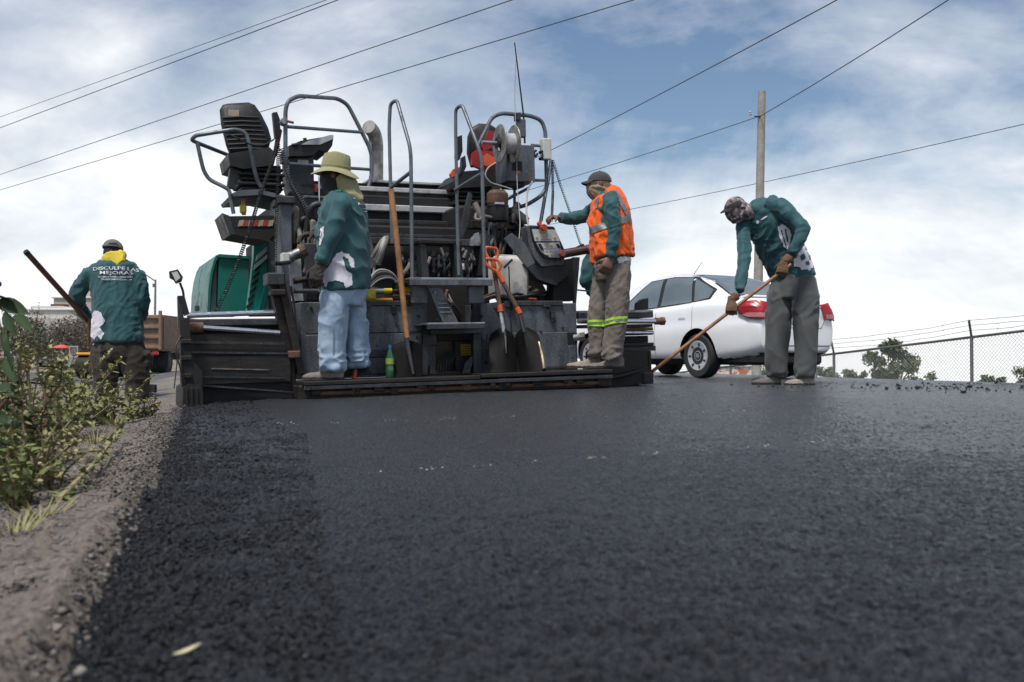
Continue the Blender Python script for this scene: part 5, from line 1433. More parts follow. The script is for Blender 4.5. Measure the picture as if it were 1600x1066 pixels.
leg_l = [(938, 478, 0, .11), (938, 520, 0, .10), (938, 560, 0, .09), (938, 595, 0, .085)]; leg_r = [(960, 478, 0, .11), (960, 520, 0, .10), (960, 560, 0, .09), (960, 595, 0, .085)]
hip = [(949, 470, 0, .17, .14), (949, 492, 0, .17, .14)]
t_ = MB()
for q in (leg_l, leg_r, hip): E_.limb(t_, q, 0, 14); E_.limb(E_.body, [(p[0], p[1], p[2], p[3] * .7) for p in q])
E_.garment('trousers', t_, brownc, .013, 3, [(.010, .08, (.3, 0, -1), .25, None)], 151)
for hx in (938, 960):
    q = E_.p(hx, 600, 0); q.z = g(q.x, q.y) + .01; shoe(E_.root, q, (-.4, .9), .29, bootm, solem)
E_.cap(capm)
E_.finish()
# ================================================================== tools and small things on the walkway
wood = mat('worn_wood', (.33, .155, .062), .55, var=.3, scale=9, dirt=(.10, .055, .03), dscale=6, damt=.4)
woodd = mat('dark_wood', (.085, .032, .022), .5, var=.3, scale=9)
woodg = mat('brown_wood', (.12, .070, .048), .6, var=.3, scale=12)
blade = mat('tarred_blade', (.0045, .0043, .0043), .6, .0, spec=.12, var=.3, scale=6, dirt=(.011, .008, .006), dscale=4, damt=.15, streak=(1, 1, .4))
bladeb = mat('rubbed_blade', (.20, .17, .12), .4, .7, var=.3, scale=8, dirt=(.05, .035, .02), dscale=6, damt=.5)
def PW(px, py, y): return PM @ pv(px, py, y)
def scoop(root, base, tip_dir, side, nrm, L, Wd, m, round_=.5, name='blade', arch=.05):
    # a shovel pan standing on its cutting edge: base = centre of the edge, tip_dir = up towards the socket
    rg = []; nrow = 9; ncol = 11
    for i in range(nrow):
        t = i / (nrow - 1)
        hw = Wd / 2 * (1 if t < 1 - round_ else math.sqrt(max(.02, 1 - ((t - 1 + round_) / round_) ** 2.6)) * .92 + .08)
        row = []
        for k in range(ncol):
            q = -1 + 2 * k / (ncol - 1)
            dep = arch * (1 - q * q) * (.55 + .45 * t) + (.018 * math.exp(-(q / .12) ** 2) * t)
            row.append(base + tip_dir * (t * L) + side * (q * hw) + nrm * dep)
        rg.append(row)
    mb = MB(); mb.loft(rg, cap=False, closed=False)
    back = [[p - nrm * .004 for p in r_] for r_ in rg]
    mb.loft([r_[::-1] for r_ in back], cap=False, closed=False)
    mb.v = [tuple(Vector(v_) - root.location) for v_ in mb.v]
    return mb.build(name, m, root, 40)
pxax = PM.to_3x3() @ Vector((1, 0, 0)); pyax = PM.to_3x3() @ Vector((0, 1, 0)); pzax = PM.to_3x3() @ Vector((0, 0, 1))
# shovel with the long pale wooden handle, upside down against the box
base = PW(638, 585, .20); base = PM @ Vector((pv(636, 585, .20).x, .20, wz + .004))
sh = thing('shovel', 'long wooden handled square shovel standing beside the step handrail', 'shovel', base, 'shovels leaning on the paver')
top = PW(637, 532, .33)
tip = (top - base).normalized()
scoop(sh, base, tip, pxax, (-pyax).normalized() * .6, (top - base).length, .255, blade, .12, 'blade', .04)
LL = lambda r_, pts: [Vector(p) - r_.location for p in pts]
MB().tube(LL(sh, [PW(646, 585, .155), PW(637, 540, .24), PW(634, 515, .26)]), [.010, .020, .021], 10).build('socket', steel, sh)
MB().tube(LL(sh, [PW(636, 528, .25), PW(628, 450, .27), PW(620, 375, .29), PW(611, 296, .31)]), [.0225, .024, .024, .023], 12).build('handle', wood, sh)
# two scoops with orange D grips
for (bx_, by_, tx_, ty_, hx_, hy_, gx_, gy_, lab, rub, yo) in (
    (788, 584, 784, 513, 771, 413, 765, 405, 'scoop shovel with orange grip, left of the leaning pair, broad black pan', 0, .20),
    (832, 583, 821, 512, 779, 428, 769, 414, 'scoop shovel with orange grip, right of the pair, pan rubbed bare at its edge', 1, .14)):
    base = PM @ Vector((pv(bx_, by_, yo).x, yo, wz + .016))
    s2_ = thing('shovel', lab, 'shovel', base, 'shovels leaning on the paver')
    top = PW(tx_, ty_, yo + .20)
    tip = (top - base).normalized()
    sd_ = pxax if not rub else (pxax * .62 + pyax * -.78).normalized()
    nr_ = (-pyax) if not rub else (-pyax * .7 - pxax * .72).normalized()
    pan = scoop(s2_, base, tip, sd_, nr_, (top - base).length, .250, blade, .42, 'blade', .055)
    if rub:
        pan_r = MB().tube(LL(s2_, [base - sd_ * -.118 + nr_ * .012 + tip * .02, base + sd_ * .122 + nr_ * .014 + tip * .15, base + sd_ * .112 + nr_ * .015 + tip * .28]), [.018, .020, .012], 8).build('rubbed_edge', bladeb, s2_)
    else:
        MB().tube(LL(s2_, [base + tip * .18 + nr_ * .066, base + tip * .32 + nr_ * .072, top + nr_ * .045]), [.004, .012, .018], 8).build('blade_rib', steel, s2_)
    mid = PW(tx_ - (2 if not rub else 9), ty_ - (26 if not rub else 22), yo + .22)
    end = PW(hx_, hy_, yo + .26)
    MB().tube(LL(s2_, [top - tip * .05 + nr_ * .045, mid]), [.021, .017], 10).build('socket', rubber if rub else wornm, s2_)
    MB().tube(LL(s2_, [mid, mid + (end - mid).normalized() * .06]), [.027, .026], 12).build('ferrule', orange, s2_)
    MB().tube(LL(s2_, [mid + (end - mid).normalized() * .05, end]), [.021, .020], 10).build('shaft', woodg, s2_)
    u_ = (end - mid).normalized(); sx2 = pxax if not rub else (pxax * .9 - pyax * .4).normalized()
    grip = MB()
    a = end + u_ * .02
    grip.tube(LL(s2_, [end - u_ * .08, a]), [.024, .022], 10)
    grip.tube(LL(s2_, [a, a + u_ * .05 + sx2 * .055, a + u_ * .12 + sx2 * .06, a + u_ * .13 - sx2 * .06, a + u_ * .05 - sx2 * .055, a]), .0135, 9, .03)
    grip.build('grip', orange, s2_, 50)
# white tub
p = PM @ Vector((pv(794, 462, .72).x, .72, pv(794, 463, .60).z))
tub = thing('plastic_tub', 'white plastic tub standing on the tool box behind the shovels', 'tub', p)
whitepl = mat('dusty_white_plastic', (.55, .54, .52), .45, var=.08, scale=6, dirt=(.22, .19, .16), dscale=7, damt=.45)
h_ = (pv(794, 400, .72) - pv(794, 462, .72)).length
mb = MB(); rg = []
for t, k in ((0, .93), (.05, .98), (.85, 1.0), (.95, .95), (1.0, .80)):
    rg.append([Vector((x * k, y * k, t * h_)) for x, y in ((-.155, -.10), (-.13, -.125), (.13, -.125), (.155, -.10), (.155, .10), (.13, .125), (-.13, .125), (-.155, .10))])
mb.loft(rg).build('shell', whitepl, tub, 40)
MB().box((0, 0, h_ + .006), (.22, .17, .014), None, .005).build('lid', whitepl, tub)
tub.rotation_euler = (0, 0, PT)
# T-handled probe
p0 = PW(800, 530, .40)
pr = thing('probe_rod', 'thin black T-handled probe rod leaning in front of the white tub', 'probe', p0)
mb = MB().tube(LL(pr, [PW(800, 555, .40), PW(795, 416, .50)]), .006, 7)
mb.build('rod', black, pr)
MB().tube(LL(pr, [PW(788, 418, .49), PW(800, 406, .52)]), .011, 8).build('cross_handle', black, pr)
# bottles
def bottle(px, py, y, H, rad, liquid, capc, label, z=None):
    b = PM @ Vector((pv(px, py, y).x, y, wz + .002)) if z is None else PW(px, py, y)
    t = thing('drink_bottle', label, 'bottle', b, 'bottles left on the paver')
    MB().lathe([(rad * .85, 0), (rad, .01), (rad, H * .30), (rad * .92, H * .36), (rad, H * .42), (rad, H * .62), (rad * .4, H * .86), (rad * .36, H * .92)], (0, 0, 0), (0, 0, 1), 16).build('body', liquid, t, 50)
    MB().lathe([(rad * .45, H * .90), (rad * .45, H), (rad * .30, H * 1.01)], (0, 0, 0), (0, 0, 1), 14).build('cap', capc, t)
    MB().lathe([(rad * 1.02, H * .42), (rad * 1.02, H * .60)], (0, 0, 0), (0, 0, 1), 16, cap=False).build('wrapper', mat('lime_wrapper', (.22, .30, .05), .5, var=.2, scale=30), t)
    return t
bottle(609, 586, .20, .26, .034, mat('green_bottle', (.022, .10, .04), .15, var=.2, scale=8, coat=.4), mat('blue_cap', (.03, .10, .32), .4), 'green drink bottle with blue cap standing left of the wooden shovel')
bt_ = bottle(571, 442, .60, .22, .033, mat('pale_green_bottle', (.16, .30, .20), .15, var=.2, scale=8, coat=.4), mat('purple_cap', (.045, .03, .12), .4), 'pale green bottle with dark purple cap behind the jeans', 1)
bt_.location = PM @ Vector((pv(571, 442, .60).x, .60, pv(571, 472, .44).z + .004))
p = PW(573, 590, .24)
ct = thing('crushed_can', 'small red and lime crushed can behind the heel of the jeans man', 'can', PM @ Vector((pv(553, 585, .26).x, .26, wz + .002)))
MB().lathe([(.016, 0), (.019, .006), (.016, .02), (.019, .04), (.016, .055), (.017, .065), (.013, .07)], (0, 0, 0), (.15, .1, 1), 12).build('shell', mat('red_can', (.55, .05, .04), .4, var=.3, scale=30), ct)
MB().lathe([(.012, .070), (.011, .073)], (0, 0, 0), (.15, .1, 1), 12).build('lid', limetape, ct)
# yellow roller level lying on the tool box
zt = pv(600, 471, .42).z + .03
lv = thing('roller_tool', 'yellow ended grey bar tool lying on the left tool box', 'tool', PM @ Vector((pv(575, 465, .55).x, .55, zt)))
lv.rotation_euler = (0, -PTILT, PT)
x0 = 0; k_ = lambda px: pv(px, 460, .55).x - pv(575, 465, .55).x
MB().tube([(k_(560), 0, .065), (k_(604), .0, .065)], .016, 10).build('bar', lightbar, lv)
MB().tube([(k_(600), 0, .065), (k_(612), 0, .065)], .022, 10).build('bar_sleeve', yellowm, lv)
MB().tube([(k_(611), 0, .065), (k_(632), 0, .070)], .010, 8).build('bar_rod', steel, lv)
MB().box((k_(636), 0, .072), (.05, .05, .045), None, .012).build('end_knob', yellowm, lv)
MB().box((k_(577), -.02, .03), (.085, .10, .10), None, .018).build('wheel_block', yellowm, lv)
MB().tube([(k_(575), -.09, .035), (k_(575), .06, .035)], .035, 12).build('wheel', yellowm, lv)
MB().tube([(k_(585), .03, .012), (k_(645), .03, .012)], .020, 8).build('lower_bar', woodg, lv)
MB().tube([(k_(585), -.01, -.012), (k_(612), -.01, -.012)], .016, 8).build('amber_tube', mat('amber', (.5, .22, .02), .4), lv)
# rakes
rk = thing('rake', 'long wooden handled asphalt rake held by the bending worker', 'rake', HB, 'asphalt rakes')
MB().tube(LL(rk, [HT, HT.lerp(HB, .5), HB]), [.0165, .0165, .0165], 12).build('handle', mat('rake_wood', (.27, .125, .058), .5, var=.25, scale=8, dirt=(.09, .05, .03), dscale=6, damt=.35), rk)
zg = g(HB.x, HB.y) + .014
hx2 = Vector((.35, .93, 0)).normalized()
MB().tube(LL(rk, [HT.lerp(HB, .88), HB, Vector((HB.x - .03, HB.y, zg + .06))]), [.020, .022, .018], 10).build('socket', burnt, rk)
mb = MB().box(Vector((HB.x - .04, HB.y, zg + .045)) - rk.location, (.02, .50, .085), Matrix.Rotation(R(-20), 3, 'Z') @ Matrix.Rotation(R(-25), 3, 'Y'), .004)
mb.build('head', black, rk)
for k in range(9):
    q = Vector((HB.x - .05 + (k - 4) * .019, HB.y + (k - 4) * .052, zg + .012))
    MB().box(q - rk.location, (.012, .02, .05), None, .003).build('tine', burnt, rk)
T0, T1 = W(41, 394, 9.62), W(143, 508, 10.42)
dT = (T1 - T0).normalized()
e_ = T1 + dT * ((g(T1.x + .6, T1.y + .5) + .03 - T1.z) / dT.z)
rk2 = thing('rake', 'dark red handled rake held by the worker with yellow neck cloth', 'rake', e_, 'asphalt rakes')
MB().tube(LL(rk2, [T0, T1, e_]), .027, 12).build('handle', woodd, rk2)
MB().tube(LL(rk2, [T0 - dT * .012, T0 + dT * .02]), [.026, .030], 12).build('butt', rubber, rk2)
MB().box(Vector((0, 0, .03)), (.03, .42, .09), Matrix.Rotation(R(35), 3, 'Z'), .005).build('head', black, rk2)
MB().tube(LL(rk2, [W(139, 498, 10.35), W(139, 540, 10.45)]), .016, 8).build('pale_stave', wood, rk2)
# pale leaf on the asphalt
q = gpix(292, 1041, .02)
lf = MB(); top = []; 
for i in range(9):
    t = i / 8; w2 = .0065 * math.sin(math.pi * t) ** .8 + .0004
    x = (t - .5) * .030; z = .006 + .010 * t * t
    top.append([(x, -w2 + .004 * math.sin(3 * t), z + .002), (x, .004 * math.sin(3 * t), z), (x, w2 + .004 * math.sin(3 * t), z + .002)])
lf.loft(top, cap=False, closed=False)
lf.loft([[(a, b, c - .0008) for a, b, c in r_][::-1] for r_ in top], cap=False, closed=False)
o = lf.build('dry_leaf', mat('dry_leaf', (.50, .46, .30), .7, var=.2, scale=80), None, 60)
o.location = (q.x, q.y, q.z + .006); o.rotation_euler = (0, 0, R(18))
tag(o, 'small pale dry leaf lying on the dark asphalt near the camera', 'leaf')
# ================================================================== white sedan
N = NT('white_car_paint')
N.col(N.mix(N.ramp(N.noise(3, 5, .6), [(.3, 0), (.7, 1)]), (.78, .79, .80), (.83, .835, .845)))
N.rough(.32); N.b.inputs['Coat Weight'].default_value = .8; N.b.inputs['Coat Roughness'].default_value = .06
carw = N.m
glassm = mat('tinted_glass', (.12, .15, .165), .06, 0, var=.15, scale=2, spec=.9)
carblk = mat('car_black_trim', (.015, .015, .016), .5, var=.2)
taill = mat('red_lamp', (.30, .008, .013), .28, var=.35, scale=14)
lampw = mat('clear_lamp', (.42, .16, .17), .3, var=.2, scale=18)
hub = mat('silver_hubcap', (.50, .51, .52), .32, .6, var=.08, scale=12)
tyre = mat('car_tyre', (.018, .018, .019), .8, var=.3, scale=15, bump=.3, bscale=70)
AC = R(30)
cw = W(1098, 594, 13.3)
cg = g(cw.x, cw.y) + .012
car = thing('parked_car', 'white sedan parked on the road beyond the bending worker', 'car', (cw.x, cw.y, cg))
fd = Vector((-math.sin(AC), math.cos(AC), 0)); lf_ = Vector((-fd.y, fd.x, 0))
car.location = Vector((cw.x, cw.y, cg)) - lf_ * .735                     # origin: under the middle of the rear axle
car.rotation_euler = (0, 0, math.atan2(fd.y, fd.x))                       # local x ahead, y left, z up
# body: cross sections along x, half profile (y, z)
def hwid(x):
    if x < -.45: return .835 - .20 * ((-.45 - x) / .55) ** 2.2
    if x > 2.7: return .845 - .22 * ((x - 2.7) / .65) ** 2.2
    return .845
def ztop(x):                                                              # deck line at the centre
    return float(np.interp(x, [-1.0, -.97, -.90, -.62, -.40, -.05, .55, 1.1, 1.65, 2.05, 2.35, 2.9, 3.2, 3.35], [.88, .985, 1.045, 1.050, 1.085, 1.33, 1.475, 1.485, 1.40, 1.15, .985, .90, .78, .66]))
def zbelt(x): return float(np.interp(x, [-1.0, -.9, -.4, .2, 1.2, 2.1, 2.8, 3.2, 3.35], [.86, .965, 1.00, .985, .93, .895, .83, .74, .62]))
def zbot(x): return float(np.interp(x, [-1.0, -.8, -.4, 2.9, 3.35], [.36, .27, .21, .19, .30]))
xs_ = [-1.0, -.985, -.94, -.86, -.74, -.60, -.46, -.32, -.16, 0.02, .22, .45, .75, 1.1, 1.45, 1.7, 1.9, 2.08, 2.25, 2.5, 2.8, 3.05, 3.22, 3.32, 3.35]
rg = []
for x in xs_:
    w_ = hwid(x); zt_ = ztop(x); zb_ = zbot(x); be = min(zbelt(x), zt_ - .012)
    cab = max(0.0, zt_ - be)
    tw = .57 if cab > .25 else .57 + (w_ * .86 - .57) * (1 - min(1, cab / .25))   # half width at the top edge
    pr_ = [(0, zb_), (w_ * .80, zb_), (w_ * .95, zb_ + .05), (w_ * .985, zb_ + .16), (w_ * 1.0, zb_ + .30 * (be - zb_) / .75 + .05), (w_ * 1.0, zb_ + .62 * (be - zb_)), (w_ * .975, zb_ + .70 * (be - zb_)), (w_ * .965, be - .05), (w_ * .93, be),
           (w_ * .90 + (tw - w_ * .90) * .10, be + cab * .08), (w_ * .90 + (tw - w_ * .90) * .42, be + cab * .42), (w_ * .90 + (tw - w_ * .90) * .80, be + cab * .80), (tw * .93, be + cab * .935), (tw * .70, be + cab * .985), (0, zt_)]
    full = [(x, y, z) for y, z in pr_] + [(x, -y, z) for y, z in pr_[-2:0:-1]]
    rg.append(full)
mb = MB(); mb.loft(rg)
me = mb.build('tmp_body', carw); 
me.modifiers.new('s', 'SUBSURF').levels = 2
cut = MB()
for ax_ in (0.0, 2.52):
    for sg in (-1, 1):
        cut.tube([(ax_, sg * .55, .305), (ax_, sg * 1.0, .305)], .365, 40)
cu = cut.build('tmp_cut', carblk)
bo = me.modifiers.new('b', 'BOOLEAN'); bo.object = cu; bo.operation = 'DIFFERENCE'; bo.solver = 'EXACT'
dg = bpy.context.evaluated_depsgraph_get()
bodym = bpy.data.meshes.new_from_object(me.evaluated_get(dg))
bpy.data.objects.remove(me); bpy.data.objects.remove(cu)
bodym.materials.clear()
body = link('body', bodym, carw, car, 32)
body.data.materials.append(carblk)
for p in body.data.polygons:
    c_ = p.center
    for ax_ in (0.0, 2.52):
        if (c_.x - ax_) ** 2 + (c_.z - .305) ** 2 < .3652 ** 2 and abs(c_.y) > .4: p.material_index = 1
    if c_.z < .27: p.material_index = 1
cbvh = BVHTree.FromPolygons([v_.co[:] for v_ in bodym.vertices], [p.vertices[:] for p in bodym.polygons])
def stick(name, poly2, org, ux, uy, dirn, m, lift=.005, grid=.06, parent=None, thick=0):
    org, ux, uy, dirn = Vector(org), Vector(ux).normalized(), Vector(uy).normalized(), Vector(dirn).normalized()
    bm = bmesh.new(); bm.faces.new([bm.verts.new((a, b, 0)) for a, b in poly2]); bmesh.ops.triangulate(bm, faces=bm.faces[:])
    for ax_ in (0, 1):
        vv = [v_.co[ax_] for v_ in bm.verts]; k = min(vv) + grid
        while k < max(vv):
            co = [0, 0, 0]; no = [0, 0, 0]; co[ax_] = k; no[ax_] = 1
            bmesh.ops.bisect_plane(bm, geom=bm.verts[:] + bm.edges[:] + bm.faces[:], plane_co=co, plane_no=no); k += grid
    bad = []
    for v_ in bm.verts:
        s = org + ux * v_.co.x + uy * v_.co.y
        h, n_2, _, _ = cbvh.ray_cast(s, dirn)
        if h is None: bad.append(v_); continue
        if n_2.dot(dirn) > 0: n_2 = -n_2
        v_.co = h + n_2 * (lift * .4) - dirn * (lift * .8)
    bmesh.ops.delete(bm, geom=bad, context='VERTS')
    me_ = bpy.data.meshes.new(name); bm.to_mesh(me_); bm.free()
    return link(name, me_, m, parent or car, 60)
# windows, from the left: x, z
for sg in (1, -1):
    og, dr = (0, 3 * sg, 0), (0, -sg, 0)
    fr_ = [(1.92, .955), (1.30, 1.385), (.78, 1.415), (.30, 1.385), (-.17, 1.185), (-.14, 1.055), (.45, 1.005), (1.25, .965)]
    stick('window_trim', fr_, og, (1, 0, 0), (0, 0, 1), dr, carblk, .007)
    stick('window', [(1.84, .97), (1.28, 1.365), (.98, 1.39), (.93, .985)], og, (1, 0, 0), (0, 0, 1), dr, glassm, .012)
    stick('window', [(.86, .995), (.90, 1.395), (.76, 1.398), (.36, 1.375), (.20, 1.025)], og, (1, 0, 0), (0, 0, 1), dr, glassm, .012)
    stick('window', [(.15, 1.032), (.30, 1.355), (.05, 1.26), (-.13, 1.175), (-.11, 1.068)], og, (1, 0, 0), (0, 0, 1), dr, glassm, .012)
    for a, b in (((.895, .30), (.905, .96)), ((.10, .66), (.13, 1.00)), ((1.98, .33), (2.02, .92))):
        stick('door_seam', [(a[0] - .004, a[1]), (a[0] + .004, a[1]), (b[0] + .004, b[1]), (b[0] - .004, b[1])], og, (1, 0, 0), (0, 0, 1), dr, mat('seam_grey', (.16, .16, .17), .6), .002)
    for x in (.22, 1.08):
        hd_ = stick('door_handle', [(x, .865), (x + .04, .882), (x + .15, .882), (x + .17, .868), (x + .14, .853), (x + .03, .852)], og, (1, 0, 0), (0, 0, 1), dr, carw, .028, .03)
    stick('sill_trim', [(.42, .205), (2.1, .200), (2.1, .26), (.42, .265)], og, (1, 0, 0), (0, 0, 1), dr, carblk, .004)
# rear window: y, z cast forward
stick('rear_window_trim', [(-.60, 1.095), (.60, 1.095), (.52, 1.41), (.40, 1.43), (-.40, 1.43), (-.52, 1.41)], (-3, 0, 0), (0, 1, 0), (0, 0, 1), (1, 0, 0), carblk, .003)
stick('rear_window', [(-.575, 1.108), (.575, 1.108), (.50, 1.395), (.38, 1.415), (-.38, 1.415), (-.50, 1.395)], (-3, 0, 0), (0, 1, 0), (0, 0, 1), (1, 0, 0), glassm, .007)
stick('windscreen', [(-.60, 1.02), (.60, 1.02), (.50, 1.38), (-.50, 1.38)], (6, 0, 0), (0, 1, 0), (0, 0, 1), (-1, 0, 0), glassm, .007)
# lamps that wrap round the rear corners
for sg in (1, -1):
    dv = Vector((1, -.95 * sg, 0)).normalized(); ux = Vector((-dv.y, dv.x, 0)) * (-sg) ; og = Vector((-.72, .62 * sg, 0)) - dv * 2
    q = stick('tail_lamp', [(-.11, .90), (-.09, .85), (.02, .785), (.19, .765), (.33, .775), (.35, .96), (.20, .985), (.10, 1.0), (-.04, .99), (-.13, .95)], og, ux, (0, 0, 1), dv, taill, .026, .02)
    stick('lamp_trim', [(-.12, .90), (-.10, .838), (.02, .770), (.205, .752), (.205, .768), (.02, .786), (-.08, .856), (-.10, .91)], og, ux, (0, 0, 1), dv, carblk, .029, .02, q)
    stick('lamp_lens', [(-.06, .815), (.02, .79), (.30, .785), (.31, .84), (.0, .845)], og, ux, (0, 0, 1), dv, lampw, .030, .02, q)
    stick('lamp_rib', [(-.12, .915), (.18, .905), (.18, .912), (-.12, .922)], og, ux, (0, 0, 1), dv, mat('deep_red', (.18, .004, .008), .2), .029, .02, q)
# boot lid, bumper lines, plate recess
def seam(pts, w2=.005):
    for a, b in zip(pts[:-1], pts[1:]):
        d_ = (Vector(b) - Vector(a)).normalized(); n_2 = Vector((-d_.y, d_.x)) * w2
        stick('boot_seam', [Vector(a) + n_2, Vector(b) + n_2, Vector(b) - n_2, Vector(a) - n_2], (-3, 0, 0), (0, 1, 0), (0, 0, 1), (1, 0, 0), MATS['seam_grey'], .002)
seam([(.56, .99), (.50, .80), (.42, .66), (-.42, .66), (-.50, .80), (-.56, .99)])
stick('bumper_line', [(-.62, .42), (.62, .42), (.62, .435), (-.62, .435)], (-3, 0, 0), (0, 1, 0), (0, 0, 1), (1, 0, 0), MATS['seam_grey'], .002)  # thin grey line across the bumper
stick('bumper_valance', [(-.55, .29), (.55, .29), (.60, .34), (-.60, .34)], (-3, 0, 0), (0, 1, 0), (0, 0, 1), (1, 0, 0), carblk, .004)
stick('number_plate', [(-.18, .72), (.18, .72), (.18, .84), (-.18, .84)], (-3, 0, 0), (0, 1, 0), (0, 0, 1), (1, 0, 0), offwhite, .008)
MB().box((-.55, .0, 1.075), (.12, 1.05, .022), Matrix.Rotation(R(10), 3, 'Y'), .009).build('boot_spoiler', carw, car)
MB().tube([(1.05, 0, 1.485), (.86, 0, 1.66)], [.006, .003], 6).build('aerial', carblk, car)
for sg in (1, -1):
    mr = MB(); ball(mr, Vector((1.72, sg * .93, 1.00)), .10, .06, .065, Vector((1, 0, 0))); mr.build('wing_mirror', carw, car, 60)
MB().box((1.0, 0, .26), (3.6, 1.35, .16), None, .04).build('underbody', carblk, car)
MB().box((-.62, .1, .24), (.35, .8, .12), None, .03).build('silencer', burnt, car)
def wheel(x, sg):
    o_ = Vector((x, sg * .735, .300))
    t_ = MB().lathe([(.19, -.09), (.225, -.095), (.275, -.095), (.295, -.075), (.300, -.04), (.300, .04), (.295, .075), (.275, .095), (.225, .095), (.19, .085)], o_, (0, sg, 0), 36).build('wheel', tyre, car, 40)
    MB().lathe([(.02, .070), (.06, .086), (.085, .082), (.15, .088), (.190, .094), (.203, .088), (.203, .05), (.02, .05)], o_, (0, sg, 0), 32).build('hubcap', hub, t_, 30)
    for k in range(7):
        an = 2 * math.pi * k / 7
        rad_ = Vector((math.cos(an), 0, math.sin(an))); tn = Vector((-math.sin(an), 0, math.cos(an)))
        pts_ = [o_ + Vector((0, sg * .0905, 0)) + rad_ * a + tn * b for a, b in ((.125, -.006), (.145, -.018), (.172, -.018), (.174, .006), (.15, .010), (.128, .006))]
        MB().prism(pts_, (0, sg * .006, 0)).build('hub_slot', carblk, t_)
    MB().lathe([(.04, .088), (.03, .094)], o_, (0, sg, 0), 14).build('hub_badge', wornm, t_)
for x in (0.0, 2.52):
    for sg in (1, -1): wheel(x, sg)
# seats seen faintly through the glass are left dark
# ================================================================== poles, wires, fence, far things
concrete = mat('weathered_pole', (.30, .285, .26), .85, var=.15, scale=3, dirt=(.20, .185, .165), dscale=5, damt=.5, bump=.3, bscale=30)
cablem = mat('power_cable', (.035, .037, .042), .6, var=.1)
pb = W(1180, 600, 30.0); zb = g(pb.x, pb.y)
pole = thing('utility_pole', 'weathered grey utility pole rising behind the white sedan', 'pole', (pb.x, pb.y, zb - .05))
pt_ = W(1190.5, 143, 30.0) - pole.location; at_ = W(1189, 181, 29.85)
MB().tube([(0, 0, 0), pt_ * .5, pt_], [.155, .135, .112], 14).build('shaft', concrete, pole, 40)
MB().tube([at_ - pole.location + Vector((-.2, 0, -.02)), at_ - pole.location + Vector((.12, .1, 0))], .02, 7).build('bracket', steel, pole)
MB().lathe([(.03, 0), (.05, .03), (.03, .06), (.05, .09), (.02, .12)], at_ - pole.location + Vector((-.33, -.1, 0)), (-.2, 0, 1), 10).build('insulator', lightbar, pole)
MB().box(pt_ * .55 + Vector((-.16, -.1, 0)), (.10, .06, .14), None, .02).build('clamp', steel, pole)
def wire(a, b, r_, label, sag=.3, ext=(0, 0)):
    a, b = Vector(a), Vector(b); d = b - a
    a2, b2 = a - d * ext[0], b + d * ext[1]
    pts_ = []
    for i in range(33):
        t = i / 32; p = a2.lerp(b2, t); p.z -= sag * 4 * t * (1 - t); pts_.append(p)
    o = MB().tube(pts_, r_ * .68, 6).build('overhead_wire', cablem, None, 60)
    return tag(o, label, 'power line', 'overhead wires')
def hp(px, py, h):                                          # the point at a pixel, h metres above the eye
    d = ray(px, py); return CAMP + d * (h / d.z)
for (p, q, h, r_, lab) in (
    ((0, 183), (510, 0), 9.0, .012, 'thin upper wire of the close pair crossing the top left sky'),
    ((0, 200), (528, 0), 8.6, .017, 'thick lower wire of the close pair crossing the top left sky'),
    ((0, 273), (800, 0), 7.2, .015, 'overhead wire passing above the left operator seat'),
    ((0, 297), (990, 0), 6.4, .014, 'lowest left overhead wire passing behind the left operator seat')):
    wire(hp(*p, h), hp(*q, h), r_, lab, .0, (.8, .8))
wire(hp(865, 222, 7.6), hp(1285, 0, 7.6), .018, 'dark overhead wire rising right from the paver control box', .25, (1.2, .6))
wire(at_, hp(1468, 0, 7.45), .018, 'overhead wire rising right from the utility pole', .12, (0, .8))
wire(hp(870, 278, 7.0), at_, .016, 'overhead wire running left from the utility pole behind the vest man', .15, (1.0, 0))
wire(hp(1000, 318, 5.8), hp(1600, 185, 6.1), .015, 'lowest right overhead wire crossing behind the utility pole', .2, (.5, .5))
# ---------------- chain link fence
galv = mat('dull_galvanised', (.16, .165, .17), .5, .5, var=.2, scale=6)
Af, Bf = W(1303, 553, 21.0), W(1518, 527, 18.0)
dirf = (Bf - Af)
posts = [Af - dirf * 2, Af - dirf, Af, Bf, Bf + dirf * 1.0, Bf + dirf * 2.0]
fence = thing('chain_link_fence', 'chain link fence with barbed wire beyond the right road edge', 'fence', (Af.x, Af.y, g(Af.x, Af.y)))
fo = fence.location
HF = 2.0
for p in posts:
    zg = g(p.x, p.y) - .1
    po = MB().tube([Vector((p.x, p.y, zg)) - fo, p - fo + Vector((0, 0, .03))], .030, 9).build('post', galv, fence)
    MB().tube([p - fo, p - fo + Vector((-.10, -.12, .30))], .022, 7).build('barb_arm', galv, po)
MB().tube([posts[0] - fo, posts[-1] - fo], .024, 8).build('top_rail', galv, fence)
wl = galv
for k in range(3):
    f_ = .4 + .3 * k; off = Vector((-.10, -.12, .30)) * f_
    pts_ = []
    rr_ = random.Random(k)
    for i in range(len(posts) - 1):
        for j in range(12):
            t = j / 12; p = posts[i].lerp(posts[i + 1], t) - fo + off; p.z -= .05 * math.sin(math.pi * t) * rr_.uniform(.7, 1.3); pts_.append(p)
    mb = MB().tube(pts_, .004, 4)
    for q in pts_[::2]: mb.tube([q - Vector((.015, 0, .02)), q + Vector((.015, 0, .02))], .003, 3)
    mb.build('barbed_strand', galv, fence)
u_ = dirf.normalized(); Lf = (posts[-1] - posts[0]).length; o0 = posts[0]
mesh_ = MB(); step_ = .072; HFm = 2.1
nW = int((Lf + HFm) / step_)
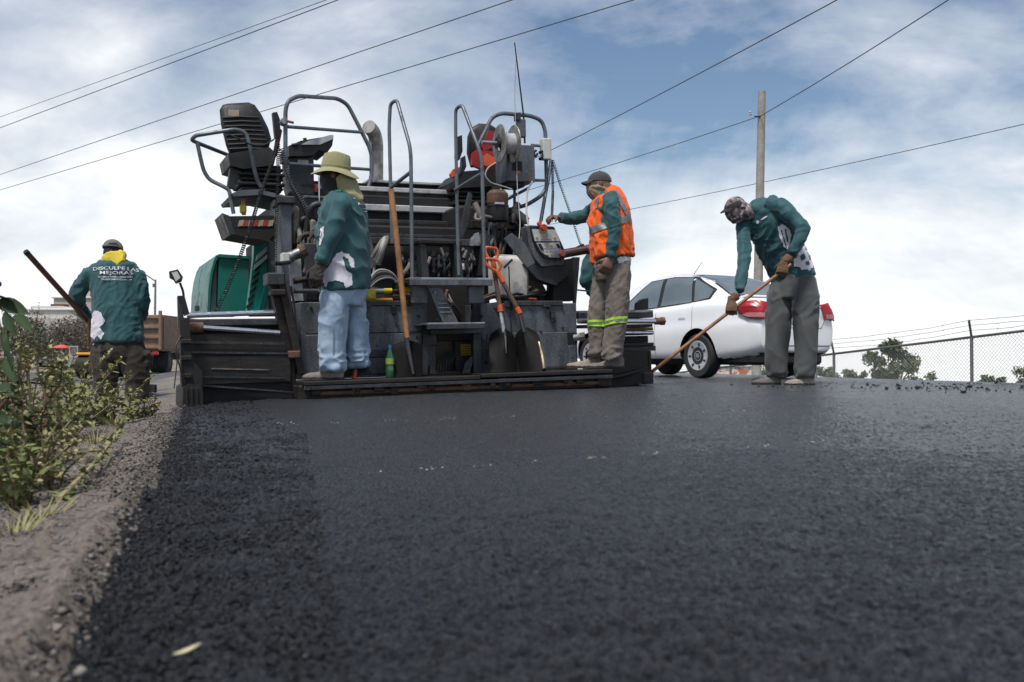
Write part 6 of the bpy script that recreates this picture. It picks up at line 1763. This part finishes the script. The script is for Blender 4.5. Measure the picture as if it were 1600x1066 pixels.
for k in range(nW):
    for sg in (1, -1):
        s0 = k * step_ - (HFm if sg > 0 else 0)
        a0, a1 = s0, s0 + sg * HFm if sg > 0 else s0 - HFm
        t0, t1 = 0.0, 1.0
        # strand from the rail (t 0) downwards
        x0, x1 = (s0, s0 + HFm) if sg > 0 else (s0, s0 - HFm)
        z0, z1 = 0, -HFm
        if x0 < 0:
            f_ = -x0 / (x1 - x0) if x1 > 0 else 2
            if f_ >= 1: continue
            z0 += (z1 - z0) * f_; x0 = 0
        if x1 < 0: f_ = x0 / (x0 - x1); z1 = z0 + (z1 - z0) * f_; x1 = 0
        if x0 > Lf: continue
        if x1 > Lf: f_ = (Lf - x0) / (x1 - x0); z1 = z0 + (z1 - z0) * f_; x1 = Lf
        p0_ = o0 + u_ * x0 + Vector((0, 0, z0)) - fo; p1_ = o0 + u_ * x1 + Vector((0, 0, z1)) - fo
        mesh_.tube([p0_, p1_], .0028, 3, cap=False)
o = mesh_.build('wire_mesh', galv, fence, fix=False, angle=0); o['kind'] = 'stuff'
# ---------------- trees and bushes
def leafmat(name, c1, c2):
    if name in MATS: return MATS[name]
    N = NT(name)
    N.col(N.mix(N.ramp(N.noise(2.2, 5, .7), [(.3, 0), (.7, 1)]), c1, c2)); N.rough(.75); N.b.inputs['Specular IOR Level'].default_value = .2
    MATS[name] = N.m; return N.m
gl1 = leafmat('far_green_leaf', (.065, .088, .050), (.155, .185, .11))  # leaf colours lightened to paint distance haze into the far trees
gl2 = leafmat('dry_grey_twig', (.075, .062, .052), (.15, .125, .10))
gl3 = leafmat('grey_green_leaf', (.05, .065, .04), (.12, .135, .085))
bark = mat('bark', (.095, .072, .055), .9, var=.3, scale=6, bump=.5, bscale=25)
def tree(label, base, H, spread, m, leaf, n, seed, group, trunk_h=.3, clumps=14, name='tree', cat='tree', vr=.8, bare=False):
    q = random.Random(seed); t = thing(name, label, cat, base, group)
    tr = MB(); ends = []
    tr.tube([(0, 0, -.2), (q.uniform(-.1, .1) * H * .2, 0, H * trunk_h), (q.uniform(-.1, .1) * H, q.uniform(-.1, .1) * H * .3, H * .8)], [H * .035, H * .026, H * .008], 7)
    for k in range(clumps):
        a = q.uniform(0, 6.28); r_ = spread * q.uniform(.15, 1) ** .7; z = H * (trunk_h + (1 - trunk_h) * q.uniform(.0, .95)); r_ *= math.sqrt(max(.08, 1 - ((z / H - .45) / .62) ** 2))
        e = Vector((math.cos(a) * r_, math.sin(a) * r_, z)); ends.append(e)
        tr.tube([(0, 0, H * trunk_h * q.uniform(.6, 1.2)), (e.x * .5, e.y * .5, z * .75 + .1 * H * q.random() * .3), e], [H * .016, H * .010, H * .003], 5)
        if bare:
            for _ in range(14):
                d = Vector((q.gauss(0, 1), q.gauss(0, 1), q.gauss(.4, .8))).normalized() * spread * q.uniform(.25, .5)
                s_2 = e * q.uniform(.6, 1); tr.tube([s_2, s_2 + d * .5 + Vector((0, 0, .1)), s_2 + d], [H * .006, H * .004, H * .0015], 3)
    tr.build('trunk', bark if not bare else gl2, t)
    V, Fc = [], []
    rs_ = np.random.default_rng(seed)
    for i in range(n):
        e = ends[q.randrange(len(ends))]; cr_ = spread * q.uniform(.18, .42)
        d = rs_.normal(size=3); d /= np.linalg.norm(d); rr_ = cr_ * q.random() ** .4
        c_ = np.array(e) + d * rr_ * np.array([1, 1, vr])
        a = rs_.normal(size=3); a /= np.linalg.norm(a); b = np.cross(a, rs_.normal(size=3)); b /= np.linalg.norm(b) + 1e-9
        L = leaf * q.uniform(.6, 1.3); w2 = L * .42
        k0 = len(V); V += [c_ - a * L, c_ + b * w2, c_ + a * L, c_ - b * w2]; Fc.append((k0, k0 + 1, k0 + 2, k0 + 3))
    if n:
        o = link('crown', np_mesh('crown', np.array(V), np.array(Fc)), m, t, 0)
    return t
def gbase(px, Y): p = W(px, 560, Y); return Vector((p.x, p.y, g(p.x, p.y) - .05))
# right side, beyond the fence: crowns rise above the road edge from lower land
def rtree(px, ytop, Y, half_px, label, seed, n=1800, m=gl1):
    b = gbase(px, Y); top = W(px, ytop, Y); H = top.z - b.z
    return tree(label, b, H, half_px * Y / FPX, m, Y * .0026, n, seed, 'trees beyond the fence', .25, 18)
rtree(1398, 536, 48, 44, 'largest green tree standing behind the chain link fence', 1, 4200)
for px, yt, Y, hw, sd, lab in ((1288, 574, 60, 26, 2, 'low green tree right behind the sedan rear bumper'), (1325, 580, 66, 20, 3, 'small green tree left of the largest fence tree'), (1345, 582, 70, 14, 14, 'tiny green tree tucked beside the largest fence tree'), (1450, 583, 60, 26, 4, 'low bush like tree right of the largest fence tree'),
        (1540, 587, 72, 14, 5, 'tiny distant tree right of the fence post'), (1563, 586, 72, 12, 6, 'tiny distant tree halfway to the right picture edge'), (1600, 577, 64, 30, 7, 'green tree at the right edge behind the fence'), (1205, 574, 62, 40, 8, 'low green tree seen under the sedan'), (1250, 572, 64, 34, 9, 'green tree behind the raking worker\'s legs'), (1160, 577, 70, 26, 15, 'green tree seen between the sedan wheels')):
    rtree(px, yt, Y, hw, lab, sd, 1100 if hw < 30 else 1500)
# painted low wall seen under the sedan
wp = W(1150, 583, 34)
wl_ = thing('low_wall', 'low white wall with red painting seen under the sedan', 'wall', (wp.x, wp.y, g(wp.x, wp.y)))
N = NT('painted_wall')
N.col(N.mix(N.ramp(N.noise(2.6, 3, .6, N.vec((1, 1, 2)), dist=.8), [(.50, 0), (.53, 1)]), (.62, .60, .56), (.42, .10, .05))); N.rough(.8)
hw_ = W(1150, 574, 34).z - g(wp.x, wp.y)
MB().box((0, 0, hw_ / 2), (1.7, .2, hw_), None, .01).build('wall_body', N.m, wl_)
MB().box((.0, 0, hw_ + .03), (1.8, .28, .06), None, .01).build('coping', lightbar, wl_)
# ---------------- left background
farG = -.33
def fb(px, Y, z=None):
    p = W(px, 560, Y); return Vector((p.x, p.y, g(p.x, p.y) if z is None else z))
cream = mat('cream_render', (.38, .365, .335), .85, var=.05, scale=1.5, dirt=(.38, .36, .33), dscale=1.2, damt=.4)
roofm = mat('pale_roof', (.56, .55, .53), .8, var=.06, scale=1)
def bld(label, px0, px1, yt, Y, depth, rot=0):
    a, b = W(px0, yt, Y), W(px1, yt, Y); b_ = fb((px0 + px1) / 2, Y)
    t = thing('building', label, 'building', b_, 'far buildings'); H = a.z - b_.z; Wd = b.x - a.x
    MB().box((0, depth / 2, H / 2), (Wd, depth, H), None, .05).build('wall', cream, t)
    MB().box((0, depth / 2, H + .08), (Wd + .5, depth + .5, .22), None, .05).build('roof_slab', roofm, t)
    for k in range(3):
        MB().box((-Wd * .3 + k * Wd * .3, -.04, H * .45), (Wd * .12, .12, H * .22), None, .02).build('window', mat('dark_pane', (.05, .06, .065), .2), t)
    t.rotation_euler = (0, 0, rot); return t
b1 = bld('low cream building with flat roof behind the bare tree', 44, 120, 485, 110, 14)
MB().prism([Vector((x, -.02, z)) for x, z in ((-2.8, 5.0), (2.8, 5.0), (.9, 6.4), (-2.4, 6.4))], (0, 9, 0)).build('raised_roof', roofm, b1)
MB().box((-.6, 3, 6.6), (1.6, 1.2, .35), None, .05).build('roof_unit', rust, b1)
b2 = bld('tall cream block behind the low flat roofed building', 83, 142, 466, 135, 12)
MB().box((1.8, 2, W(0, 466, 135).z - b2.location.z + .6), (2.2, 2, 1.0), None, .05).build('roof_tank', cream, b2)
tree('bare grey brown tree in front of the cream buildings', fb(92, 62), W(92, 496, 62).z + .33, 3.3, gl2, .11, 3200, 31, 'trees on the left', .25, 22, bare=True)
tree('bare twiggy tree right of the red parasol behind the worker', fb(132, 66), W(132, 505, 66).z + .33, 2.4, gl2, .11, 2000, 32, 'trees on the left', .25, 16, bare=True)
tree('grey green tree at the far left behind the weeds', fb(40, 60), W(40, 505, 60).z + .33, 2.4, gl3, .13, 1300, 33, 'trees on the left', .2, 18)
tree('green tree between the dump truck and the paver', fb(266, 52), W(266, 510, 52).z + .33, 1.1, gl1, .12, 1300, 34, 'trees on the left', .2, 16)
tree('low green tree behind the dump truck tail', fb(250, 80), W(250, 522, 80).z + .33, 2.2, gl3, .15, 800, 35, 'trees on the left', .2, 14)
hd_ = tree('low hedge of scrub along the far left road', fb(150, 90), 3.4, 8.0, gl3, .25, 1600, 36, 'trees on the left', .1, 30, name='scrub', cat='shrub', vr=.4)
hd_2 = tree('dry scrub at the far left picture edge', fb(10, 85), 3.2, 6.0, gl2, .25, 1200, 37, 'trees on the left', .1, 26, name='scrub', cat='shrub', vr=.4)
# street lamp
lb_ = fb(241, 60)
lamp = thing('street_lamp', 'thin grey street lamp between the worker and the paver', 'street lamp', lb_)
tp = W(243, 437, 60) - lb_
MB().tube([(0, 0, 0), tp], [.09, .055], 9).build('column', galv, lamp)
MB().tube([tp - Vector((0, 0, .1)), tp + Vector((-.75, 0, .40))], .035, 7).build('arm', galv, lamp)
MB().box(tp + Vector((-.85, 0, .43)), (.40, .16, .09), Matrix.Rotation(R(25), 3, 'Y'), .03).build('lantern', lightbar, lamp)
MB().box(tp + Vector((-.1, 0, -.35)), (.14, .12, .22), None, .02).build('control_box', galv, lamp)
# dump truck with a plank sided bed, seen from behind
Yt = 34
tb_ = fb(216, Yt); truck = thing('dump_truck', 'dump truck with brown ribbed bed beyond the worker', 'truck', tb_)
bedm = mat('brown_truck_bed', (.20, .125, .085), .75, var=.25, scale=3, dirt=(.11, .075, .055), dscale=4, damt=.5)
sc1 = Yt / FPX
x1_ = (253 - 216) * sc1; x0_ = x1_ - 2.35; zt_ = W(216, 492, Yt).z - tb_.z; zb_ = W(216, 546, Yt).z - tb_.z
bd = MB().box(((x0_ + x1_) / 2, .04, (zt_ + zb_) / 2), (x1_ - x0_, .06, zt_ - zb_), None, .01).build('tailgate', bedm, truck)
for k in range(4):
    z = zb_ + (zt_ - zb_) * (.06 + .29 * k)
    MB().box(((x0_ + x1_) / 2, -.03, z), (x1_ - x0_ - .02, .09, .10), None, .015).build('bed_rib', bedm, bd)
for x in (x0_ + .05, x1_ - .05): MB().box((x, -.04, (zt_ + zb_) / 2 + .06), (.10, .10, zt_ - zb_ + .16), None, .015).build('bed_post', bedm, bd)
for x in (x0_, x1_): MB().box((x, 2.1, (zt_ + zb_) / 2), (.07, 4.0, zt_ - zb_), None, .01).build('bed_side', bedm, truck)
MB().box(((x0_ + x1_) / 2, 2.1, zb_), (x1_ - x0_, 4.0, .12), None, .01).build('bed_floor', bedm, truck)
MB().box(((x0_ + x1_) / 2, 2.3, zb_ - .22), (1.0, 5.6, .28), None, .02).build('chassis', black, truck)
for x in (x0_ + .30, x1_ - .30):
    for yy_ in (1.1, 5.2):
        tw_ = MB().lathe([(.22, -.16), (.40, -.16), (.45, -.12), (.45, .12), (.40, .16), (.22, .16)], (x, yy_, .45), (1, 0, 0), 24).build('wheel', tyre, truck)
        MB().lathe([(.05, -.17), (.22, -.165), (.22, .165), (.05, .17)], (x, yy_, .45), (1, 0, 0), 16).build('rim', burnt, tw_)
MB().box(((x0_ + x1_) / 2, 5.2, zb_ + .45), (2.1, 1.5, 1.5), None, .12).build('cab', mat('cab_paint', (.35, .34, .32), .5), truck)
for x in (x0_ + .28, x1_ - .28): MB().box((x, .75, zb_ - .38), (.5, .04, .55), None, .01).build('mud_flap', rubber, truck)
MB().box((x0_ + .22, -.02, zb_ - .14), (.22, .08, .12), None, .02).build('tail_lamp', taill, truck)
MB().box((x1_ - .22, -.02, zb_ - .14), (.22, .08, .12), None, .02).build('tail_lamp', taill, truck)
# parked pickup-like car far left
Yc = 66
cb_ = fb(54, Yc); suv = thing('parked_car', 'silver hatchback parked far left behind the weeds', 'car', cb_)
sil = mat('silver_paint', (.45, .46, .48), .3, .3, var=.05, coat=.6)
prof = [(-2.0, .35), (-2.05, .75), (-1.85, 1.0), (-1.45, 1.08), (-1.0, 1.50), (.6, 1.55), (1.45, 1.1), (1.9, 1.0), (2.0, .7), (1.95, .35)]
mb = MB(); rg = []
for y, k in ((-.85, .93), (-.80, 1.0), (0, 1.02), (.80, 1.0), (.85, .93)):
    rg.append([Vector((x * (1 if z < 1.05 else 1), y * (1 if z < 1.05 else .82), .35 + (z - .35) * k)) for x, z in prof])
mb.loft(rg).build('body', sil, suv, 40)
for pts_, nm in (([(-1.3, 1.08), (-.92, 1.44), (-.25, 1.47), (-.25, 1.08)], 'window'), ([(-.15, 1.08), (-.15, 1.47), (.55, 1.48), (1.2, 1.1)], 'window')):
    MB().prism([Vector((x, -.875 * .9 - (.06 if z < 1.2 else -.03), z)) for x, z in pts_], (0, .02, 0)).build(nm, glassm, suv)
MB().prism([Vector((-1.46, y, z)) for y, z in ((-.6, 1.1), (.6, 1.1), (.5, 1.4), (-.5, 1.4))], (.03, 0, 0)).build('rear_window', glassm, suv)
for x in (-1.25, 1.25):
    for y in (-.75, .75):
        w_2 = MB().lathe([(.2, -.1), (.31, -.1), (.32, 0), (.31, .1), (.2, .1)], (x, y, .32), (0, 1, 0), 20).build('wheel', tyre, suv)
        MB().lathe([(.05, -.11), (.2, -.105), (.2, .105), (.05, .11)], (x, y, .32), (0, 1, 0), 14).build('rim', hub, w_2)
for y in (-.65, .65): MB().box((-2.03, y, .85), (.06, .25, .16), None, .02).build('tail_lamp', taill, suv)
MB().box((-2.06, 0, .5), (.10, 1.5, .2), None, .04).build('bumper', carblk, suv)
suv.rotation_euler = (0, 0, R(62))
sv2 = thing('parked_car', 'white car at the left picture edge behind the big leaves', 'car', fb(2, Yc + 3))
for ch in list(suv.children):
    c2 = ch.copy(); COL.objects.link(c2); c2.parent = sv2
    if ch.name.startswith('body'):
        c2.data = ch.data.copy(); c2.data.materials.clear(); c2.data.materials.append(carw)
    for gc in list(ch.children):
        c3 = gc.copy(); COL.objects.link(c3); c3.parent = c2
sv2.rotation_euler = (0, 0, R(70))
# red parasol with its post
Yp = 58
pp = fb(96, Yp); para = thing('parasol', 'red parasol standing by the far left road', 'parasol', pp)
hz_ = W(96, 539, Yp).z - pp.z
MB().tube([(0, 0, 0), (0, 0, hz_)], .03, 8).build('post', lightbar, para)
mb = MB(); n_ = 16
mb.loft([[Vector((math.cos(2 * math.pi * k / n_) * r_, math.sin(2 * math.pi * k / n_) * r_, z)) for k in range(n_)] for r_, z in ((.45, hz_ - .20), (.46, hz_ - .18), (.36, hz_ - .07), (.18, hz_ - .01), (.02, hz_ + .02))], cap=True)
mb.build('canopy', mat('red_canvas', (.55, .085, .075), .8, var=.1, scale=5), para)
MB().lathe([(.25, 0), (.25, .05), (.05, .12)], (0, 0, 0), (0, 0, 1), 14).build('base', galv, para)
tk = thing('barrel', 'dark blue barrel standing under the red parasol', 'barrel', fb(98, 57))
MB().lathe([(.24, 0), (.27, .02), (.27, .28), (.285, .30), (.27, .32), (.27, .60), (.285, .62), (.27, .64), (.25, .82)], (0, 0, 0), (0, 0, 1), 18).build('shell', mat('blue_drum', (.03, .06, .10), .5), tk)
MB().lathe([(.24, .82), (.2, .83)], (0, 0, 0), (0, 0, 1), 18).build('lid', rubber, tk)
# white framed gate
gt = thing('metal_gate', 'pale metal gate panel right of the red parasol', 'gate', fb(115, 56))
gw, gh = .62, W(115, 541, 56).z + .33
for x in (-gw / 2, gw / 2): MB().box((x, 0, gh / 2), (.05, .05, gh), None, .008).build('stile', lightbar, gt)
for z in (.3, gh * .55, gh): MB().box((0, 0, z - .02), (gw - .05, .04, .05), None, .008).build('rail', lightbar, gt)
for k in range(4): MB().box((-gw * .3 + k * gw * .2, 0, gh * .5), (.025, .025, gh - .1), None, .004).build('bar', lightbar, gt)
MB().box((0, .06, gh * .2), (gw - .1, .02, gh * .36), None, .004).build('infill', galv, gt)
gt.rotation_euler = (0, 0, R(-25))
# small orange roller behind the worker
ro = thing('road_roller', 'small orange and white road roller half hidden behind the worker', 'roller', fb(146, 30))
orp = mat('orange_machine', (.62, .28, .035), .5, var=.1, scale=4)
s3 = 30 / FPX
MB().lathe([(.1, -.5), (.42, -.5), (.45, -.47), (.45, .47), (.42, .5), (.1, .5)], (.0, 0, .45), (1, 0, 0), 26).build('drum', burnt, ro)
MB().box((0, .9, .85), (.85, 1.2, .55), None, .12).build('hood', orp, ro)
MB().box((0, -.1, .92), (1.0, .5, .10), None, .03).build('drum_frame', orp, ro)
for x in (-.46, .46): MB().box((x, .0, .72), (.08, .30, .42), None, .02).build('side_arm', orp, ro)
MB().lathe([(.1, -.4), (.40, -.4), (.42, -.36), (.42, .36), (.40, .4), (.1, .4)], (.0, 1.5, .42), (1, 0, 0), 24).build('rear_drum', burnt, ro)
MB().box((-.1, .55, 1.2), (.42, .40, .40), None, .08).build('water_tank', whitep, ro)
MB().box((.1, .9, 1.15), (.5, .4, .12), None, .04).build('seat', rubber, ro)
for x in (-.4, .4): MB().tube([(x, .7, .9), (x, .7, 1.9)], .03, 8).build('roll_bar', black, ro)
MB().tube([(-.4, .7, 1.9), (.4, .7, 1.9)], .03, 8).build('roll_bar', black, ro)
MB().box((-.42, .5, 1.66), (.20, .12, .32), None, .04).build('lamp_box', black, ro)
ro.rotation_euler = (0, 0, R(-12)); ro.scale = (.82, .82, .82)
# ================================================================== weeds on the shoulder
wl1 = leafmat('weed_leaf', (.095, .12, .040), (.245, .265, .11))
wl2 = leafmat('weed_leaf_dark', (.035, .06, .026), (.09, .125, .05))
wl3 = leafmat('weed_leaf_dry', (.20, .185, .085), (.36, .33, .18))
stemg = mat('weed_stem', (.14, .12, .06), .8, var=.3, scale=20)
stemr = mat('red_weed_stem', (.10, .035, .03), .8, var=.3, scale=20)
def leaf_quad(V, Fc, c_, d, n_2, L, w2, fold=.15):
    d = d.normalized(); s = d.cross(n_2)
    if s.length < 1e-3: s = d.cross(Vector((1, 0, .3)))
    s.normalize(); up = s.cross(d)
    k = len(V)
    V += [c_, c_ + d * (L * .35) + s * w2 + up * (w2 * fold * 3), c_ + d * (L * .40) - up * (L * .02), c_ + d * (L * .35) - s * w2 + up * (w2 * fold * 3),
          c_ + d * (L * .75) + s * (w2 * .65) - up * (L * .04), c_ + d * (L * .75) - s * (w2 * .65) - up * (L * .04), c_ + d * L - up * (L * .14)]
    Fc += [(k, k + 1, k + 2), (k, k + 2, k + 3), (k + 1, k + 4, k + 2), (k + 3, k + 2, k + 5), (k + 2, k + 4, k + 6), (k + 2, k + 6, k + 5)]
def weed(label, base, H, nst, spread, leafL, m, seed, stem=stemg, dens=26, lean=(0, 0, 0), spike=True, group='weeds on the shoulder'):
    q = random.Random(seed); t = thing('weed', label, 'weed', base, group)
    st = MB(); V, Fc = [], []; V3, F3 = [], []
    for k in range(nst):
        a = q.uniform(0, 6.28); r_ = spread * q.uniform(.3, 1)
        top = Vector((math.cos(a) * r_, math.sin(a) * r_, H * q.uniform(.4, 1.12))) + Vector(lean) * q.uniform(.5, 1)
        b = Vector((math.cos(a) * .03 * q.random(), math.sin(a) * .03, -.02)); mid = b.lerp(top, .5) + Vector((q.uniform(-.06, .06), q.uniform(-.06, .06), .07 * H))
        path = [b, b.lerp(mid, .6) + Vector((0, 0, .02)), mid, mid.lerp(top, .55) + Vector((q.uniform(-.03, .03), q.uniform(-.03, .03), .02)), top]
        st.tube(path, [.006, .005, .0042, .003, .0015], 5)
        for j in range(dens):
            u2 = q.uniform(.12, 1) ; i = min(3, int(u2 * 4)); p = path[i].lerp(path[i + 1], u2 * 4 - i)
            d = Vector((q.gauss(0, 1), q.gauss(0, 1), q.gauss(.25, .5)))
            L = leafL * 1.0 * q.uniform(.4, 1.25) * (1.15 - .5 * u2)
            leaf_quad(V, Fc, p, d, Vector((q.gauss(0, .4), q.gauss(0, .4), 1)), L, L * q.uniform(.15, .27))
        if spike and q.random() < .6:
            for j in range(16):
                p = path[3].lerp(top, j / 12); d = Vector((q.gauss(0, 1), q.gauss(0, 1), q.gauss(.6, .5)))
                leaf_quad(V3, F3, p, d, UP, .022, .006)
    st.build('stems', stem, t)
    o = link('leaves', np_mesh('leaves', np.array(V), np.array(Fc)), m, t, 0); o['kind'] = 'stuff'
    if V3:
        o = link('seed_spikes', np_mesh('seed_spikes', np.array(V3), np.array(F3)), wl3, t, 0); o['kind'] = 'stuff'
    return t
def gp(px, py): q = gpix(px, py); q.z = g(q.x, q.y); return q
spots = [ # px, py of the foot, height in px, stems, spread m, leaf, material, label
    (146, 668, 82, 11, .42, .055, wl1, 'bushy green weed in front of the worker\'s left leg'),
    (188, 664, 46, 9, .22, .05, wl1, 'green weed reaching up beside the worker\'s right leg'),
    (100, 690, 130, 12, .40, .06, wl1, 'tall leafy weed left of the worker with seed spikes'),
    (60, 705, 150, 12, .42, .06, wl1, 'dense weed in the middle of the left weed patch'),
    (125, 640, 75, 10, .45, .05, wl3, 'dry yellowish weed behind the worker\'s feet level weeds'),
    (226, 655, 30, 9, .16, .035, wl3, 'small dry tuft at the shoulder edge by the worker\'s boot'),
    (30, 650, 120, 10, .45, .06, wl1, 'weed behind the big leaves at the left edge'),
    (75, 770, 120, 10, .22, .035, wl3, 'dry sprawling weed lowest on the gravel shoulder'),
    (35, 800, 150, 11, .20, .04, wl1, 'green and straw weed near the lower left edge'),
    (0, 780, 200, 10, .22, .05, wl2, 'dark leafy weed at the left picture edge'),
    (22, 730, 215, 7, .16, .045, wl1, 'tall loose weed rising beside the broad leaved plant'),
    (52, 745, 180, 6, .15, .04, wl3, 'tall straw coloured weed stalks left of the fallen branch'),
    (112, 700, 128, 6, .2, .045, wl1, 'slender weed stalk with drooping spikes under the red parasol'),
    (4, 700, 235, 7, .2, .05, wl1, 'tallest pale green weed at the left edge'),
    (160, 648, 48, 8, .3, .045, wl3, 'straw coloured weed between the worker\'s legs'),
    (75, 635, 105, 9, .5, .055, wl2, 'dark green weed at the back of the left weed patch'),
]
for i, (px, py, hpx, ns, sp_, lfL, m, lab) in enumerate(spots):
    b = gp(px, py); H = hpx * b.y / FPX
    weed(lab, b, H, ns, sp_, lfL, m, 100 + i, stemr if i % 4 == 1 else stemg, 30 if b.y > 5 else 36)
# broken straw branch lying towards the road
b = gp(100, 805)
br = thing('fallen_branch', 'broken straw coloured weed branch lying across the gravel', 'branch', b)
e0, e1, e2 = gp(92, 800) + Vector((0, 0, .03)), gp(150, 745) + Vector((0, 0, .05)), gp(191, 700) + Vector((0, 0, .09))
MB().tube([e0 - b, e1 - b, e2 - b], [.009, .007, .004], 7, .1).build('stem', mat('straw_stem', (.30, .24, .13), .8, var=.25, scale=25), br)
q = random.Random(5); V, Fc = [], []
for j in range(90):
    u2 = q.random(); p = (e0.lerp(e1, u2 * 2) if u2 < .5 else e1.lerp(e2, u2 * 2 - 1)) - b
    leaf_quad(V, Fc, p, Vector((q.gauss(0, 1), q.gauss(0, 1), q.gauss(.2, .6))), UP, .045 * q.uniform(.4, 1.2), .009)
o = link('leaves', np_mesh('leaves', np.array(V), np.array(Fc)), wl1, br, 0); o['kind'] = 'stuff'
b = gp(10, 822)
br = thing('dry_stick', 'thin reddish brown stick lying at the lower left edge', 'stick', b)
MB().tube([gp(-60, 838) - b + Vector((0, 0, .01)), gp(10, 822) - b + Vector((0, 0, .012)), gp(48, 806) - b + Vector((0, 0, .012))], [.006, .006, .003], 6).build('stem', mat('stick_bark', (.23, .13, .085), .85, var=.3, scale=30), br)
# big leafed plant at the left picture edge
b = gp(-40, 760); b.z = g(b.x, b.y)
bp = thing('broadleaf_plant', 'broad leafed dark green plant at the left picture edge', 'plant', b, None)
Yb = b.y
st = MB()
tops = []
for (x, y) in ((-5, 470), (8, 520), (-10, 560), (15, 620), (0, 680)):
    e = W(x, y, Yb + random.Random(x + y).uniform(-.2, .2)) - b; tops.append(e)
    st.tube([(0, 0, -.02), e * .5 + Vector((-.03, 0, .05)), e], [.012, .009, .005], 7)
st.build('stems', stemr, bp)
bigleaf = leafmat('broad_leaf', (.016, .034, .014), (.04, .07, .03))
specs = [(-8, 466, 22, 462, .0), (-6, 470, 40, 486, 0), (2, 484, 28, 500, 0), (6, 488, 20, 520, .1), (24, 492, 46, 512, .1), (10, 520, -12, 545, 0), (4, 540, 24, 570, -.1), (10, 505, 6, 545, .1),
         (15, 620, 26, 660, 0), (0, 600, 30, 618, -.1), (-6, 640, 12, 690, 0), (10, 650, 34, 672, .1), (0, 690, 22, 720, 0), (-4, 560, -20, 600, 0), (12, 575, 30, 600, .1), (5, 700, -10, 760, 0), (-6, 830, 22, 868, 0), (8, 560, 18, 590, -.12)]
for i, (x0, y0, x1, y1, dy) in enumerate(specs):
    a, e = W(x0, y0, Yb + dy) - b, W(x1, y1, Yb + dy - .06) - b
    V, Fc = [], []
    d = e - a; L = d.length; nn_ = Vector((random.Random(i).uniform(-1.3, 1.3), random.Random(i + 50).uniform(-.9, .2), .75))
    d.normalize(); s = d.cross(nn_).normalized(); up = s.cross(d)
    rows = []
    for j in range(7):
        t_ = j / 6; w2 = L * .21 * math.sin(math.pi * min(1, t_ * 1.02)) ** .75 * (1 - .25 * t_) + .0008
        c_ = a + d * (L * t_) - up * (L * .16 * t_ * t_)
        rows.append([c_ - s * w2 + up * w2 * .25, c_ - s * w2 * .5 + up * w2 * .07, c_, c_ + s * w2 * .5 + up * w2 * .07, c_ + s * w2 + up * w2 * .25])
    MB().loft(rows, cap=False, closed=False).build('leaf', bigleaf, bp, 60)
    nearest = min(tops, key=lambda p_: (p_ - a).length)
    MB().tube([nearest, nearest.lerp(a, .5) + Vector((0, 0, .01)), a], .0022, 5).build('leaf_stalk', stemr, bp)
# purple bud at the very edge
mb = MB(); ball(mb, W(-1, 444, Yb) - b, .008, .008, .010); mb.build('bud', mat('purple_bud', (.08, .02, .10), .6), bp)
# tufts of dry grass between the weeds
def tuft(label, base, H, n, spread, seed):
    q = random.Random(seed); V, Fc = [], []
    for i in range(n):
        a = q.uniform(0, 6.28); r0 = spread * .35 * q.random(); b = Vector((math.cos(a) * r0, math.sin(a) * r0, -.01))
        d = Vector((math.cos(a) * q.uniform(.1, .8), math.sin(a) * q.uniform(.1, .8), 1)).normalized(); h = H * q.uniform(.5, 1.1)
        m1 = b + d * h * .55; tip = b + d * h + Vector((math.cos(a), math.sin(a), -.4)) * h * .25
        s_2 = Vector((-math.sin(a), math.cos(a), 0)) * .0022; k = len(V)
        V += [b - s_2, b + s_2, m1 + s_2, m1 - s_2, tip, tip]; Fc += [(k, k + 1, k + 2, k + 3), (k + 3, k + 2, k + 4, k + 5)]
    o = link('grass_tuft', np_mesh('grass_tuft', np.array([tuple(v_) for v_ in V]), np.array(Fc)), wl3, None, 0)
    o.location = base; return tag(o, label, 'grass', 'dry grass tufts')
for i, (px, py, hpx, lab) in enumerate(((205, 648, 26, 'dry grass tuft by the worker\'s right boot'), (150, 700, 40, 'dry grass tuft at the upper end of the fallen branch'), (95, 735, 60, 'dry grass tuft left of the fallen branch'), (60, 830, 70, 'dry grass tuft lowest on the shoulder'), (20, 860, 80, 'dry grass tuft at the lower left corner of the weeds'), (178, 668, 30, 'dry grass tuft under the worker\'s left leg'))):
    b = gp(px, py); tuft(lab, b, hpx * b.y / FPX, 70, .16, 300 + i)
